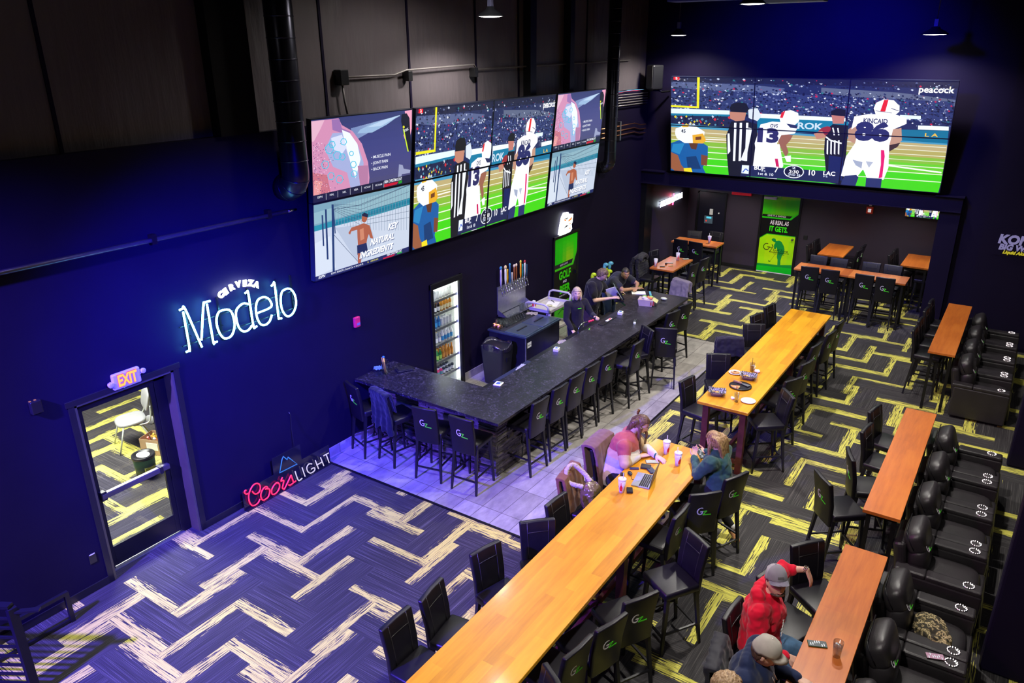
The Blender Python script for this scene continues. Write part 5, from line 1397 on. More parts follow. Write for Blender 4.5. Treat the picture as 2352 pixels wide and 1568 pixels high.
def bottle(name, h, r, glass, cap_, lab, label):
    b = empty(name, (0, 0, 0), 0, label, 'bottle')
    mb = MB(); mb.lathe([(0, 0), (r, 0), (r, h * .55), (r * .9, h * .64), (r * .42, h * .78), (r * .38, h * .95), (0, h * .95)], (0, 0, 0), 14); mb.build('glass', glass, b)
    mb = MB(); mb.lathe([(r * .45, h * .93), (r * .45, h), (0, h)], (0, 0, 0), 12); mb.build('cap', cap_, b)
    mb = MB(); mb.lathe([(r * 1.02, h * .14), (r * 1.02, h * .46)], (0, 0, 0), 14); mb.build('label', lab, b)
    return b
def can(name, h, r, body, lab, label):
    b = empty(name, (0, 0, 0), 0, label, 'can')
    mb = MB(); mb.lathe([(0, 0), (r * .85, 0), (r, h * .06), (r, h * .9), (r * .82, h), (r * .8, h * .98), (0, h * .98)], (0, 0, 0), 14); mb.build('body', body, b)
    mb = MB(); mb.lathe([(r * 1.02, h * .2), (r * 1.02, h * .7)], (0, 0, 0), 14); mb.build('label', lab, b)
    return b
def glossy(n, c): return mat(n, c, .15, 0, .05, spec=.7)
BK = [
 (bottle, 'tall_can', None),
]
kinds = [
 lambda: can('tall_can', .17, .03, glossy('silver_can', (.55, .56, .58)), glossy('white_can_band', (.7, .7, .72)), 'silver tall can on the top cooler shelf'),
 lambda: bottle('beer_bottle', .23, .03, glossy('black_brown_glass', (.02, .015, .01)), glossy('silver_cap', (.6, .6, .6)), M_WHITEPAPER, 'dark bottle with pale label on the second cooler shelf'),
 lambda: bottle('beer_bottle', .23, .03, glossy('blue_glass', (.02, .12, .32)), glossy('silver_cap', (.6, .6, .6)), glossy('blue_label', (.05, .3, .6)), 'blue bottle on the middle cooler shelf'),
 lambda: bottle('beer_bottle', .24, .03, glossy('clear_bottle', (.35, .36, .34)), glossy('gold_cap', (.7, .5, .1)), M_WHITEPAPER, 'clear bottle with white label on the fourth cooler shelf'),
 lambda: bottle('beer_bottle', .22, .031, glossy('amber_glass', (.55, .22, .02)), glossy('orange_cap', (.8, .25, .03)), glossy('orange_label', (.75, .3, .04)), 'amber bottle with orange label on the fifth cooler shelf'),
 lambda: can('soda_can', .12, .032, glossy('pink_can', (.6, .04, .15)), glossy('teal_band', (.1, .3, .3)), 'pink and teal can on the bottom cooler shelf')]
rows = [(5, 0), (4, 1), (3, 2), (2, 3), (1, 4), (0, 5)]
alt = [None, lambda: bottle('beer_bottle', .22, .031, glossy('amber_glass', (.55, .22, .02)), glossy('red_cap', (.6, .03, .03)), glossy('cream_label', (.75, .65, .4)), 'amber bottle with red cap on the second cooler shelf'),
       lambda: can('beer_can', .15, .031, glossy('silver_can', (.55, .56, .58)), glossy('white_can_band', (.7, .7, .72)), 'white and silver can on the middle cooler shelf'),
       lambda: bottle('beer_bottle', .25, .033, glossy('white_bottle', (.7, .7, .72)), glossy('silver_cap', (.6, .6, .6)), glossy('blue_label', (.05, .3, .6)), 'white bottle at the right of the fourth cooler shelf'),
       lambda: bottle('beer_bottle', .22, .031, glossy('green_glass', (.03, .22, .05)), glossy('gold_cap', (.7, .5, .1)), glossy('lime_label', (.4, .7, .1)), 'green bottle on the fifth cooler shelf'), 
       lambda: can('soda_can', .12, .032, glossy('dark_can', (.03, .04, .06)), glossy('white_can_band', (.7, .7, .72)), 'dark can on the bottom cooler shelf')]
gnames = ['top', 'second', 'middle', 'fourth', 'fifth', 'bottom']
for si, ki in rows:
    za = SHZ[si]
    A = kinds[ki](); B = alt[ki]() if alt[ki] else None
    used = {id(A): False, id(B): False}
    for c in range(8):
        for d in range(2):
            src = B if (B is not None and ((c >= 4) != (ki in (4, 9)))) else A
            loc = (-.02 - .10 - d * .13, 9.86 - .33 + c * .083, za)
            g = 'drinks on the %s cooler shelf' % gnames[ki] + (', plain kind' if src is A else ', other kind')
            if not used[id(src)]:
                src.location = loc; src['group'] = g; used[id(src)] = True
            else: dup(src, loc, RB.uniform(-.3, .3), None, g)
# tap wall
t = empty('beer_tap_station', (0.004, 11.87, 1.0), 0, 'stainless beer tap backsplash with drip tray on the black wall', 'beer taps')
mb = MB(); mb.bx(0.0, .025, -.48, .49, .0, .55); mb.bevel(.003); mb.build('backsplash', M_STEEL, t)
mb = MB(); mb.prism([(-.48, 0), (.49, 0), (.49, .02), (-.48, .02)], 0, .01)
mb = MB(); mb.bx(.02, .26, -.48, .49, -.03, -.01); mb.bar((.26, -.48, -.02), (.26, .49, -.02), .02)
for s in (-.475, .485): mb.poly([(.02, s, -.03), (.26, s, -.03), (.02, s, .10)])
mb.build('drip_tray', M_STEEL, t)
for k in range(12):
    y = -.44 + k * .081
    mb = MB(); mb.tube([(.02, y, .50), (.08, y, .50), (.10, y, .47)], .012, 8); mb.tube([(.085, y, .50), (.11, y, .42), (.115, y, .38)], .010, 8); mb.tube([(.08, y, .50), (.075, y, .56)], .009, 8)
    mb.build('faucet', M_CHROME, t)
HC = [((.45, .38, .55), .36, .030, (.05, .25, .5)), None, ((.75, .72, .68), .34, .034, (.8, .6, .3)), ((.75, .38, .02), .30, .018, None), ((.02, .12, .35), .36, .022, (.05, .3, .6)), ((.70, .66, .70), .20, .02, None), ((.25, .08, .03), .30, .026, (.75, .6, .5)), ((.22, .07, .03), .30, .026, (.75, .6, .5)), None, ((.85, .35, .02), .33, .026, (.8, .7, .1)), ((.03, .3, .38), .28, .018, None), ((.7, .68, .7), .30, .026, (.5, .05, .08)), ((.02, .08, .2), .24, .018, None)]
k2 = 0
for k, h in enumerate(HC):
    if not h: continue
    c, hh, r, topc = h
    y = 11.87 - .44 + k * .075; 
    nm = ['lavender', 'white figure-shaped', 'thin orange', 'navy blue', 'short pale', 'brown carved', 'second brown carved', 'bright orange', 'teal', 'white and red', 'dark blue'][k2]; k2 += 1
    b = empty('tap_handle', (.078, y, 1.56), 0, '%s beer tap handle on the stainless tap wall' % nm, 'tap handle', 'beer tap handles')
    mb = MB(); mb.lathe([(0, 0), (.009, 0), (r * .7, .05), (r, .12), (r * .9, hh * .7), (r * .8, hh), (0, hh)], (0, 0, 0), 10, M=Matrix.Diagonal((.6, 1, 1))); mb.build('grip', glossy('tap_%d' % k, c), b)
    if topc:
        mb = MB(); mb.sphere((0, 0, hh + .01), r * 1.25, (.5, 1, 1), n=12, m=8); mb.build('finial', glossy('tap_top_%d' % k, topc), b)
# bottle cooler cabinet
t = empty('bottle_cooler', (0.60, 11.47, TZ), 0, 'black chest cooler with sliding steel lids below the beer taps', 'cooler')
mb = MB(); mb.bx(-.42, .40, -.60, .60, 0.0, .86); mb.bevel(.006); mb.build('body', mat('black_cooler_vinyl', (.008, .008, .016), .35), t)
mb = MB(); mb.bx(-.44, .42, -.62, .62, .86, .895); mb.bevel(.004); mb.build('top', mat('blued_steel_top', (.10, .14, .20), .3, .8), t)
for y0, y1 in ((-.58, -.01), (.01, .58)):
    mb = MB(); mb.bx(-.08, .38, y0, y1, .895, .91); mb.bevel(.004); ld = mb.build('lid', mat('steel_lid', (.20, .26, .34), .28, .85), t)
    mb = MB(); mb.bx(.10, .13, (y0 + y1) / 2 - .16, (y0 + y1) / 2 + .16, .91, .925); mb.bevel(.003); mb.build('handle', M_BLACKPLASTIC, ld)
mb = MB(); mb.bx(.40, .405, -.55, -.42, .66, .76); mb.build('nameplate', M_WHITE, t)
mb = MB(); mb.add(text_mesh('Avantco', .035, .001, .2), Matrix.Translation((.407, -.485, .71)) @ R90); mb.build('nameplate_text', M_BLACKPLASTIC, t)
mb = MB(); mb.bx(.39, .41, -.61, -.59, .0, .86); mb.build('corner_trim', M_STEEL, t)
mb = MB(); mb.bx(.18, .52, 10.90, 11.98, .91, .918); tag(mb.build('bar_mat', mat('black_rubber_mat', (.012, .012, .014), .8)), 'black ribbed rubber mat under the rows of glasses', 'mat')
def tumbler(name, h, r0, r1, m, label, cat, loc, group=None, wall=.0025):
    mb = MB(); mb.lathe([(0, 0), (r0, 0), (r1, h), (r1 - wall, h), (r0 - wall, .006), (0, .006)], (0, 0, 0), 20)
    return tag(mb.build(name, m, None, loc), label, cat, group)
g0 = tumbler('shot_glass', .085, .025, .033, M_GLASS, 'clear upturned glass in the rows on the bar mat', 'glass', (.24, 10.98, .918), 'glasses on the bar mat')
first = True
for i in range(4):
    for j in range(9):
        if first: first = False; continue
        c = g0.copy(); COL.objects.link(c); c.location = (.22 + i * .072, 11.08 + j * .078, .918)
g0.location = (.22, 11.08, .918)
for k, (x, y) in enumerate(((.26, 10.95), (.36, 10.93))):
    t = empty('copper_mug', (x, y, .918), k * 1.0, 'copper mug at the left end of the rows of glasses, %s' % ('left one' if k == 0 else 'right one with handle'), 'mug', 'copper mugs')
    mb = MB(); mb.lathe([(0, 0), (.038, 0), (.044, .04), (.040, .085), (.037, .085), (.04, .04), (.034, .006), (0, .006)], (0, 0, 0), 18); mb.build('cup', M_COPPER, t)
    mb = MB(); mb.tube([(.04, 0, .07), (.07, 0, .065), (.075, 0, .04), (.065, 0, .02), (.04, 0, .015)], .004, 8); mb.build('handle', M_COPPER, t)
tumbler('glass_stack', .16, .035, .045, M_GLASS, 'tall stack of clear glasses beside the copper mugs', 'glass', (.26, 11.02, .918 + .0))
tumbler('pint_glass', .22, .045, .055, M_GLASS, 'tall clear pitcher glass at the far end of the bar mat', 'glass', (.24, 11.90, .918))
def cloth(name, pts_w, pts_l, loc, m, label, amp=.03, base=.012, seed=0, rz=0, cat='cloth'):
    R_ = random.Random(seed)
    mb = MB(); n = 16
    g = [[mb.bm.verts.new(Vector((pts_w * (i / n - .5), pts_l * (j / n - .5), base + amp * (.5 + .5 * mnoise.noise(Vector((i * .33, j * .33, seed * 7.3)))) * (1 - .5 * max(abs(i / n - .5), abs(j / n - .5)))) )) for j in range(n + 1)] for i in range(n + 1)]
    for i in range(n):
        for j in range(n):
            mb.bm.faces.new((g[i][j], g[i + 1][j], g[i + 1][j + 1], g[i][j + 1])).smooth = True
    for row in g:
        for v in row:
            k = 1 + .35 * mnoise.noise(Vector((v.co.x * 9, v.co.y * 9, seed)))
            v.co.x *= k; v.co.y *= k
    bmesh.ops.solidify(mb.bm, geom=mb.bm.faces[:], thickness=.004)
    o = mb.build(name, m, None, loc, (0, 0, rz))
    return tag(o, label, cat)
from mathutils import noise as mnoise
M_TOWEL = mat('cream_terry_towel', (.62, .55, .45), .95, bump=.4, bs=200)
cloth('bar_towel', .22, .16, (.42, 12.0, .90), M_TOWEL, 'crumpled cream towel at the far end of the chest cooler', .05, .01, 3, .4)
# trash bin
t = empty('trash_bin', (.56, 10.58, TZ), 0, 'black trash bin with a shiny bag liner left of the chest cooler', 'trash bin')
mb = MB(); mb.box((0, 0, .38), (.50, .36, .76), taper=.78, bev=.03); mb.build('bin', M_BLACKPLASTIC, t)
mb = MB()
n = 40
ring = []
for lv, (sx, sy, z) in enumerate(((.20, .13, .55), (.235, .165, .74), (.26, .19, .80), (.275, .20, .76), (.27, .195, .68))):
    rr = []
    for k in range(n):
        a = 2 * PI * k / n
        c, s_ = math.cos(a), math.sin(a)
        f = 1 / max(abs(c) ** 3 + abs(s_) ** 3, .2) ** (1 / 3)
        z2 = z + .02 * mnoise.noise(Vector((c * 4, s_ * 4, lv))) + (.03 * math.sin(a * 3) if lv in (2, 3) else 0)
        rr.append(mb.bm.verts.new((sx * c * f, sy * s_ * f, z2)))
    ring.append(rr)
for A, B in zip(ring, ring[1:]):
    for k in range(n): mb.bm.faces.new((A[k], A[(k + 1) % n], B[(k + 1) % n], B[k])).smooth = True
mb.build('bag_liner', mat('shiny_black_bag', (.015, .013, .02), .12, spec=.9, bump=.5, bs=25), t)
mb = MB(); mb.bx(.235, .245, -.05, .05, .48, .56)
for k in range(5): mb.bx(.245, .25, -.045 + k * .02, -.035 + k * .02, .485, .555)
mb.build('embossed_mark', M_BLACKPLASTIC, t)
# utility cart
t = empty('utility_cart', (.48, 12.52, TZ), 0, 'tan plastic utility cart loaded with papers beside the chest cooler', 'cart')
MC = mat('tan_cart_plastic', (.50, .47, .42), .5)
for z in (.92, .50, .12):
    mb = MB(); mb.bx(-.27, .27, -.40, .40, z, z + .02); mb.bx(-.27, -.24, -.4, .4, z, z + .07); mb.bx(.24, .27, -.4, .4, z, z + .07); mb.bx(-.27, .27, -.4, -.37, z, z + .07); mb.bx(-.27, .27, .37, .4, z, z + .07); mb.bevel(.006); mb.build('shelf', MC, t)
for sx in (-.25, .25):
    for sy in (-.37, .37):
        mb = MB(); mb.bx(sx - .02, sx + .02, sy - .025, sy + .025, .08, .94); mb.build('post', MC, t)
        mb = MB(); mb.sphere((sx, sy, .04), .04, (.5, 1, 1)); mb.build('caster', M_BLACKPLASTIC, t)
for sy in (-.40, .40):
    mb = MB(); mb.tube([(-.25, sy, .96), (-.25, sy * 1.12, 1.08), (-.18, sy * 1.15, 1.12), (.18, sy * 1.15, 1.12), (.25, sy * 1.12, 1.08), (.25, sy, .96)], .022, 10); mb.build('handle', MC, t)
mb = MB(); mb.bx(-.12, .12, -.15, .18, 0, .004); tag(mb.build('paper_sheet', M_WHITEPAPER, None, (.50, 12.62, .955), (0, 0, .3)), 'white paper sheet lying on the tan cart', 'paper')
mb = MB(); mb.lathe([(.035, 0), (.05, 0), (.05, .025), (.035, .025), (.035, 0)], (0, 0, 0), 24); tag(mb.build('tape_roll', mat('cream_tape', (.6, .58, .42), .5), None, (.52, 12.5, .96)), 'roll of cream tape on the tan cart', 'tape roll')
mb = MB(); mb.bar((0, -.08, .006), (0, .08, .006), .012); tag(mb.build('marker_pen', M_BLACKPLASTIC, None, (.42, 12.78, .955), (0, 0, .9)), 'dark marker pen on the far side of the tan cart', 'pen')
t = empty('sanitizer_bottle', (.33, 12.20, .945), 0, 'white bottle with red label standing on the near edge of the tan cart', 'bottle')
mb = MB(); mb.box((0, 0, .09), (.06, .06, .18), bev=.015); mb.build('body', M_WHITE, t)
mb = MB(); mb.bx(.031, .033, -.018, .018, .06, .14); mb.bx(-.018, .018, -.033, -.031, .06, .14); mb.build('label', M_RED, t)
# under-counter bits
t = empty('sink_faucet', (1.76, 11.55, .93), 0, 'chrome bar sink faucet with red handles in front of the blond woman', 'faucet')
mb = MB(); mb.tube(smoothpath([(0, -.1, 0), (0, -.08, .12), (.04, .0, .20), (.10, .12, .20)], 6), .012, 10); mb.build('spout', M_CHROME, t)
for k in range(3):
    mb = MB(); mb.sphere((.10 + .01 * k, .12 + k * .05, .205), .022, (1, 1.3, 1), n=10, m=8); mb.build('handle', mat('raspberry_red', (.65, .03, .10), .3), t)
mb = MB(); mb.bx(1.66, 1.90, 8.9, 9.9, .93, .945); mb.bevel(.004); tag(mb.build('bar_shelf_mat', mat('blue_black_tray', (.02, .025, .06), .4)), 'dark tray on the lower bar shelf under the white towel', 'tray')
cloth('bar_towel', .12, .26, (1.78, 9.55, .945), mat('white_towel', (.6, .6, .68), .9), 'white rolled towel on the lower bar shelf near the corner', .035, .01, 9, .2)
cloth('bar_towel', .20, .20, (1.78, 10.9, .93), M_TOWEL, 'tangled pale towel below the blond woman', .07, .01, 5, .1)
mb = MB(); mb.box((0, 0, .18), (.30, .34, .36), bev=.02); tag(mb.build('supply_box', mat('pale_plastic_bin', (.5, .5, .48), .5), None, (1.30, 12.25, TZ)), 'pale plastic bin standing behind the blond woman', 'bin')
# ------------------------------------------------------------------ things on the bar top
ZB = 1.075
t = empty('glass_pitcher', (.26, 7.98, ZB), 0, 'clear pitcher holding straws at the wall end of the bar', 'pitcher')
mb = MB(); mb.lathe([(0, 0), (.05, 0), (.06, .20), (.065, .22), (.061, .22), (.056, .19), (.046, .008), (0, .008)], (0, 0, 0), 22); mb.build('jug', M_GLASS, t)
mb = MB(); mb.tube([(-.0, .06, .18), (0, .10, .17), (0, .105, .08), (0, .055, .04)], .007, 8); mb.build('handle', M_GLASS, t)
mb = MB()
for k in range(6): mb.tube([(RB.uniform(-.02, .02), RB.uniform(-.02, .02), .02), (RB.uniform(-.04, .01), RB.uniform(-.03, .03), .27)], .006, 6)
mb.build('straws', mat('yellow_straws', (.8, .5, .05), .4), t)
mb = MB(); mb.sphere((-.02, 0, .27), .022, (1, 1, .9)); mb.build('blue_top', glossy('blue_top', (.03, .2, .35)), t)
cloth('bar_rag', .15, .13, (.10, 8.02, ZB), mat('mint_cloth', (.25, .50, .50), .9), 'crumpled mint cloth beside the pitcher at the wall end of the bar', .09, .01, 2)
mb = MB(); mb.box((0, 0, .015), (.16, .26, .02), bev=.006); mb.box((0, 0, .03), (.13, .22, .012), bev=.004); tag(mb.build('card_tray', mat('black_card_tray', (.01, .01, .013), .5), None, (.42, 8.24, ZB), (0, 0, -.5)), 'black check tray behind the pitcher on the bar', 'tray')
def coasters(loc, h, label, rz=0, w=.09):
    t = empty('coaster_stack', loc, rz, label, 'coasters')
    mb = MB(); mb.box((0, 0, h / 2), (w, w * 1.2, h), bev=.008); mb.build('cards', M_WHITEPAPER, t)
    mb = MB(); mb.box((0, 0, h + .0012), (w * .5, w * .6, .002)); mb.build('print', glossy('blue_print', (.08, .15, .4)), t)
    mb = MB(); mb.box((w * .25, w * .3, h + .0014), (w * .3, w * .2, .0022)); mb.build('green_print', glossy('green_print', (.3, .55, .1)), t)
coasters((1.98, 8.60, ZB), .02, 'low stack of printed coasters at the inner corner of the bar', .2, .12)
coasters((2.02, 10.24, ZB), .055, 'stack of white napkins and coasters midway along the bar', .2)
coasters((2.08, 12.50, ZB), .055, 'stack of white napkins and coasters near the till end of the bar', .2)
t = empty('bar_rail_mat', (2.05, 12.02, ZB), 0, 'narrow black rail mat with red and white print on the bar', 'mat')
mb = MB(); mb.box((0, 0, .005), (.10, .55, .01), bev=.003); mb.build('rubber', M_BLACKPLASTIC, t)
mb = MB(); mb.box((0, .06, .0112), (.05, .2, .002)); mb.build('white_print', M_WHITE, t); mb = MB(); mb.box((0, .1, .0125), (.03, .08, .001)); mb.build('red_print', M_RED, t)
mb = MB(); mb.box((0, 0, .003), (.02, .06, .006)); tag(mb.build('lime_bottle_key', glossy('lime_plastic', (.2, .8, .05)), None, (1.98, 11.46, ZB), (0, 0, .3)), 'tiny bright green tag on the inner edge of the bar', 'tag')
t = empty('candle_glass', (2.55, 12.13, ZB), 0, 'small glass with a glowing white candle on the bar', 'candle')
mb = MB(); mb.lathe([(0, 0), (.030, 0), (.036, .09), (.033, .09), (.027, .006), (0, .006)], (0, 0, 0), 20); mb.build('glass', M_GLASS, t)
mb = MB(); mb.cyl((0, 0, .007), .025, .035); mb.build('candle', emit('lit_candle_wax', (.85, .82, .85), .9, (.8, .8, .8)), t)
t = empty('takeout_box', (2.25, 13.28, ZB), .25, 'open takeout box full of wrapped food on the bar', 'box')
mb = MB(); mb.box((0, 0, .065), (.30, .22, .13), taper=.85); mb.build('carton', mat('pink_grey_carton', (.50, .38, .38), .7), t)
mb = MB(); mb.bx(.10, .12, -.112, -.108, .03, .10); mb.box((.12, -.09, .07), (.10, .012, .08)); mb.build('red_print', mat('dark_red_print', (.35, .05, .04), .6), t)
for k in range(7):
    mb = MB(); mb.sphere((RB.uniform(-.09, .09), RB.uniform(-.06, .06), .135 + RB.uniform(0, .03)), .04, (1.2, 1, .6), n=10, m=7)
    mb.warp(lambda v: v + Vector((1, 1, 1)) * .012 * mnoise.noise(v * 40)); mb.build('wrapped_food', [mat('food_wrap', (.6, .55, .55), .5), mat('food_orange', (.65, .2, .08), .6), mat('food_green', (.25, .5, .12), .6)][k % 3], t)
mb = MB(); mb.box((.18, 0, .11), (.10, .20, .006), (0, .5, 0)); mb.build('flap', mat('yellow_flap', (.6, .58, .25), .6), t)
mb = MB(); mb.sphere((0, 0, .03), .055, (1.3, .8, .5)); t2 = tag(mb.build('wrapped_utensils', mat('pale_green_wrap', (.55, .60, .45), .5), None, (2.42, 13.75, ZB)), 'pale wrapped bundle right of the takeout box', 'wrapped food')
mb = MB(); mb.bx(-.14, .14, -.10, .10, 0, .012); mb.bevel(.002); tag(mb.build('menu_papers', M_WHITEPAPER, None, (1.80, 13.90, ZB), (0, 0, .5)), 'white papers on the bar in front of the leaning man', 'papers')
mb = MB(); mb.bx(-.02, .02, -.12, .12, 0, .02); mb.bevel(.003); tag(mb.build('notebook', mat('teal_notebook', (.1, .4, .5), .5), None, (2.02, 13.98, ZB), (0, 0, .5)), 'narrow teal notebook beside the papers on the bar', 'notebook')
t = empty('till_screen', (1.68, 13.22, ZB), math.radians(35), 'black tilted till touchscreen in front of the man with glasses', 'till')
mb = MB(); mb.box((0, 0, .012), (.20, .22, .024), bev=.006); mb.build('base', M_BLACKPLASTIC, t)
mb = MB(); mb.bar((.02, 0, .02), (-.02, 0, .16), (.10, .05)); mb.build('stand', M_BLACKPLASTIC, t)
mb = MB(); mb.box((0, 0, .21), (.035, .42, .30), (0, -.55, 0), bev=.01); mb.build('housing', M_BLACKPLASTIC, t)
mb = MB(); mb.box((-.021, 0, .199), (.004, .38, .26), (0, -.55, 0)); mb.build('display', emit('till_display', (.55, .6, .7), .6), t)
mb = MB(); mb.bx(-.11, .11, -.003, .003, -.14, .14); tag(mb.build('paper_sheet', M_WHITEPAPER, None, (1.56, 13.17, 1.24), (.5, -.3, .6)), 'sheet of paper held by the man with glasses', 'paper')
# golf bags by the wall
def golf_bag(x, y, label, heads, body):
    t = empty('golf_bag', (x, y, TZ if y < 14.7 else 0), .3, label, 'golf bag', 'golf bags by the bar wall')
    mb = MB(); mb.lathe([(0, 0), (.11, 0), (.115, .1), (.11, .75), (.13, .82), (.12, .84), (.11, .80), (0, .80)], (0, 0, 0), 20); mb.build('bag', body, t)
    mb = MB(); mb.box((.10, 0, .35), (.08, .16, .34), bev=.03); mb.build('pocket', body, t)
    mb = MB(); mb.tube(smoothpath([(-.1, .05, .75), (-.2, .05, .55), (-.1, .05, .3)], 6), .014, 8); mb.build('strap', M_BLACKPLASTIC, t)
    for k, (c, dx, dy, h) in enumerate(heads):
        mb = MB(); mb.tube([(dx * .3, dy * .3, .3), (dx, dy, h)], .006, 6); cl = mb.build('club_shaft', M_CHROME, t)
        mb = MB(); mb.sphere((dx, dy, h + .06), .055, (.75, .8, 1.7), n=12, m=9); mb.sphere((dx + .03, dy, h + .12), .05, (1.2, .8, .9), n=12, m=8); mb.build('head_cover', glossy('cover_%02d_%02d' % (int(c[0] * 99), int(c[1] * 99)), c), cl)
YL = (.55, .75, .02); TQ = (.12, .42, .50)
golf_bag(.34, 14.75, 'black golf bag with two yellow head covers behind the man with glasses', [(YL, -.05, -.06, .93), (YL, .05, .08, .95), ((.02, .02, .02), .05, -.04, .85)], M_BLACKPLASTIC)
golf_bag(.42, 15.15, 'black golf bag with turquoise and yellow head covers behind the leaning man', [(TQ, -.04, -.06, 1.08), (TQ, .05, .08, 1.08), (YL, .05, -.03, .92), (YL, -.02, .10, .92)], mat('black_blue_bag', (.01, .015, .03), .4))
# ------------------------------------------------------------------ people
from mathutils import noise as mnoise
def skinmat(name, c):
    n = NT(name)
    v = n.noise(n.obj(), 22.0, 3.0)
    n.set('Base Color', n.ramp(v, [(0.3, tuple(x * .92 for x in c)), (0.7, tuple(min(1, x * 1.06) for x in c))]))
    n.set('Roughness', 0.5); n.set('Subsurface Weight', 0.08); n.set('Subsurface Radius', (0.02, 0.008, 0.004)); n.set('Subsurface Scale', 0.3)
    return n.m
SK_LIGHT = skinmat('light_skin', (0.62, 0.36, 0.27)); SK_PINK = skinmat('fair_skin', (0.68, 0.42, 0.34)); SK_TAN = skinmat('tan_skin', (0.42, 0.22, 0.13))
def fabric(name, c, bs=500, var=.08, rough=.85, sheen=.15): return mat(name, c, rough, 0, var, 14, .15, bs, .25, sheen=sheen)
def hairmat(name, a, b):
    n = NT(name)
    v = n.noise(n.mapv(n.obj(), (1, 1, .18)), 75.0, 3.0, .6)
    n.set('Base Color', n.ramp(v, [(0.35, a), (0.65, b)])); n.set('Roughness', .42); n.bump(v, .5, .01)
    return n.m
def capsule(mb, a, b, ra, rb, flat=1.0):
    a = Vector(a); b = Vector(b)
    d = b - a
    n = 5
    mb.tube([a + d * i / n for i in range(n + 1)], [ra + (rb - ra) * i / n for i in range(n + 1)], 14)
    mb.sphere(a, ra, n=14, m=8); mb.sphere(b, rb, n=14, m=8)
def remesh(mb, voxel, noise_amp=0.0, noise_scale=12.0, smooth=4, streak=None):
    bmesh.ops.recalc_face_normals(mb.bm, faces=mb.bm.faces[:])
    me = bpy.data.meshes.new('tmp'); mb.bm.to_mesh(me); mb.bm.free()
    o = bpy.data.objects.new('tmp', me); COL.objects.link(o)
    r = o.modifiers.new('r', 'REMESH'); r.mode = 'VOXEL'; r.voxel_size = voxel; r.use_smooth_shade = True
    if smooth:
        s = o.modifiers.new('s', 'SMOOTH'); s.iterations = smooth; s.factor = .5
    bpy.context.view_layer.update()
    out = bpy.data.meshes.new_from_object(o.evaluated_get(bpy.context.evaluated_depsgraph_get()))
    bpy.data.objects.remove(o); bpy.data.meshes.remove(me)
    m2 = MB(); m2.bm.from_mesh(out); bpy.data.meshes.remove(out)
    if noise_amp:
        m2.bm.normal_update()
        for v in m2.bm.verts:
            p = v.co * noise_scale
            if streak: p = Vector((p.x * streak[0], p.y * streak[1], p.z * streak[2]))
            v.co += v.normal * (mnoise.noise(p) + .5 * mnoise.noise(p * 2.1)) * noise_amp
    for f in m2.bm.faces: f.smooth = True
    return m2
def head_dirs(yaw, pitch, roll=0):
    return (Matrix.Rotation(yaw, 3, 'Z') @ Matrix.Rotation(pitch, 3, 'Y') @ Matrix.Rotation(roll, 3, 'X'))
def headshape(d):
    """d: unit direction, x forward, y left, z up -> point on the head"""
    x, y, z = d
    p = Vector((x * (0.098 if x > 0 else 0.104), y * 0.077, z * 0.122))
    if z < 0:
        t = -z
        p.y *= 1 - 0.30 * t ** 1.6
        p.x = p.x * (1 - 0.10 * t) + 0.018 * t * t if x > 0 else p.x * (1 - 0.35 * t)
    g = lambda cy, cz, wy, wz: math.exp(-((p.y - cy) / wy) ** 2 - ((p.z - cz) / wz) ** 2)
    if x > 0:
        p.x += 0.024 * g(0, -0.024, .012, .020) + 0.010 * g(0, .005, .010, .022)
        p.x += 0.006 * g(0, .036, .05, .012) - 0.011 * (g(.031, .014, .017, .013) + g(-.031, .014, .017, .013))
        p.x += 0.007 * g(0, -.060, .024, .011) + 0.008 * g(0, -.100, .022, .016) - .004 * g(0, -.048, .03, .006)
        p.x += 0.005 * (g(.045, -.025, .022, .022) + g(-.045, -.025, .022, .022))
    return p
def add_head(mb, c, R):
    n, m = 40, 30
    pr = []
    for i in range(m + 1):
        a = PI * i / m
        pr.append((math.sin(a), -math.cos(a)))
    rings = []
    for r, z in pr:
        if r < 1e-5: rings.append([mb.bm.verts.new(Vector(c) + R @ headshape(Vector((0, 0, z))))]); continue
        rings.append([mb.bm.verts.new(Vector(c) + R @ headshape(Vector((r * math.cos(2 * PI * k / n), r * math.sin(2 * PI * k / n), z)))) for k in range(n)])
    for A, B in zip(rings, rings[1:]):
        for k in range(n):
            if len(A) == 1: mb.bm.faces.new((A[0], B[(k + 1) % n], B[k]))
            elif len(B) == 1: mb.bm.faces.new((A[k], A[(k + 1) % n], B[0]))
            else: mb.bm.faces.new((A[k], A[(k + 1) % n], B[(k + 1) % n], B[k]))
    for s in (-1, 1):
        M3 = R @ Matrix.Rotation(s * .3, 3, 'Z')
        mb.sphere(Vector(c) + R @ Vector((-0.008, s * .078, .002)), 1, (.018, .009, .031), n=12, m=8, M=M3)
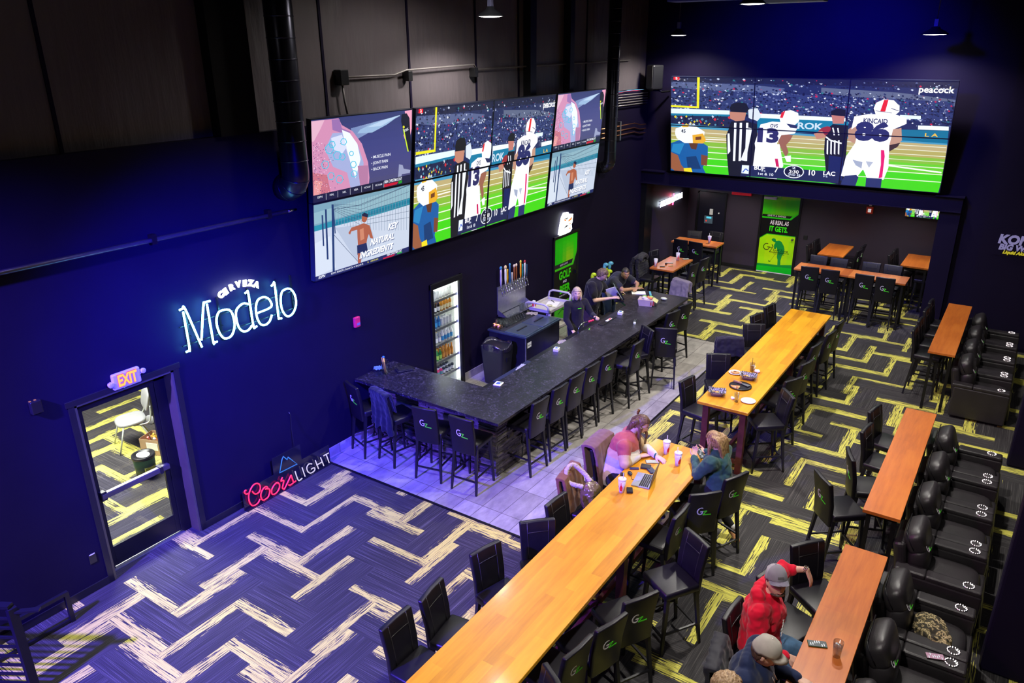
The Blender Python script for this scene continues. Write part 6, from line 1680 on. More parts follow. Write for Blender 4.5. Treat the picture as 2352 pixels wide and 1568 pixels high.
def add_hand(mb, wrist, dirv, palm_n, curl=.6, s=1.0, thumb=1, spread=.12):
    """wrist point, direction of the fingers, normal out of the palm; thumb: +1/-1 which side"""
    w = Vector(wrist); d = Vector(dirv).normalized(); n_ = Vector(palm_n); n_ = (n_ - d * n_.dot(d)).normalized()
    q = d.cross(n_).normalized() * thumb
    # palm
    for k in (-1.5, -.5, .5, 1.5):
        capsule(mb, w + q * k * .010 * s, w + d * .085 * s + q * k * .019 * s, .015 * s, .0115 * s)
    L = [.062, .074, .069, .054]
    for i, k in enumerate((1.5, .5, -.5, -1.5)):
        b = w + d * .088 * s + q * k * .020 * s
        dd = (d + q * k * spread * .4).normalized()
        p0 = b; a = 0
        for j, fr in enumerate((.45, .32, .23)):
            a += curl * (.5, .8, .6)[j]
            v = (dd * math.cos(a) + n_ * math.sin(a)).normalized()
            p1 = p0 + v * L[i] * fr * 1.15 * s
            capsule(mb, p0, p1, (.0098 - j * .001) * s, (.0090 - j * .001) * s); p0 = p1
    b = w + d * .025 * s + q * .022 * s
    v = (d * .62 + q * .72 + n_ * .28).normalized(); p1 = b + v * .038 * s
    capsule(mb, b, p1, .014 * s, .011 * s)
    v2 = (d * .85 + q * .25 + n_ * .45 * max(.3, curl)).normalized(); p2 = p1 + v2 * .032 * s
    capsule(mb, p1, p2, .0108 * s, .0095 * s); capsule(mb, p2, p2 + v2 * .022 * s, .0095 * s, .008 * s)
def eyes_and_face(parent, c, R, iris=(.06, .04, .03), lip=(.45, .14, .13), brow=(.08, .05, .035), smile=False, beard=None, glasses=False):
    W = mat('eye_white', (.75, .74, .72), .2); I = mat('iris_%02d' % int(iris[0] * 100), iris, .15); LP = mat('lips_%02d' % int(lip[0] * 100), lip, .4); BR = mat('brow_%02d' % int(brow[0] * 100), brow, .8)
    T = lambda p: Vector(c) + R @ Vector(p)
    for s in (-1, 1):
        mb = MB(); mb.sphere(T((.0745, s * .031, .013)), .0115, n=14, m=10, M=R); e = mb.build('eye', W, parent)
        mb = MB(); mb.sphere(T((.0832, s * .030, .0125)), .0050, n=10, m=8, M=R); mb.build('iris', I, e)
        mb = MB(); mb.tube([T((.090, s * .016, .028)), T((.092, s * .030, .034)), T((.078, s * .050, .031))], [.003, .0036, .002], 6); mb.build('eyebrow', BR, parent)
    mb = MB()
    up = .006 if smile else 0
    mb.tube([T((.086, .026, -.058 + up)), T((.098, .010, -.0575)), T((.1005, 0, -.059)), T((.098, -.010, -.0575)), T((.086, -.026, -.058 + up))], [.0015, .0042, .0040, .0042, .0015], 8)
    mb.tube([T((.085, .022, -.061 + up)), T((.098, 0, -.067)), T((.085, -.022, -.061 + up))], [.0015, .0052, .0015], 8)
    mb.build('lips', LP, parent)
    if smile:
        mb = MB(); mb.tube([T((.092, .015, -.060)), T((.1015, 0, -.0625)), T((.092, -.015, -.060))], .0025, 6); mb.build('teeth', mat('teeth', (.8, .78, .74), .3), parent)
    if glasses:
        mb = MB()
        for s in (-1, 1):
            mb.tube([T((.104, s * .032 + .021 * math.cos(a), .012 + .016 * math.sin(a))) for a in [k * PI / 6 for k in range(12)]], .0012, 6, closed=True)
            mb.tube([T((.102, s * .053, .016)), T((.0, s * .088, .014))], .0012, 6)
        mb.tube([T((.106, -.011, .014)), T((.106, .011, .014))], .0012, 6)
        mb.build('glasses', M_BLACKMETAL, parent)
def hair_cap(c, R, hairline=.055, back=-.06, thick=.012, side=-.02, jitter=.004, extra=None, vox=.006, streak=(1, 1, .25), amp=.005):
    """hair as a shell over the skull; extra(mb) may add locks before fusing"""
    mb = MB()
    n, m = 40, 30
    rings = []
    for i in range(m + 1):
        a = PI * i / m
        rr, z = math.sin(a), -math.cos(a)
        ring = []
        for k in range(n):
            t = 2 * PI * k / n
            d = Vector((rr * math.cos(t), rr * math.sin(t), z))
            p = headshape(d)
            lim = hairline if d.x > .45 else (side if d.x > -.15 else back)
            if -.15 < d.x <= .45: lim = side + (hairline - side) * max(0, (d.x - .05)) / .4
            out = p.z > lim
            q = p + d * (thick if out else -.02)
            if not out: q = Vector((q.x * .8, q.y * .8, max(q.z, lim - .01)))
            ring.append(mb.bm.verts.new(Vector(c) + R @ q))
        rings.append(ring)
    for A, B in zip(rings, rings[1:]):
        for k in range(n):
            try: mb.bm.faces.new((A[k], A[(k + 1) % n], B[(k + 1) % n], B[k]))
            except ValueError: pass
    mb.bm.faces.new(rings[0][::-1]); mb.bm.faces.new(rings[-1])
    if extra: extra(mb)
    return remesh(mb, vox, amp, 60, 2, streak)
def lock(mb, pts, r0, r1, sm=5):
    P = [Vector(p) for p in smoothpath([tuple(p) for p in pts], sm)]
    mb.tube(P, [r0 + (r1 - r0) * i / (len(P) - 1) for i in range(len(P))], 10)
def person(loc, label, J, skin, hs=1.0, arms=True, legs=True, curl=(.6, .6), hand_dir=None, palm=None, thumbs=(1, -1), shoulder=.185, build=1.0, female=False):
    """J: joints relative to loc. Returns (root, body mesh object, head centre, head rotation)"""
    root = empty('person', loc, 0, label, 'person')
    V = {k: Vector(v) for k, v in J.items() if k not in ('yaw', 'pitch', 'roll')}
    R = head_dirs(J.get('yaw', 0), J.get('pitch', 0), J.get('roll', 0))
    mb = MB()
    b = build
    capsule(mb, V['pelvis'], V['waist'], .135 * b, .115 * b)
    capsule(mb, V['waist'], V['chest'], .115 * b, .135 * b)
    capsule(mb, V['chest'], V['neck'], .13 * b, .055)
    capsule(mb, V['neck'], V['head'] + R @ Vector((-.02, 0, -.05)), .056, .052)
    add_head(mb, V['head'], R)
    for i, s in enumerate('lr'):
        if arms:
            capsule(mb, V['chest'] + (V[s + 'sh'] - V['chest']) * .3, V[s + 'sh'], .085 * b, .058 * b)
            capsule(mb, V[s + 'sh'], V[s + 'el'], .052 * b, .040 * b)
            capsule(mb, V[s + 'el'], V[s + 'wr'], .040 * b, .025)
            hd = V[s + 'hd'] if s + 'hd' in V else (V[s + 'wr'] - V[s + 'el'])
            pn = V[s + 'pn'] if s + 'pn' in V else Vector((0, 0, -1))
            add_hand(mb, V[s + 'wr'], hd, pn, curl[i], hs, thumbs[i])
        if legs:
            capsule(mb, V['pelvis'] + (V[s + 'hip'] - V['pelvis']) * .5, V[s + 'hip'], .11 * b, .09 * b)
            capsule(mb, V[s + 'hip'], V[s + 'kn'], .088 * b, .056)
            capsule(mb, V[s + 'kn'], V[s + 'an'], .055, .036)
            capsule(mb, V[s + 'an'], V[s + 'to'], .038, .028)
    m2 = remesh(mb, .0065, 0, 1, 3)
    body = m2.build('body', skin, root, norm=False)
    return root, V, R
def garment(root, V, parts, name, m, voxel=.009, amp=.006, scale=11, pick=None, extra=None, smooth=4):
    """parts: list of (a, b, ra, rb) with joint names or points"""
    g = lambda k: V[k] if isinstance(k, str) else Vector(k)
    mb = MB()
    for a, b_, ra, rb in parts: capsule(mb, g(a), g(b_), ra, rb)
    if extra: extra(mb)
    m2 = remesh(mb, voxel, amp, scale, smooth)
    if pick:
        for f in m2.bm.faces: f.material_index = pick(f.calc_center_median())
    return m2.build(name, m, root, norm=False)
def top_parts(V, b=1.0, sleeve='long', ext=.018, hem=0.0):
    P = [('pelvis', 'waist', (.150 + ext) * b, (.128 + ext) * b), ('waist', 'chest', (.128 + ext) * b, (.142 + ext) * b), ('chest', V['neck'] + (V['chest'] - V['neck']) * .25, (.142 + ext) * b, .075 + ext)]
    for s in 'lr':
        P.append((V['chest'] + (V[s + 'sh'] - V['chest']) * .3, s + 'sh', (.090 + ext) * b, (.064 + ext) * b))
        P.append((s + 'sh', s + 'el', (.060 + ext) * b, (.046 + ext * .8) * b))
        e = V[s + 'wr'] if sleeve == 'long' else V[s + 'el'] + (V[s + 'wr'] - V[s + 'el']) * .02
        if sleeve == 'long': P.append((s + 'el', V[s + 'el'] + (V[s + 'wr'] - V[s + 'el']) * .93, (.047 + ext * .8) * b, .032 + ext * .5))
    if sleeve == 'short':
        P = [p if not (p[0] in ('lsh', 'rsh')) else (p[0], V[p[0]] + (V[p[1]] - V[p[0]]) * .62, p[2], (.058 + ext) * b) for p in P]
    return P
def pant_parts(V, b=1.0, ext=.014, ankle=.06):
    P = [('pelvis', 'waist', (.138 + ext) * b, (.12 + ext * .6) * b)]
    for s in 'lr':
        P += [('pelvis', s + 'hip', (.12 + ext) * b, (.095 + ext) * b), (s + 'hip', s + 'kn', (.092 + ext) * b, .062 + ext), (s + 'kn', s + 'an', .060 + ext, ankle)]
    return P
def shoe(root, V, s, m, sole=None):
    d = (V[s + 'to'] - V[s + 'an']); d.z = 0; d.normalize()
    a = V[s + 'an'] + Vector((0, 0, -.035)) - d * .045; b_ = a + d * .22
    mb = MB(); capsule(mb, a + Vector((0, 0, .01)), b_ + Vector((0, 0, -.01)), .045, .036); capsule(mb, V[s + 'an'], a + d * .03, .045, .046)
    m2 = remesh(mb, .008, 0, 1, 2)
    zb = min(v.co.z for v in m2.bm.verts)
    return m2.build('shoe', m, root, norm=False)

# --- woman in the striped sweater (seated, leaning on the laptop table)
root, V, R = person((4.44, 7.58, 0), 'woman in a pink, cream and lilac striped sweater leaning on the laptop table',
    dict(pelvis=(0, 0, .84), waist=(.02, .05, 1.0), chest=(.06, .15, 1.19), neck=(.09, .24, 1.33), head=(.17, .34, 1.44), yaw=.25, pitch=.55, roll=-.1,
         lsh=(.02, .36, 1.27), lel=(.20, .42, 1.11), lwr=(.43, .26, 1.115), lhd=(.8, -.2, -.1), lpn=(0, 0, -1),
         rsh=(.13, -.02, 1.27), rel=(.20, -.13, 1.12), rwr=(.27, .13, 1.115), rhd=(.5, 1, -.08), rpn=(0, 0, -1),
         lhip=(.06, .12, .84), lkn=(.46, .20, .80), lan=(.42, .20, .36), lto=(.54, .22, .31), rhip=(.06, -.10, .84), rkn=(.46, -.10, .80), ran=(.40, -.10, .36), rto=(.52, -.10, .31)),
    SK_PINK, curl=(.35, .15), build=1.14, thumbs=(-1, 1))
def pick_sweater(c):
    best = None
    for s in 'lr':
        for a, b_, o, l in ((V[s + 'sh'], V[s + 'el'], 0, 1), (V[s + 'el'], V[s + 'wr'], 1, 1)):
            d = b_ - a; t = max(0, min(1, (c - a).dot(d) / d.length_squared)); q = (c - (a + d * t)).length
            if best is None or q < best[0]: best = (q, o + t)
    if best[0] < .085:
        t = best[1]
        return 0 if t < .55 else 1 if t < 1.25 else 2
    up = (V['chest'] - V['pelvis']).normalized()
    h = (c - V['pelvis']).dot(up)
    return 0 if h > .31 else 1 if h > .22 else 3 if h > .12 else 2
garment(root, V, top_parts(V, 1.14) + [(V['chest'] + Vector((.07, .02, -.06)), V['chest'] + Vector((.07, .02, -.04)), .12, .11)], 'sweater',
        [fabric('dusty_rose_knit', (.42, .09, .085)), fabric('camel_knit', (.60, .42, .22)), fabric('cream_knit', (.72, .66, .60)), fabric('lilac_knit', (.45, .45, .62))], pick=pick_sweater, amp=.007)
garment(root, V, pant_parts(V, 1.1), 'trousers', fabric('black_jeans', (.012, .012, .016)))
for s in 'lr': shoe(root, V, s, fabric('black_shoe', (.01, .01, .012)))
eyes_and_face(root, V['head'], R, lip=(.45, .15, .14))
hd = V['head']
def long_hair(mb):
    T = lambda p: hd + R @ Vector(p)
    for s, k in ((1, 0), (-1, 0), (1, 1), (-1, 1), (0, 0)):
        lock(mb, [T((-.05, s * .06, .04)), T((-.09, s * .075, -.04)), hd + Vector((-.16, s * .08, -.20)), hd + Vector((-.20 + .02 * k, s * .07 - .02, -.34))], .042, .02)
    lock(mb, [T((.01, .075, .0)), hd + Vector((.05, .09, -.15)), hd + Vector((.06, .03, -.28))], .026, .012)
    lock(mb, [T((.02, -.075, .0)), hd + Vector((.03, -.09, -.14)), hd + Vector((.08, -.10, -.30))], .030, .010)
hair_cap(hd, R, .062, -.07, .014, -.035, extra=long_hair, amp=.004, streak=(1.4, 1.4, .2)).build('hair', hairmat('dark_blond_brown_hair', (.05, .025, .015), (.22, .12, .06)), root, norm=False)
mb = MB()
for k in range(9):
    a = k * .42 - 1.7
    mb.tube([hd + R @ Vector((-.10, 0, .09)), hd + R @ Vector((-.13 + .02 * math.cos(a), .035 * math.sin(a), .13 + .02 * math.cos(a))), hd + R @ Vector((-.11, .045 * math.sin(a), .10 + .03 * math.cos(a)))], .006, 6)
mb.build('hair_clip', mat('tortoiseshell', (.14, .05, .02), .25), root)
mb = MB(); mb.tube([V['lwr'] + Vector((0, .032 * math.cos(a), .030 * math.sin(a))) for a in [k * PI / 7 for k in range(14)]], .009, 8, closed=True); mb.build('wristband', fabric('teal_scrunchie', (.01, .10, .11)), root)

# --- woman in the green sweatshirt (seated, seen from behind, holding a phone)
root, V, R = person((5.68, 7.93, 0), 'woman in a dark green sweatshirt seen from behind, holding a phone at the table end',
    dict(pelvis=(0, 0, .83), waist=(-.03, .01, 1.0), chest=(-.08, .03, 1.18), neck=(-.11, .05, 1.31), head=(-.145, .07, 1.44), yaw=PI - .25, pitch=.42,
         lsh=(-.10, -.15, 1.26), lel=(-.22, -.19, 1.09), lwr=(-.38, .08, 1.14), lhd=(-.3, .8, .25), lpn=(.2, .3, 1),
         rsh=(-.06, .23, 1.26), rel=(-.18, .34, 1.10), rwr=(-.31, .30, 1.14), rhd=(-.8, -.5, .25), rpn=(-.3, -.4, 1),
         lhip=(-.05, -.10, .83), lkn=(-.44, -.10, .78), lan=(-.30, -.06, .34), lto=(-.42, -.08, .29), rhip=(-.05, .11, .83), rkn=(-.28, .40, .58), ran=(.10, .36, .13), rto=(.14, .31, .06)),
    SK_LIGHT, curl=(.7, .7), thumbs=(-1, 1))
garment(root, V, top_parts(V, 1.0, ext=.028), 'sweatshirt', fabric('dark_green_fleece', (.030, .085, .070)), amp=.015, scale=11)
garment(root, V, pant_parts(V, 1.0, ankle=.05), 'trousers', fabric('black_leggings', (.010, .010, .012)))
shoe(root, V, 'l', fabric('tan_suede', (.40, .18, .07))); shoe(root, V, 'r', fabric('tan_suede', (.40, .18, .07)))
mb = MB(); capsule(mb, V['ran'] + Vector((0, 0, .03)), V['ran'] + Vector((0, 0, -.01)), .043, .045); mb.build('sock', mat('white_sock', (.7, .7, .7), .8), root)
eyes_and_face(root, V['head'], R)
hd = V['head']
def long_hair2(mb):
    T = lambda p: hd + R @ Vector(p)
    for yy in (-.07, -.035, 0, .035, .07):
        lock(mb, [T((-.03, yy, .06)), T((-.105, yy * 1.1, .0)), hd + Vector((.14, -yy * 1.3, -.16)), hd + Vector((.15 + .04 * abs(yy), -yy * 1.6 + .03, -.30))], .036, .014)
    lock(mb, [T((.0, .07, .02)), hd + Vector((-.02, -.11, -.10)), hd + Vector((.02, -.10, -.22))], .03, .012)
    lock(mb, [T((.0, -.07, .02)), hd + Vector((0, .11, -.10)), hd + Vector((.10, .15, -.26)), hd + Vector((.14, .17, -.32))], .034, .014)
hair_cap(hd, R, .06, -.07, .014, -.04, extra=long_hair2, amp=.004, streak=(1.4, 1.4, .15)).build('hair', hairmat('golden_blond_hair', (.16, .08, .03), (.50, .32, .15)), root, norm=False)

# --- man in the red hoodie
root, V, R = person((6.87, 5.66, 0), 'man in a bright red hoodie and grey cap resting an arm on the next stool',
    dict(pelvis=(-.02, 0, .84), waist=(-.04, .02, 1.0), chest=(-.03, .06, 1.20), neck=(-.02, .07, 1.36), head=(.03, .08, 1.50), yaw=-.95, pitch=-.30,
         lsh=(-.06, .26, 1.30), lel=(-.02, .56, 1.31), lwr=(.17, .63, 1.34), lhd=(.5, -.1, -.9), lpn=(-.8, 0, -.3),
         rsh=(-.03, -.13, 1.29), rel=(.0, -.24, 1.02), rwr=(.24, -.12, .96), rhd=(.9, .2, -.3), rpn=(0, .3, -1),
         lhip=(.04, .11, .84), lkn=(.44, .18, .80), lan=(.36, .18, .36), lto=(.50, .18, .31), rhip=(.04, -.11, .84), rkn=(.44, -.14, .80), ran=(.36, -.14, .36), rto=(.5, -.14, .31)),
    SK_LIGHT, curl=(.3, .6), build=1.06, thumbs=(1, -1))
RED = fabric('bright_red_fleece', (.62, .004, .030), 420)
def hood(mb):
    for a in range(7):
        t = -1.5 + a * .5
        c = V['neck'] + Vector((-.055 * math.cos(t * .55) - .02, .105 * math.sin(t), .02 + .01 * math.cos(t)))
        mb.sphere(c, .062, n=12, m=8)
lw = V['lel'] + (V['lwr'] - V['lel']) * .35
P = [p for p in top_parts(V, 1.06, ext=.03) if p[0] != 'lel'] + [('lel', lw, .062, .055)]
garment(root, V, P, 'hoodie', RED, amp=.016, scale=12, extra=hood)
garment(root, V, pant_parts(V, 1.05, .018), 'jeans', fabric('mid_blue_denim', (.055, .12, .22), 300, .25))
for s in 'lr': shoe(root, V, s, fabric('grey_sneaker', (.2, .2, .2)))
mb = MB()
for k in range(5):
    z = 1.22 - k * .035
    mb.bar((.150, -.015 + .01 * (k % 2), z), (.150, .035, z - .03), .006); mb.bar((.15, .035, z - .03), (.15, -.01, z - .04), .006)
mb.build('chest_print', M_WHITE, root)
eyes_and_face(root, V['head'], R, lip=(.40, .15, .13), brow=(.03, .02, .015))
hair_cap(V['head'], R, .075, -.07, .006, -.02).build('hair', hairmat('dark_brown_hair', (.012, .008, .006), (.05, .03, .02)), root, norm=False)
mb = MB(); c = V['head']
for k in range(9):
    a = (k - 4) * .28
    mb.sphere(c + R @ Vector((.084 * math.cos(a) + .004, .062 * math.sin(a), -.084)), .0125, n=8, m=6)
remesh(mb, .006, .002, 90, 1).build('beard', hairmat('short_beard', (.03, .018, .012), (.10, .06, .04)), root, norm=False)
def cap(root, c, R, m, mb_, name='cap', patch=None, tilt=0.0, bill=.075):
    T = lambda p: c + R @ Vector(p)
    mb = MB()
    n = 28
    prof = [(1.0, .035), (1.0, .06), (.93, .095), (.78, .125), (.5, .148), (.2, .157), (0, .158)]
    rings = []
    for r, z in prof:
        if r == 0: rings.append([mb.bm.verts.new(T((-.006, 0, z)))]); continue
        rings.append([mb.bm.verts.new(T((.112 * r * math.cos(2 * PI * k / n) - .004, .092 * r * math.sin(2 * PI * k / n), z - (.02 if math.cos(2 * PI * k / n) < -.3 and r > .9 else 0)))) for k in range(n)])
    for A, B in zip(rings, rings[1:]):
        for k in range(n):
            f = mb.bm.faces.new((A[k], A[(k + 1) % n], B[(k + 1) % n], B[k]) if len(B) > 1 else (A[k], A[(k + 1) % n], B[0]))
            f.smooth = True; f.material_index = 1 if (isinstance(m, list) and math.cos(2 * PI * (k + .5) / n) < .25) else 0
    bmesh.ops.solidify(mb.bm, geom=mb.bm.faces[:], thickness=.003)
    cp = mb.build(name, m, root)
    mb = MB()
    N = 14
    top = []; bot = []
    for i in range(N + 1):
        y = -.082 + .164 * i / N
        x0 = .108 * math.sqrt(max(0, 1 - (y / .0925) ** 2)) - .006
        x1 = x0 + bill * math.sqrt(max(0.02, 1 - (y / .086) ** 2)) ** .6
        dz = -.9 * y * y * 3
        top.append((mb.bm.verts.new(T((x0, y, .048 + dz * .3))), mb.bm.verts.new(T(((x0 + x1) / 2, y, .044 + dz * .8))), mb.bm.verts.new(T((x1, y, .034 + dz)))))
    for a, b in zip(top, top[1:]):
        for k in (0, 1):
            f = mb.bm.faces.new((a[k], a[k + 1], b[k + 1], b[k])); f.smooth = True
    bmesh.ops.solidify(mb.bm, geom=mb.bm.faces[:], thickness=.004)
    mb.build('bill', mb_, cp)
    mb = MB(); mb.sphere(T((-.006, 0, .16)), .007, (1, 1, .5), n=10, m=6); mb.build('button', mb_, cp)
    if patch:
        mb = MB(); mb.box((0, 0, 0), (.004, .05, .022))
        for v in mb.bm.verts: v.co = T(v.co + Vector((.108, patch[1], .078)))
        mb.build('patch', patch[0], cp)
    return cp
cap(root, V['head'], R, [fabric('grey_cap_cotton', (.42, .40, .46)), fabric('white_mesh', (.65, .64, .68))], fabric('grey_bill', (.34, .33, .42)), patch=(fabric('grey_patch', (.12, .11, .12)), 0))
mb = MB()
for k in range(3):
    mb.tube([V['lwr'] + Vector((.012 * k - .03 + .034 * math.cos(a) * .3, .034 * math.sin(a), .03 * math.cos(a))) for a in [j * PI / 8 for j in range(16)]], .004, 6, closed=True)
mb.build('bracelet', M_CHROME, root)

# --- man in the navy hoodie with the white cap
root, V, R = person((6.98, 4.97, 0), 'man in a navy hoodie with a white cap at the bottom of the picture',
    dict(pelvis=(-.04, 0, .84), waist=(-.05, 0, 1.0), chest=(-.01, -.01, 1.18), neck=(.03, -.01, 1.31), head=(.07, -.02, 1.43), yaw=.12, pitch=.30,
         lsh=(-.03, .20, 1.26), lel=(.08, .30, 1.04), lwr=(.30, .22, 1.10), lhd=(1, -.2, 0), rsh=(.0, -.21, 1.26), rel=(.10, -.34, 1.06), rwr=(.30, -.20, 1.10), rhd=(1, .2, 0),
         lhip=(.03, .11, .84), lkn=(.42, .13, .80), lan=(.34, .13, .36), lto=(.48, .13, .31), rhip=(.03, -.11, .84), rkn=(.42, -.13, .80), ran=(.34, -.13, .36), rto=(.48, -.13, .31)),
    SK_LIGHT, curl=(.5, .5), build=1.06, thumbs=(-1, 1))
garment(root, V, top_parts(V, 1.06, ext=.03), 'hoodie', fabric('navy_fleece', (.010, .018, .060)), amp=.010, scale=8, extra=hood)
garment(root, V, pant_parts(V, 1.05), 'trousers', fabric('dark_grey_trousers', (.03, .03, .035)))
for s in 'lr': shoe(root, V, s, fabric('black_shoe', (.01, .01, .012)))
eyes_and_face(root, V['head'], R)
hair_cap(V['head'], R, .075, -.07, .006, -.02).build('hair', MT.get('x') or hairmat('brown_short_hair', (.05, .025, .015), (.14, .08, .05)), root, norm=False)
cp = cap(root, V['head'], R, [fabric('white_cap_cotton', (.70, .66, .60))], fabric('white_cap_cotton', (.70, .66, .60)))
mb = MB(); mb.sphere(V['head'] + R @ Vector((.094, .045, .07)), .012, (.3, 1, 1), n=12, m=8); mb.build('badge', fabric('navy_badge', (.02, .03, .12)), cp)
mb = MB()
for s in (-1, 1): mb.tube([V['neck'] + Vector((.09, s * .02, -.02)), V['neck'] + Vector((.15, s * .025, -.12))], .004, 6)
mb.build('drawstring', M_WHITE, root)
# --- person cut off by the bottom edge
root, V, R = person((6.90, 4.38, 0), 'person with sandy hair cut off by the bottom edge beside the white-capped man',
    dict(pelvis=(-.04, 0, .84), waist=(-.04, 0, 1.0), chest=(-.02, .02, 1.19), neck=(.0, .03, 1.33), head=(.03, .04, 1.46), yaw=.1, pitch=.15,
         lsh=(-.03, .21, 1.27), lel=(.08, .27, 1.04), lwr=(.30, .18, 1.10), rsh=(-.02, -.17, 1.27), rel=(.06, -.26, 1.04), rwr=(.30, -.16, 1.10),
         lhip=(.03, .11, .84), lkn=(.42, .13, .80), lan=(.34, .13, .36), lto=(.48, .13, .31), rhip=(.03, -.11, .84), rkn=(.42, -.13, .80), ran=(.34, -.13, .36), rto=(.48, -.13, .31)),
    SK_LIGHT, thumbs=(-1, 1))
garment(root, V, top_parts(V, 1.0), 'shirt', fabric('dark_shirt', (.02, .02, .03)))
garment(root, V, pant_parts(V, 1.0), 'trousers', MT['dark_grey_trousers'])
for s in 'lr': shoe(root, V, s, MT['black_shoe'])
eyes_and_face(root, V['head'], R)
hair_cap(V['head'], R, .055, -.08, .018, -.03, amp=.010).build('hair', hairmat('sandy_hair', (.22, .13, .07), (.50, .34, .20)), root, norm=False)
stool(6.66, 4.40, 4, 'stool of the sandy-haired person at the bottom edge', 'stools facing the near drink rail')

# --- woman tending the bar
LEGS = dict(lhip=(0, .10, .90), lkn=(.02, .11, .50), lan=(0, .12, .09), lto=(.13, .13, .04), rhip=(0, -.10, .90), rkn=(.02, -.11, .50), ran=(0, -.12, .09), rto=(.13, -.13, .04))
root, V, R = person((1.46, 11.88, .012), 'smiling blond woman in a black long-sleeved top standing behind the bar',
    dict(pelvis=(0, 0, .92), waist=(0, 0, 1.06), chest=(0, 0, 1.26), neck=(.0, 0, 1.40), head=(.02, -.01, 1.535), yaw=-.95, pitch=-.05,
         lsh=(.09, .16, 1.34), lel=(.24, .18, 1.12), lwr=(.40, .04, 1.14), lhd=(.6, -.5, .2), lpn=(0, -.5, -.6), rsh=(-.09, -.15, 1.34), rel=(-.06, -.25, 1.09), rwr=(.10, -.30, .93), rhd=(.5, -.1, -.5), rpn=(0, 0, -1), **LEGS),
    SK_PINK, curl=(1.0, .8), build=1.0, thumbs=(-1, 1))
BLK = fabric('black_jersey', (.010, .008, .016))
garment(root, V, top_parts(V, 1.0, ext=.014), 'top', BLK, amp=.004)
garment(root, V, pant_parts(V, 1.0), 'trousers', MT['black_leggings'])
for s in 'lr': shoe(root, V, s, MT['black_shoe'])
eyes_and_face(root, V['head'], R, smile=True, lip=(.55, .2, .2))
hd = V['head']
def bob(mb):
    T = lambda p: hd + R @ Vector(p)
    for s in (-1, 1):
        mb.sphere(T((-.025, s * .062, -.025)), .05, (1.15, .75, 2.0), n=14, m=10, M=R)
        mb.sphere(T((.0, s * .070, -.07)), .035, (1.2, .8, 1.7), n=14, m=10, M=R)
    mb.sphere(T((-.065, 0, -.03)), .062, (.8, 1.5, 1.9), n=16, m=10, M=R)
hair_cap(hd, R, .055, -.07, .014, -.02, extra=bob, amp=.005).build('hair', hairmat('ash_blond_hair', (.28, .19, .14), (.66, .52, .42)), root, norm=False)
mb = MB(); mb.box((.13, -.09, 1.29), (.008, .07, .018), (0, 0, -.6)); mb.build('chest_logo', M_LOGOG, root)
# --- man at the till
root, V, R = person((1.20, 12.93, .012), 'man in a black short-sleeved shirt and glasses working a tilted till screen',
    dict(pelvis=(0, 0, .98), waist=(.02, .01, 1.14), chest=(.07, .03, 1.36), neck=(.12, .05, 1.50), head=(.20, .09, 1.61), yaw=.25, pitch=.55,
         lsh=(.06, .22, 1.42), lel=(.22, .30, 1.18), lwr=(.44, .34, 1.20), lhd=(.9, .1, .2), lpn=(0, -.6, -.6), rsh=(.10, -.14, 1.42), rel=(.20, -.18, 1.15), rwr=(.45, .06, 1.18), rhd=(.8, .5, .15), rpn=(0, .4, -.8),
         lhip=(0, .10, .95), lkn=(.02, .11, .53), lan=(0, .12, .09), lto=(.13, .13, .04), rhip=(0, -.10, .95), rkn=(.02, -.11, .53), ran=(0, -.12, .09), rto=(.13, -.13, .04)),
    SK_PINK, curl=(.5, .6), build=1.12, thumbs=(-1, 1))
garment(root, V, top_parts(V, 1.12, 'short', .018), 'polo_shirt', BLK, amp=.006)
garment(root, V, pant_parts(V, 1.1), 'trousers', fabric('dark_plum_trousers', (.04, .02, .035)))
for s in 'lr': shoe(root, V, s, MT['black_shoe'])
eyes_and_face(root, V['head'], R, glasses=True)
hair_cap(V['head'], R, .05, -.07, .018, -.015, amp=.008).build('hair', hairmat('medium_brown_hair', (.05, .028, .02), (.20, .12, .09)), root, norm=False)
mb = MB(); mb.box((.16, -.225, 1.28), (.05, .006, .03)); mb.build('sleeve_logo', M_LOGOG, root)
# --- customer leaning on the bar end
root, V, R = person((1.03, 14.08, .012), 'man in a dark grey T-shirt leaning on the far bar end with folded arms',
    dict(pelvis=(0, 0, .94), waist=(.07, .0, 1.08), chest=(.22, -.02, 1.23), neck=(.34, -.06, 1.33), head=(.43, -.13, 1.42), yaw=-.75, pitch=.25,
         lsh=(.26, .19, 1.27), lel=(.56, .20, 1.13), lwr=(.66, -.06, 1.115), lhd=(.2, -1, 0), lpn=(0, 0, -1), rsh=(.22, -.22, 1.25), rel=(.50, -.36, 1.125), rwr=(.68, -.10, 1.13), rhd=(.6, .8, 0), rpn=(0, 0, -1),
         lhip=(0, .10, .92), lkn=(.04, .12, .51), lan=(-.06, .14, .09), lto=(.07, .15, .04), rhip=(0, -.10, .92), rkn=(.06, -.12, .51), ran=(-.02, -.14, .09), rto=(.11, -.15, .04)),
    SK_TAN, curl=(.3, .3), build=1.08, thumbs=(-1, 1))
garment(root, V, top_parts(V, 1.08, 'short', .016), 't_shirt', fabric('charcoal_jersey', (.022, .022, .040)), amp=.005)
garment(root, V, pant_parts(V, 1.05), 'trousers', fabric('dark_denim', (.015, .03, .07)))
for s in 'lr': shoe(root, V, s, MT['black_shoe'])
eyes_and_face(root, V['head'], R, lip=(.30, .11, .09), brow=(.01, .008, .006))
hair_cap(V['head'], R, .06, -.06, .005, .0, amp=.002).build('hair', hairmat('cropped_black_hair', (.012, .009, .008), (.05, .035, .03)), root, norm=False)
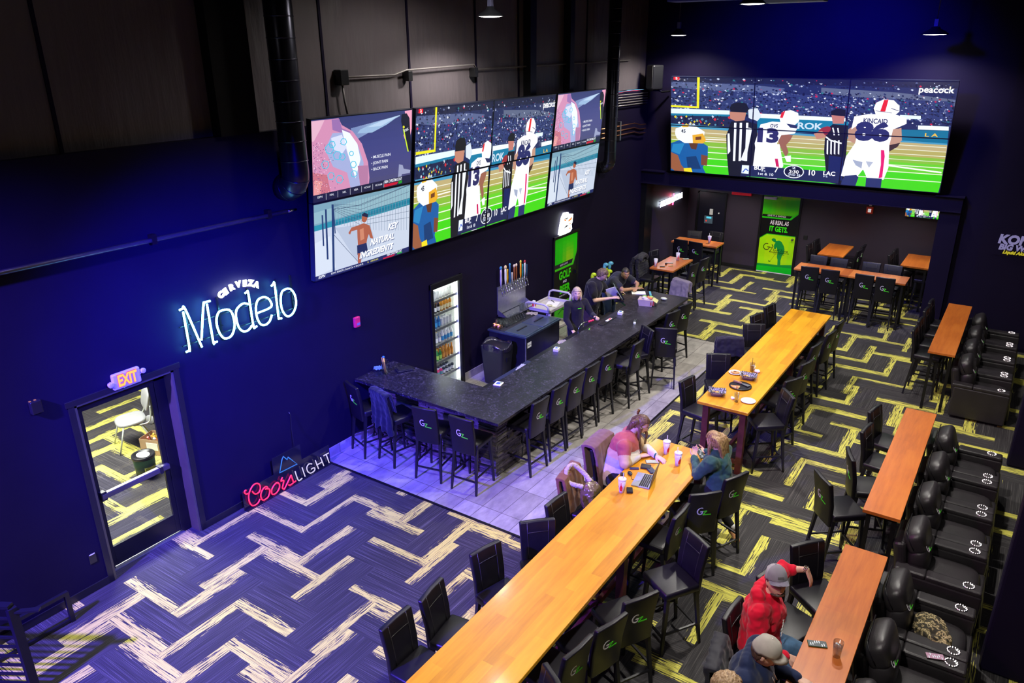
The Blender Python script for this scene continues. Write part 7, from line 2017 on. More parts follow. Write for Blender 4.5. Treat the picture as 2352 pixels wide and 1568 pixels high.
# ------------------------------------------------------------------ recliners
M_RECL = mat('soft_black_recliner_leather', (0.022, 0.019, 0.022), 0.36, var=.15, vs=7, bump=.15, bs=140, spec=.55)
def pillow(mb, c, d, rot=None, p=3.0, n=18, m=12, fn=None):
    """soft superellipsoid cushion"""
    vs = []
    Mx = Matrix.Translation(Vector(c)) @ (Euler(rot).to_matrix().to_4x4() if rot else Matrix())
    f = lambda v: math.copysign(abs(v) ** (2 / p), v)
    rings = []
    for i in range(m + 1):
        a = -PI / 2 + PI * i / m
        r = []
        for k in range(n):
            t = 2 * PI * k / n
            v = Vector((f(math.cos(a)) * f(math.cos(t)) * d[0] / 2, f(math.cos(a)) * f(math.sin(t)) * d[1] / 2, f(math.sin(a)) * d[2] / 2))
            if fn: v = fn(v)
            r.append(mb.bm.verts.new(Mx @ v))
        rings.append(r)
    for A, B in zip(rings[1:-1], rings[2:-1]):
        for k in range(n): mb.bm.faces.new((A[k], A[(k + 1) % n], B[(k + 1) % n], B[k])).smooth = True
    for R_, rv in ((rings[1], True), (rings[-2], False)):
        mb.bm.faces.new(R_[::-1] if rv else R_).smooth = True
def make_recliner():
    t = empty('recliner', (0, 0, 0))       # faces +x, origin under the middle of the chair
    mb = MB(); mb.bx(-.36, .34, -.26, .26, .04, .34); mb.bevel(.02); mb.build('base', M_RECL, t)
    mb = MB(); pillow(mb, (.08, 0, .40), (.62, .54, .20), None, 4.0); mb.build('seat_cushion', M_RECL, t)
    mb = MB(); mb.box((.40, 0, .24), (.10, .52, .36), (0, -.12, 0), bev=.03); mb.build('footrest', M_RECL, t)
    mb = MB(); mb.box((-.36, 0, .50), (.13, .56, .66), (0, -.18, 0), bev=.05); mb.build('back_shell', M_RECL, t)
    def dent(v):
        w = .016 * mnoise.noise(v * 9) + .008 * math.sin(v.z * 40) * (1 if v.z < 0 else .3)
        return v * (1 + w * 2) + Vector((.03 * math.sin(v.z * 5), 0, 0))
    mb = MB(); pillow(mb, (-.22, 0, .62), (.24, .52, .36), (0, -.22, 0), 3.2, 24, 16, dent); mb.build('back_cushion', M_RECL, t)
    mb = MB(); pillow(mb, (-.27, 0, .83), (.24, .52, .30), (0, -.5, 0), 3.2, 24, 16, dent); hd_ = mb.build('head_cushion', M_RECL, t)
    mb = MB(); mb.tube([(-.375, -.20, .945), (-.33, -.255, .87), (-.27, -.258, .77)], .006, 6); mb.tube([(-.375, .20, .945), (-.375, -.20, .945)], .006, 6); mb.build('piping', M_LEATHER, hd_)
    # logo on the front of the head cushion
    mb2 = MB()
    lg = gz_logo(hd_, 0, 0, 1.0)
    Ml = Matrix.Translation((-.145, -.13, .79)) @ Matrix.Rotation(-.5, 4, 'Y') @ Matrix.Rotation(PI / 2, 4, 'Z')
    for v in lg.data.vertices: v.co = Ml @ v.co
    for s in (-1, 1):
        y = s * .345
        mb = MB(); mb.bx(-.38, .42, y - .075, y + .075, .04, .56); mb.bevel(.02); mb.build('arm_body', M_RECL, t)
        mb = MB(); mb.box((-.26, y, .585), (.30, .155, .06), bev=.022); mb.box((.15, y, .585), (.52, .155, .06), bev=.022); a = mb.build('armrest', M_RECL, t)
        mb = MB(); mb.lathe([(.040, .0), (.056, .0), (.058, .006), (.052, .010), (.042, .004), (.036, .001), (0, .001)], (.28, y, .613), 28); h = mb.build('cup_holder', M_CHROME, a)
        mb = MB()
        for k in range(14):
            an = 2 * PI * k / 14
            mb.sphere((.28 + .050 * math.cos(an), y + .050 * math.sin(an), .624), .0045, n=8, m=6)
        mb.build('light_ring', emit('cup_light', (1.0, .85, .85), 3.0), h)
    for sx in (-.3, .3):
        mb = MB(); mb.bx(sx - .03, sx + .03, -.3, .3, 0, .04); mb.build('foot', M_BLACKPLASTIC, t)
    return t
REC = make_recliner(); tag(REC, None, 'recliner')
_fr = [True]
def recliner(x, y, label, group):
    if _fr[0]:
        _fr[0] = False
        REC.location = (x, y, 0); tag(REC, label, 'recliner', group); return REC
    return dup(REC, (x, y, 0), 0, label, group)
RX_ = 8.05
gB = 'black recliners between the middle and near drink rails'; gC = 'black recliners beside the far drink rail'
for k, y in enumerate((10.86, 10.00, 9.14, 8.29)):
    recliner(RX_, y, 'black recliner beside the middle drink rail, %s' % ['farthest of four', 'second from the far end', 'second from the near end', 'nearest the camera of the four'][k], gB)
for k, y in enumerate((7.18, 6.32, 5.46)):
    recliner(RX_ - .03, y, 'black recliner %s' % ['with the camouflage jacket on its seat', 'whose arm holds the lit phone, beside the water glass', 'lowest in the picture, mostly cut off'][k], 'black recliners beside the near drink rail')
for k, y in enumerate((16.42, 15.60, 14.78, 13.96)):
    recliner(RX_ - .02, y, 'dark recliner beside the far drink rail, %s' % ['farthest of four', 'second from the far end', 'third from the far end', 'nearest one with its side panel facing the camera'][k], gC)
# ------------------------------------------------------------------ coats, bags and clothes
def drape(name, mb, m, label, cat, vox=.009, amp=.012, scale=9, smooth=3, loc=(0, 0, 0), pick=None):
    m2 = remesh(mb, vox, amp, scale, smooth)
    if pick:
        for f in m2.bm.faces: f.material_index = pick(f.calc_center_median())
    return tag(m2.build(name, m, None, loc, norm=False), label, cat)
def over_back(mb, st_, w=.44, front=.25, rear=.50, top=1.205, thick=.035, seed=0, bulge=.03, flare=.06):
    """sheet of cloth hung over the backrest of a stool (world coordinates)"""
    M = Matrix.Translation(st_.location) @ Euler((0, 0, st_.rotation_euler.z)).to_matrix().to_4x4()
    n = 22; rows = []
    path = [(-1, rear * (1 - j / 12)) for j in range(13)] + [(s, 0) for s in (-.5, 0, .5)] + [(1, front * j / 9) for j in range(10)]
    for side, d in path:
        t = min(1, d / .6)
        z0 = top - d
        lean = -.28 + (.075 * (1 - ((z0 - .6) / .6) ** 2) if z0 > .6 else .075)
        row = []
        for i in range(n + 1):
            u = i / n - .5
            fold = .020 * math.sin(i * .95 + seed + d * 3) * t + .012 * mnoise.noise(Vector((i * .4, d * 7, seed)))
            y = lean + side * (.045 + thick * .4 + bulge * t + (fold if abs(side) == 1 else 0))
            z = z0 - .05 * abs(u) ** 2 + (.03 * math.sin(i * .8 + seed) * t if d > .3 else 0) + (.012 if abs(side) < 1 else 0)
            row.append(mb.bm.verts.new(M @ Vector((u * (w + flare * t), y, z))))
        rows.append(row)
    fs = []
    for A, B in zip(rows, rows[1:]):
        for i in range(n): fs.append(mb.bm.faces.new((A[i], A[i + 1], B[i + 1], B[i])))
    bmesh.ops.recalc_face_normals(mb.bm, faces=fs)
    bmesh.ops.solidify(mb.bm, geom=fs, thickness=thick)
mb = MB(); over_back(mb, ST_JACKET, .42, .30, .62, seed=1, flare=.10)
drape('jacket', mb, fabric('midnight_blue_cloth', (.006, .007, .016)), 'dark blue jacket hanging over the second stool from the wall at the bar', 'jacket')
mb = MB(); over_back(mb, ST_BJ, .46, .30, .34, top=1.215, seed=4, thick=.05)
drape('jacket', mb, fabric('black_purple_fleece', (.010, .008, .024)), 'black hooded jacket over a stool left of the food basket table', 'jacket')
mb = MB(); over_back(mb, ST_NAVY, .46, .25, .60, seed=6, thick=.045, flare=.12)
drape('jacket', mb, fabric('black_shell_jacket', (.012, .012, .020), rough=.5), 'black jacket over the stool behind the white-capped man', 'jacket')
mb = MB(); over_back(mb, ST_SWEAT, .46, .45, .22, seed=2, thick=.055)
drape('sweater', mb, fabric('heather_grey_knit', (.17, .14, .19), 300), 'grey sweater draped over the stool at the far end of the bar', 'sweater', amp=.016)
mb = MB(); over_back(mb, ST_COAT1, .46, .62, .60, seed=3, thick=.04, flare=.05)
drape('coat', mb, fabric('warm_brown_wool', (.20, .085, .04)), 'brown coat over the stool that also carries the shiny handbag', 'coat', amp=.010)
mb = MB(); over_back(mb, ST_COAT2, .50, .55, .50, top=1.23, seed=8, thick=.04, flare=.02)
drape('coat', mb, fabric('taupe_brown_wool', (.19, .10, .085)), 'brown blazer over the stool behind the woman in the striped sweater', 'coat', amp=.008)
# puffer jacket: rows of quilted rolls
M_ = Matrix.Translation(ST_PUFF.location) @ Euler((0, 0, ST_PUFF.rotation_euler.z)).to_matrix().to_4x4()
mb = MB()
for r in range(9):
    z = 1.20 - r * .068
    for side in (1, -1):
        mb.tube([M_ @ Vector((u, -.27 + side * (.055 + .012 * r ** .5) + .02 * math.sin(u * 9 + r), z)) for u in (-.25 - .005 * r, -.12, 0, .12, .25 + .005 * r)], .040, 10)
for a in range(9):
    an = a * PI / 8
    mb.tube([M_ @ Vector((.17 * math.cos(an), -.24, 1.20 + .09 * math.sin(an))), M_ @ Vector((.15 * math.cos(an), -.12, 1.17 + .07 * math.sin(an)))], .045, 10)
drape('puffer_jacket', mb, fabric('black_quilted_nylon', (.014, .013, .017), rough=.42), 'black quilted puffer jacket over the stool left of the purple-lit table', 'jacket', amp=.006, scale=18, smooth=1)
# handbag with a cream fur strap
hb = empty('handbag', (4.50, 6.86, .80), 0, 'shiny olive handbag with a cream fur strap hanging beside the brown coat', 'handbag')
hb.location.z = .77
mb = MB(); pillow(mb, (0, 0, .17), (.20, .26, .34), None, 2.6, 24, 18, lambda v: v * (1 + .10 * mnoise.noise(v * 14)) + Vector((0, 0, 0)))
m2 = remesh(mb, .008, .010, 22, 1); m2.build('pouch', mat('glossy_olive_leather', (.16, .12, .05), .18, spec=.9, bump=.3, bs=30), hb, norm=False)
mb = MB(); mb.tube([(.02 + .04 * math.cos(a), -.12, .04 + .03 * math.sin(a)) for a in [k * PI / 8 for k in range(16)]], .008, 8, closed=True); mb.build('ring', M_CHROME, hb)
mb = MB(); mb.tube(smoothpath([(-.06, -.08, .30), (-.22, -.16, .36), (-.27, -.10, .46), (-.24, .0, .50), (-.12, .05, .40), (-.02, .03, .33)], 8), .028, 12)
remesh(mb, .006, .006, 60, 1).build('fur_strap', fabric('cream_fur', (.50, .42, .30), 200), hb, norm=False)
mb = MB(); pillow(mb, (8.10, 7.08, .58), (.30, .44, .15), (0, 0, .5), 2.4, 22, 14, lambda v: v * (1 + .25 * mnoise.noise(v * 12)))
mb.tube(smoothpath([(8.2, 6.95, .58), (8.30, 6.86, .56), (8.34, 6.80, .53)], 5), .04, 8)
n_ = NT('camouflage_cloth'); v_ = n_.noise(n_.obj(), 26.0, 2.0, .5)
n_.set('Base Color', n_.ramp(v_, [(.40, (.025, .02, .012)), (.47, (.13, .10, .04)), (.54, (.42, .33, .18)), (.62, (.06, .05, .025))], 'CONSTANT')); n_.set('Roughness', .9)
drape('camouflage_jacket', mb, n_.m, 'crumpled camouflage jacket lying on a recliner seat', 'jacket', amp=.014, scale=16, smooth=1)

# ------------------------------------------------------------------ tableware and small things
TT = 1.0725
def phone(loc, rz, label, col=(.02, .02, .025), art_=None, tilt=None, scr=(.3, .35, .45), s=1.0):
    t = empty('phone', loc, 0, label, 'phone')
    t.rotation_euler = (tilt[0] if tilt else 0, tilt[1] if tilt else 0, rz)
    mb = MB(); mb.box((0, 0, .0045), (.075 * s, .155 * s, .009), bev=.003); mb.build('body', mat('phone_case_%02d%02d' % (int(col[0] * 99), int(col[1] * 99)), col, .3), t)
    mb = MB(); mb.box((0, 0, .0095), (.068 * s, .146 * s, .001)); mb.build('display', emit('phone_display_%02d' % int(scr[0] * 99), scr, .9), t)
    mb = MB()
    for k in range(7): mb.box((RB.uniform(-.02, .02) * s, (-.055 + k * .018) * s, .0103), (.03 * s, .007 * s, .0008))
    mb.build('screen_icons', emit('phone_icons', (.8, .85, .9), .9), t)
    return t
def paper_cup(loc, label, straw=True, group='white paper soda cups with red marks'):
    t = empty('paper_cup', loc, RB.uniform(0, 6), label, 'cup', group)
    mb = MB(); mb.lathe([(0, 0), (.031, 0), (.046, .165), (.043, .165), (.030, .004)], (0, 0, 0), 26); mb.build('cup', mat('white_cup_paper', (.74, .70, .69), .55), t)
    mb = MB(); mb.lathe([(.047, .160), (.049, .165), (.048, .176), (.040, .180), (0, .178)], (0, 0, 0), 26); mb.build('lid', mat('white_lid', (.72, .70, .74), .35), t)
    mb = MB()
    for a0 in (.2, 2.3, 4.4):
        ring = []
        for k in range(7):
            z0 = .03 + k * .018; r = .0315 + (.046 - .031) * z0 / .165
            w_ = .30 + .25 * math.sin(k * .8)
            ring.append([mb.bm.verts.new((r * math.cos(a0 + d), r * math.sin(a0 + d), z0)) for d in (-w_ + .1 * k * .5, -w_ * .3, w_ * .3, w_)])
        for A, B in zip(ring, ring[1:]):
            for k in range(3): mb.bm.faces.new((A[k], A[k + 1], B[k + 1], B[k]))
    mb.build('red_mark', mat('cup_red', (.62, .01, .02), .5), t)
    if straw:
        mb = MB(); mb.tube([(.0, .0, .03), (.012, .005, .25)], .004, 8); mb.build('straw', mat('pale_straw', (.7, .65, .68), .4), t)
    return t
paper_cup((4.86, 6.93, TT), 'white paper cup with straw nearest the camera, beside the laptop')
paper_cup((4.93, 8.03, TT), 'white and red paper cup with straw at the far end of the laptop table')
paper_cup((5.16, 7.84, TT), 'white and red paper cup with straw between laptop and the woman in green')
paper_cup((1.47, 16.75, TT), 'tall white and red paper cup with straw on the purple-lit table')
paper_cup((1.49, 18.78, TT), 'white and red paper cup with straw on the table by the keypad door')
paper_cup((1.25, 15.98, TT), 'white paper cup without straw at the near corner of the purple-lit table', False)
lp = empty('laptop', (4.97, 7.28, TT), math.radians(-78), 'open grey laptop on the long honey-coloured table', 'laptop')
mb = MB(); mb.box((0, 0, .008), (.31, .22, .016), bev=.004); mb.build('base', mat('silver_blue_aluminium', (.40, .42, .52), .3, .6), lp)
mb = MB()
for r in range(5):
    for c in range(13): mb.box((-.132 + c * .022, .075 - r * .022, .0172), (.018, .018, .002))
mb.build('keyboard', M_BLACKPLASTIC, lp)
mb = MB(); mb.box((0, -.07, .0168), (.10, .06, .0012)); mb.build('trackpad', mat('grey_trackpad', (.3, .32, .38), .35), lp)
mb = MB(); mb.box((0, .125, .115), (.31, .008, .21), (-.18, 0, 0), bev=.002); ld = mb.build('lid', mat('dark_laptop_shell', (.04, .035, .045), .4), lp)
mb = MB(); mb.box((0, .1195, .116), (.29, .002, .185), (-.18, 0, 0)); mb.build('display', emit('laptop_display', (.6, .62, .66), .9), ld)
lp.rotation_euler.z = math.radians(-80)
phone((4.87, 7.74, TT), -1.0, 'phone on the table under the hand of the woman in the striped sweater', (.05, .05, .05), scr=(.75, .73, .7))
phone((5.33, 8.13, 1.15), 1.0, 'phone held up by the woman in the green sweatshirt', (.01, .01, .012), tilt=(.5, .1), scr=(.02, .04, .05))
phone((7.31, 5.69, TT), -1.15, 'phone with lit tiles in a dark case on the near drink rail', (.02, .05, .01), scr=(.02, .03, .04))
phone((8.17, 6.66, .618), -1.2, 'phone with a colourful picture lying on a recliner arm', (.05, .03, .03), scr=(.5, .25, .35))
phone((1.42, 16.40, TT), -1.2, 'phone on the purple-lit table left of the tall cup', (.2, .15, .05), scr=(.25, .25, .3))
phone((1.60, 16.94, TT), -.9, 'phone at the far end of the purple-lit table', (.06, .08, .04), scr=(.4, .45, .4))
def small(name, d, loc, rz, m, label, cat, bev=.004):
    mb = MB(); mb.box((0, 0, d[2] / 2), d, bev=min(bev, d[2] * .45)); return tag(mb.build(name, m, None, loc, (0, 0, rz)), label, cat)
small('wallet', (.12, .10, .025), (4.86, 7.58, TT), .3, mat('black_wallet_leather', (.012, .011, .013), .4), 'black folded wallet beyond the laptop', 'wallet', .01)
small('sunglasses_case', (.08, .13, .02), (4.95, 7.54, TT), .9, mat('blue_black_case', (.02, .03, .06), .3), 'dark blue flat case beside the wallet', 'case', .008)
small('power_bank', (.035, .11, .018), (4.76, 7.47, TT), -1.0, mat('navy_plastic', (.03, .035, .08), .35), 'slim navy stick left of the wallet', 'battery')
mb = MB(); mb.sphere((0, 0, .016), .032, (.85, 1.35, .5)); tag(mb.build('computer_mouse', M_BLACKPLASTIC, None, (4.77, 7.33, TT), (0, 0, .8)), 'black computer mouse left of the laptop', 'mouse')
mb = MB(); mb.tube(smoothpath([(4.80, 7.30, TT + .004), (4.83, 7.25, TT + .004), (4.85, 7.24, TT + .004), (4.88, 7.26, TT + .006)], 6), .0025, 6); tag(mb.build('charging_cable', M_BLACKPLASTIC), 'thin black cable plugged into the laptop', 'cable')
small('car_key', (.05, .06, .02), (4.70, 7.27, TT), .4, M_BLACKPLASTIC, 'small black puck at the table edge behind the nearest cup', 'key', .008)
small('card_reader', (.07, .10, .03), (4.93, 6.99, TT), .5, mat('black_card_reader', (.012, .012, .014), .3), 'black card reader right behind the nearest cup', 'card reader', .008)
small('key_fob', (.035, .06, .02), (4.80, 7.03, TT), -.2, mat('dark_fob', (.02, .02, .02), .3), 'dark key fob left of the nearest cup', 'key', .006)
small('vape_pen', (.02, .12, .018), (1.40, 16.02, TT), -.9, M_BLACKPLASTIC, 'black pen-shaped thing on the near edge of the purple-lit table', 'pen')
small('car_key', (.04, .06, .03), (1.38, 16.28, TT), 0, M_BLACKPLASTIC, 'black key block in the middle of the purple-lit table', 'key')
small('lime_pen', (.012, .12, .012), (1.53, 16.18, TT), -1.0, glossy('olive_pen', (.3, .35, .05)), 'olive pen on the purple-lit table', 'pen')
# drink glasses
def drink(loc, label, fill, h=.13, r0=.028, r1=.037, level=.5, straw=False, ice=False):
    t = empty('drinking_glass', loc, 0, label, 'glass')
    mb = MB(); mb.lathe([(0, 0), (r0, 0), (r1, h), (r1 - .0025, h), (r0 - .002, .008), (0, .008)], (0, 0, 0), 24); mb.build('glass', M_GLASS, t)
    mb = MB(); rr = r0 + (r1 - r0) * level - .004; mb.lathe([(0, .010), (r0 - .004, .010), (rr, h * level), (0, h * level)], (0, 0, 0), 24); mb.build('drink', fill, t)
    if ice:
        mb = MB()
        for k in range(5): mb.box((RB.uniform(-.014, .014), RB.uniform(-.014, .014), h * level + RB.uniform(-.03, .012)), (.022, .022, .02), (RB.random(), RB.random(), RB.random()), bev=.004)
        mb.build('ice', mat('ice', (.85, .88, .92), .1, trans=.5), t)
    if straw:
        mb = MB(); mb.tube([(0, 0, .02), (-.01, .01, h + .08)], .0035, 8); mb.build('straw', M_BLACKPLASTIC, t)
    return t
drink((7.475, 5.64, TT), 'clear glass of iced water on the near drink rail', mat('water_fill', (.75, .78, .82), .08, trans=.8), .15, .031, .042, .7, ice=True)
drink((5.17, 9.96, TT), 'used clear glass with a brown rest beside the empty white plate', mat('cola_rest', (.10, .03, .02), .2), .14, .028, .036, .15)
drink((5.01, 11.17, TT), 'glass of amber drink with a black straw beyond the checkered basket', mat('amber_drink', (.35, .10, .02), .2, trans=.3), .14, .030, .038, .55, straw=True)
# plates, baskets, pizza
def plate(loc, r, m, label, cat='plate'):
    mb = MB(); mb.lathe([(0, .002), (r * .6, .002), (r * .72, .006), (r, .016), (r, .019), (r * .7, .010), (r * .58, .006), (0, .006)], (0, 0, 0), 36)
    o = empty('plate' if cat == 'plate' else 'pizza_pan', loc, 0, label, cat); mb.build('dish', m, o); return o
MP = mat('white_plate_glaze', (.72, .72, .75), .25)
plate((5.31, 10.06, TT), .105, MP, 'empty white plate at the near end of the food table')
plate((4.82, 10.95, TT), .10, MP, 'white plate with a half-eaten pizza slice')
def food(name, loc, pts, m, label, n=10, spread=.04, hgt=.012):
    t = empty(name, loc, 0, label, 'pizza')
    mb = MB(); mb.prism(pts, 0, .008); mb.build('crust', mat('pizza_crust', (.52, .25, .08), .8, bump=.5, bs=60), t)
    for k in range(n):
        a, b, c = RB.random(), RB.random(), RB.random(); s_ = a + b + c
        P = [pts[0], pts[len(pts) // 2], pts[-1]]
        x = (a * P[0][0] + b * P[1][0] + c * P[2][0]) / s_; y = (a * P[0][1] + b * P[1][1] + c * P[2][1]) / s_
        mb = MB(); mb.sphere((x, y, .012), .011, (1.2, 1, .5), n=8, m=6); mb.build('topping', [mat('melted_cheese', (.75, .52, .16), .5), mat('tomato_sauce', (.50, .09, .03), .5), mat('sausage_bit', (.20, .09, .04), .6), mat('pale_mushroom', (.6, .5, .35), .6)][k % 4], t)
    return t
food('pizza_slice', (4.82, 10.95, TT + .012), [(-.06, -.05), (.02, -.06), (.07, .0), (.05, .05), (-.03, .04), (-.07, .0)], None, 'half-eaten pizza piece on the white plate', 12)
pp = plate((5.05, 10.50, TT), .165, mat('black_pizza_pan', (.012, .012, .016), .35), 'round black pizza pan with one slice and a server', 'pan')
food('pizza_slice', (5.05, 10.50, TT + .013), [(0, -.01)] + [(.145 * math.cos(a), .145 * math.sin(a)) for a in [math.radians(d) for d in range(205, 276, 10)]], None, 'large pizza slice left in the black pan', 16)
t = empty('pizza_server', (5.04, 10.58, TT + .022), math.radians(-12), 'pizza server with wooden handle lying in the black pan', 'pizza server')
mb = MB(); mb.prism([(.0, -.018), (.13, -.045), (.14, .03), (.0, .018)], 0, .003); mb.build('blade', M_STEEL, t)
mb = MB(); mb.bar((-.13, 0, .006), (.0, 0, .004), .022); mb.bevel(.004); mb.build('handle', mat('wooden_handle', (.45, .25, .13), .5), t)
n_ = NT('checkered_paper'); ck = n_.n('ShaderNodeTexChecker'); n_.link(n_.mapv(n_.obj(), (1, 1, .8), (0, 0, 0), (0, 0, .78)), ck.inputs[0])
ck.inputs[1].default_value = (.62, .60, .72, 1); ck.inputs[2].default_value = (.012, .012, .03, 1); ck.inputs[3].default_value = 55.0
n_.link(ck.outputs[0], n_.b.inputs['Base Color']); n_.set('Roughness', .6); M_CHECK = n_.m
def basket(loc, rz, label):
    t = empty('food_basket', loc, rz, label, 'food basket', 'food baskets with checkered paper')
    mb = MB()
    n = 28
    R1 = []; R2 = []
    for k in range(n):
        a = 2 * PI * k / n; c, s_ = math.cos(a), math.sin(a); f = 1 / (abs(c) ** 4 + abs(s_) ** 4) ** .25
        R1.append(mb.bm.verts.new((.085 * c * f, .055 * s_ * f, 0))); R2.append(mb.bm.verts.new((.105 * c * f, .072 * s_ * f, .055)))
    mb.bm.faces.new(R1[::-1])
    for k in range(n): mb.bm.faces.new((R1[k], R1[(k + 1) % n], R2[(k + 1) % n], R2[k])).smooth = True
    mb.build('tray', mat('foil_tray', (.35, .34, .42), .3, .7), t)
    mb = MB(); n = 22
    g = []
    for i in range(n + 1):
        row = []
        for j in range(n + 1):
            x = (i / n - .5) * .27; y = (j / n - .5) * .21
            e = max(abs(x) / .115, abs(y) / .085)
            z = .022 + .05 * min(1, e ** 3) + .03 * max(0, e - 1) + .012 * mnoise.noise(Vector((i * .5, j * .5, loc[1])))
            k = .92 + .14 * mnoise.noise(Vector((i * .3, j * .3, loc[0] * 3)))
            row.append(mb.bm.verts.new((x * k, y * k, z)))
        g.append(row)
    for i in range(n):
        for j in range(n): mb.bm.faces.new((g[i][j], g[i + 1][j], g[i + 1][j + 1], g[i][j + 1])).smooth = True
    bmesh.ops.solidify(mb.bm, geom=mb.bm.faces[:], thickness=.0015)
    mb.build('checkered_paper', M_CHECK, t)
    for k in range(6):
        mb = MB(); mb.sphere((-.03 + RB.uniform(-.04, .04), RB.uniform(-.03, .03), .045), .013, (1.5, 1, .7), n=8, m=6); mb.build('crumb', [mat('yellow_crumb', (.65, .5, .12), .6), mat('pizza_crust', (.5, .3, .1), .7)][k % 2], t)
basket((4.86, 10.03, TT), .35, 'foil basket with blue and white checkered paper at the near end of the food table')
basket((5.06, 10.84, TT), .2, 'foil basket with checkered paper beyond the black pizza pan')
def napkin(loc, s, label, seed):
    mb = MB(); pillow(mb, (0, 0, s * .28), (s, s * .8, s * .55), None, 2.2, 16, 10, lambda v: v * (1 + .6 * mnoise.noise(v * (1.3 / s) + Vector((seed, 0, 0)))))
    tag(remesh(mb, .005, .004, 50, 1).build('crumpled_napkin', M_WHITEPAPER, None, loc, norm=False), label, 'napkin')
napkin((5.11, 10.02, TT + .002), .07, 'crumpled white napkin beside the used glass', 1)
napkin((4.99, 11.26, TT + .002), .10, 'crumpled white napkin behind the amber drink', 2)
napkin((5.09, 11.17, TT + .002), .08, 'crumpled white napkin right of the amber drink', 3)

# ------------------------------------------------------------------ side room behind the glass door
ch = empty('stacking_chair', (-1.42, 5.30, 0), math.radians(150), 'grey plastic stacking chair behind the glass door', 'chair')
ch.location = (-2.88, 5.52, 0); ch.rotation_euler.z = math.radians(-20)
MS = mat('silver_grey_seat_shell', (.34, .34, .35), .3, .3); MLG = mat('pale_grey_tube', (.55, .58, .54), .35, .5)
mb = MB(); pillow(mb, (0, 0, .45), (.46, .44, .09), (.06, 0, 0), 3.0, 24, 14); mb.build('seat', MS, ch)
mb = MB(); pillow(mb, (0, .27, .74), (.42, .05, .34), (-.25, 0, 0), 3.5, 24, 14, lambda v: v + Vector((0, -.25 * v.x * v.x, 0))); mb.build('backrest', MS, ch)
for s in (-1, 1):
    mb = MB(); mb.tube([(s * .20, -.14, .42), (s * .23, -.26, .0)], .012, 8); mb.build('leg', MLG, ch)
    mb = MB(); mb.tube([(s * .20, .10, .42), (s * .23, .28, .0)], .012, 8); mb.build('leg', MLG, ch)
    mb = MB(); mb.tube(smoothpath([(s * .20, .0, .42), (s * .22, .20, .42), (s * .22, .26, .52), (s * .20, .28, .68)], 6), .012, 8); mb.build('back_support', MLG, ch)
t = empty('paint_bucket', (-1.86, 5.08, 0), 0, 'black lidded bucket behind the push bar of the glass door', 'bucket')
mb = MB(); mb.lathe([(0, 0), (.135, 0), (.15, .34), (0, .34)], (0, 0, 0), 28); mb.build('pail', mat('green_black_pail', (.02, .05, .02), .4), t)
mb = MB(); mb.lathe([(0, .35), (.13, .35), (.135, .362), (.16, .362), (.162, .32), (.15, .32)], (0, 0, 0), 28); mb.build('lid', M_BLACKPLASTIC, t)
mb = MB(); mb.sphere((0, 0, .352), .11, (1, .8, .04)); mb.build('paint_smear', mat('white_smear', (.5, .5, .5), .6), t)
mb = MB(); mb.bx(.10, .152, -.08, .08, .08, .2); mb.build('label', mat('olive_label', (.35, .38, .06), .5), t)
t = empty('cardboard_box', (-2.40, 5.62, 0), .35, 'open cardboard box of oddments behind the glass door', 'box')
MB_ = mat('brown_cardboard', (.42, .27, .16), .8)
mb = MB(); mb.bx(-.2, .2, -.15, -.145, 0, .26); mb.bx(-.2, .2, .145, .15, 0, .26); mb.bx(-.2, -.195, -.15, .15, 0, .26); mb.bx(.195, .2, -.15, .15, 0, .26); mb.bx(-.2, .2, -.15, .15, 0, .01); mb.build('carton', MB_, t)
mb = MB(); mb.box((.02, -.153, .15), (.20, .004, .12)); mb.build('white_panel', M_WHITEPAPER, t)
for k in range(8):
    mb = MB(); mb.box((RB.uniform(-.13, .13), RB.uniform(-.09, .09), .22 + RB.uniform(-.02, .04)), (.13, .03, .03), (RB.random(), RB.random(), RB.uniform(0, 3)), bev=.006)
    mb.build('oddment', [glossy('orange_tool', (.8, .2, .02)), glossy('red_tool', (.7, .03, .02)), M_WHITE, glossy('yellow_tool', (.7, .5, .05))][k % 4], t)
t = empty('folded_stroller', (-3.30, 6.25, 0), .4, 'blue and black folded cart with grey wheels behind the chair in the side room', 'cart')
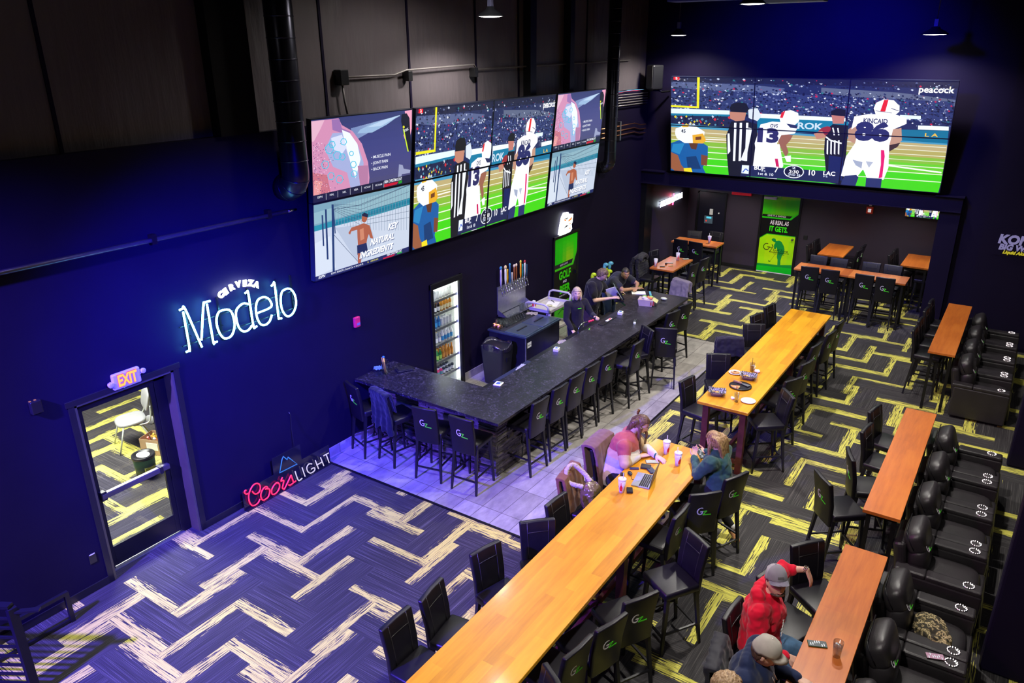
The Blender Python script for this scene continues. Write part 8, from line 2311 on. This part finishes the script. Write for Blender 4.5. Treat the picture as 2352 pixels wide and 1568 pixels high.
for s in (-1, 1):
    mb = MB(); mb.lathe([(0, -.015), (.07, -.015), (.085, 0), (.07, .015), (0, .015)], (-.1, s * .15, .085), 20, M=Matrix.Rotation(PI / 2, 3, 'X')); mb.build('wheel', mat('grey_wheel', (.3, .3, .32), .4), t)
    mb = MB(); mb.tube([(-.1, s * .15, .09), (.1, s * .13, .5), (-.05, s * .12, .9)], .014, 8); mb.build('frame', M_BLACKMETAL, t)
mb = MB(); pillow(mb, (.03, 0, .42), (.22, .26, .5), (0, .2, 0), 2.5, 18, 12); mb.build('cloth_seat', fabric('royal_blue_nylon', (.02, .06, .25)), t)
# ------------------------------------------------------------------ dark metal railing at the lower left
M_RAILM = mat('black_blue_rail_paint', (.006, .006, .010), .45)
def rail(pts, wd, name, parent, P):
    mb = MB(); mb.bar(Vector(pts[0]) - P, Vector(pts[1]) - P, wd); mb.build(name, M_RAILM, parent)
P = Vector((.27, 2.5, 0))
t = empty('stair_railing', P, 0, 'low black metal frame standing on the carpet near the left wall', 'railing')
for a, b, wd, nm in (((.28, 2.86, .38), (.28, 2.86, 0), .045, 'post'), ((.27, 1.9, .38), (.27, 1.9, 0), .045, 'post'), ((.28, 2.88, .37), (.27, 1.88, .37), .04, 'top_rail'), ((.28, 2.86, .03), (.27, 1.9, .03), .03, 'bottom_rail')):
    rail((a, b), wd, nm, t, P)
P = Vector((1.02, 2.12, 0))
t = empty('stair_railing', P, 0, 'tall black metal railing with slats in the bottom left corner', 'railing')
rail(((1.02, 2.12, 1.05), (1.02, 2.12, 0)), .075, 'post', t, P)
E_ = (.10, 1.56)
rail(((1.02, 2.12, 1.07), (E_[0], E_[1], 1.07)), (.07, .03), 'top_rail', t, P)
rail(((1.02, 2.12, 1.00), (1.20, 2.28, 1.00)), (.05, .02), 'rail_stub', t, P)
rail(((E_[0], E_[1], 1.05), (E_[0], E_[1], 0)), .06, 'post', t, P)
for k in range(8):
    z = .92 - k * .11
    rail(((1.02, 2.12, z), (E_[0], E_[1], z)), .022, 'slat', t, P)
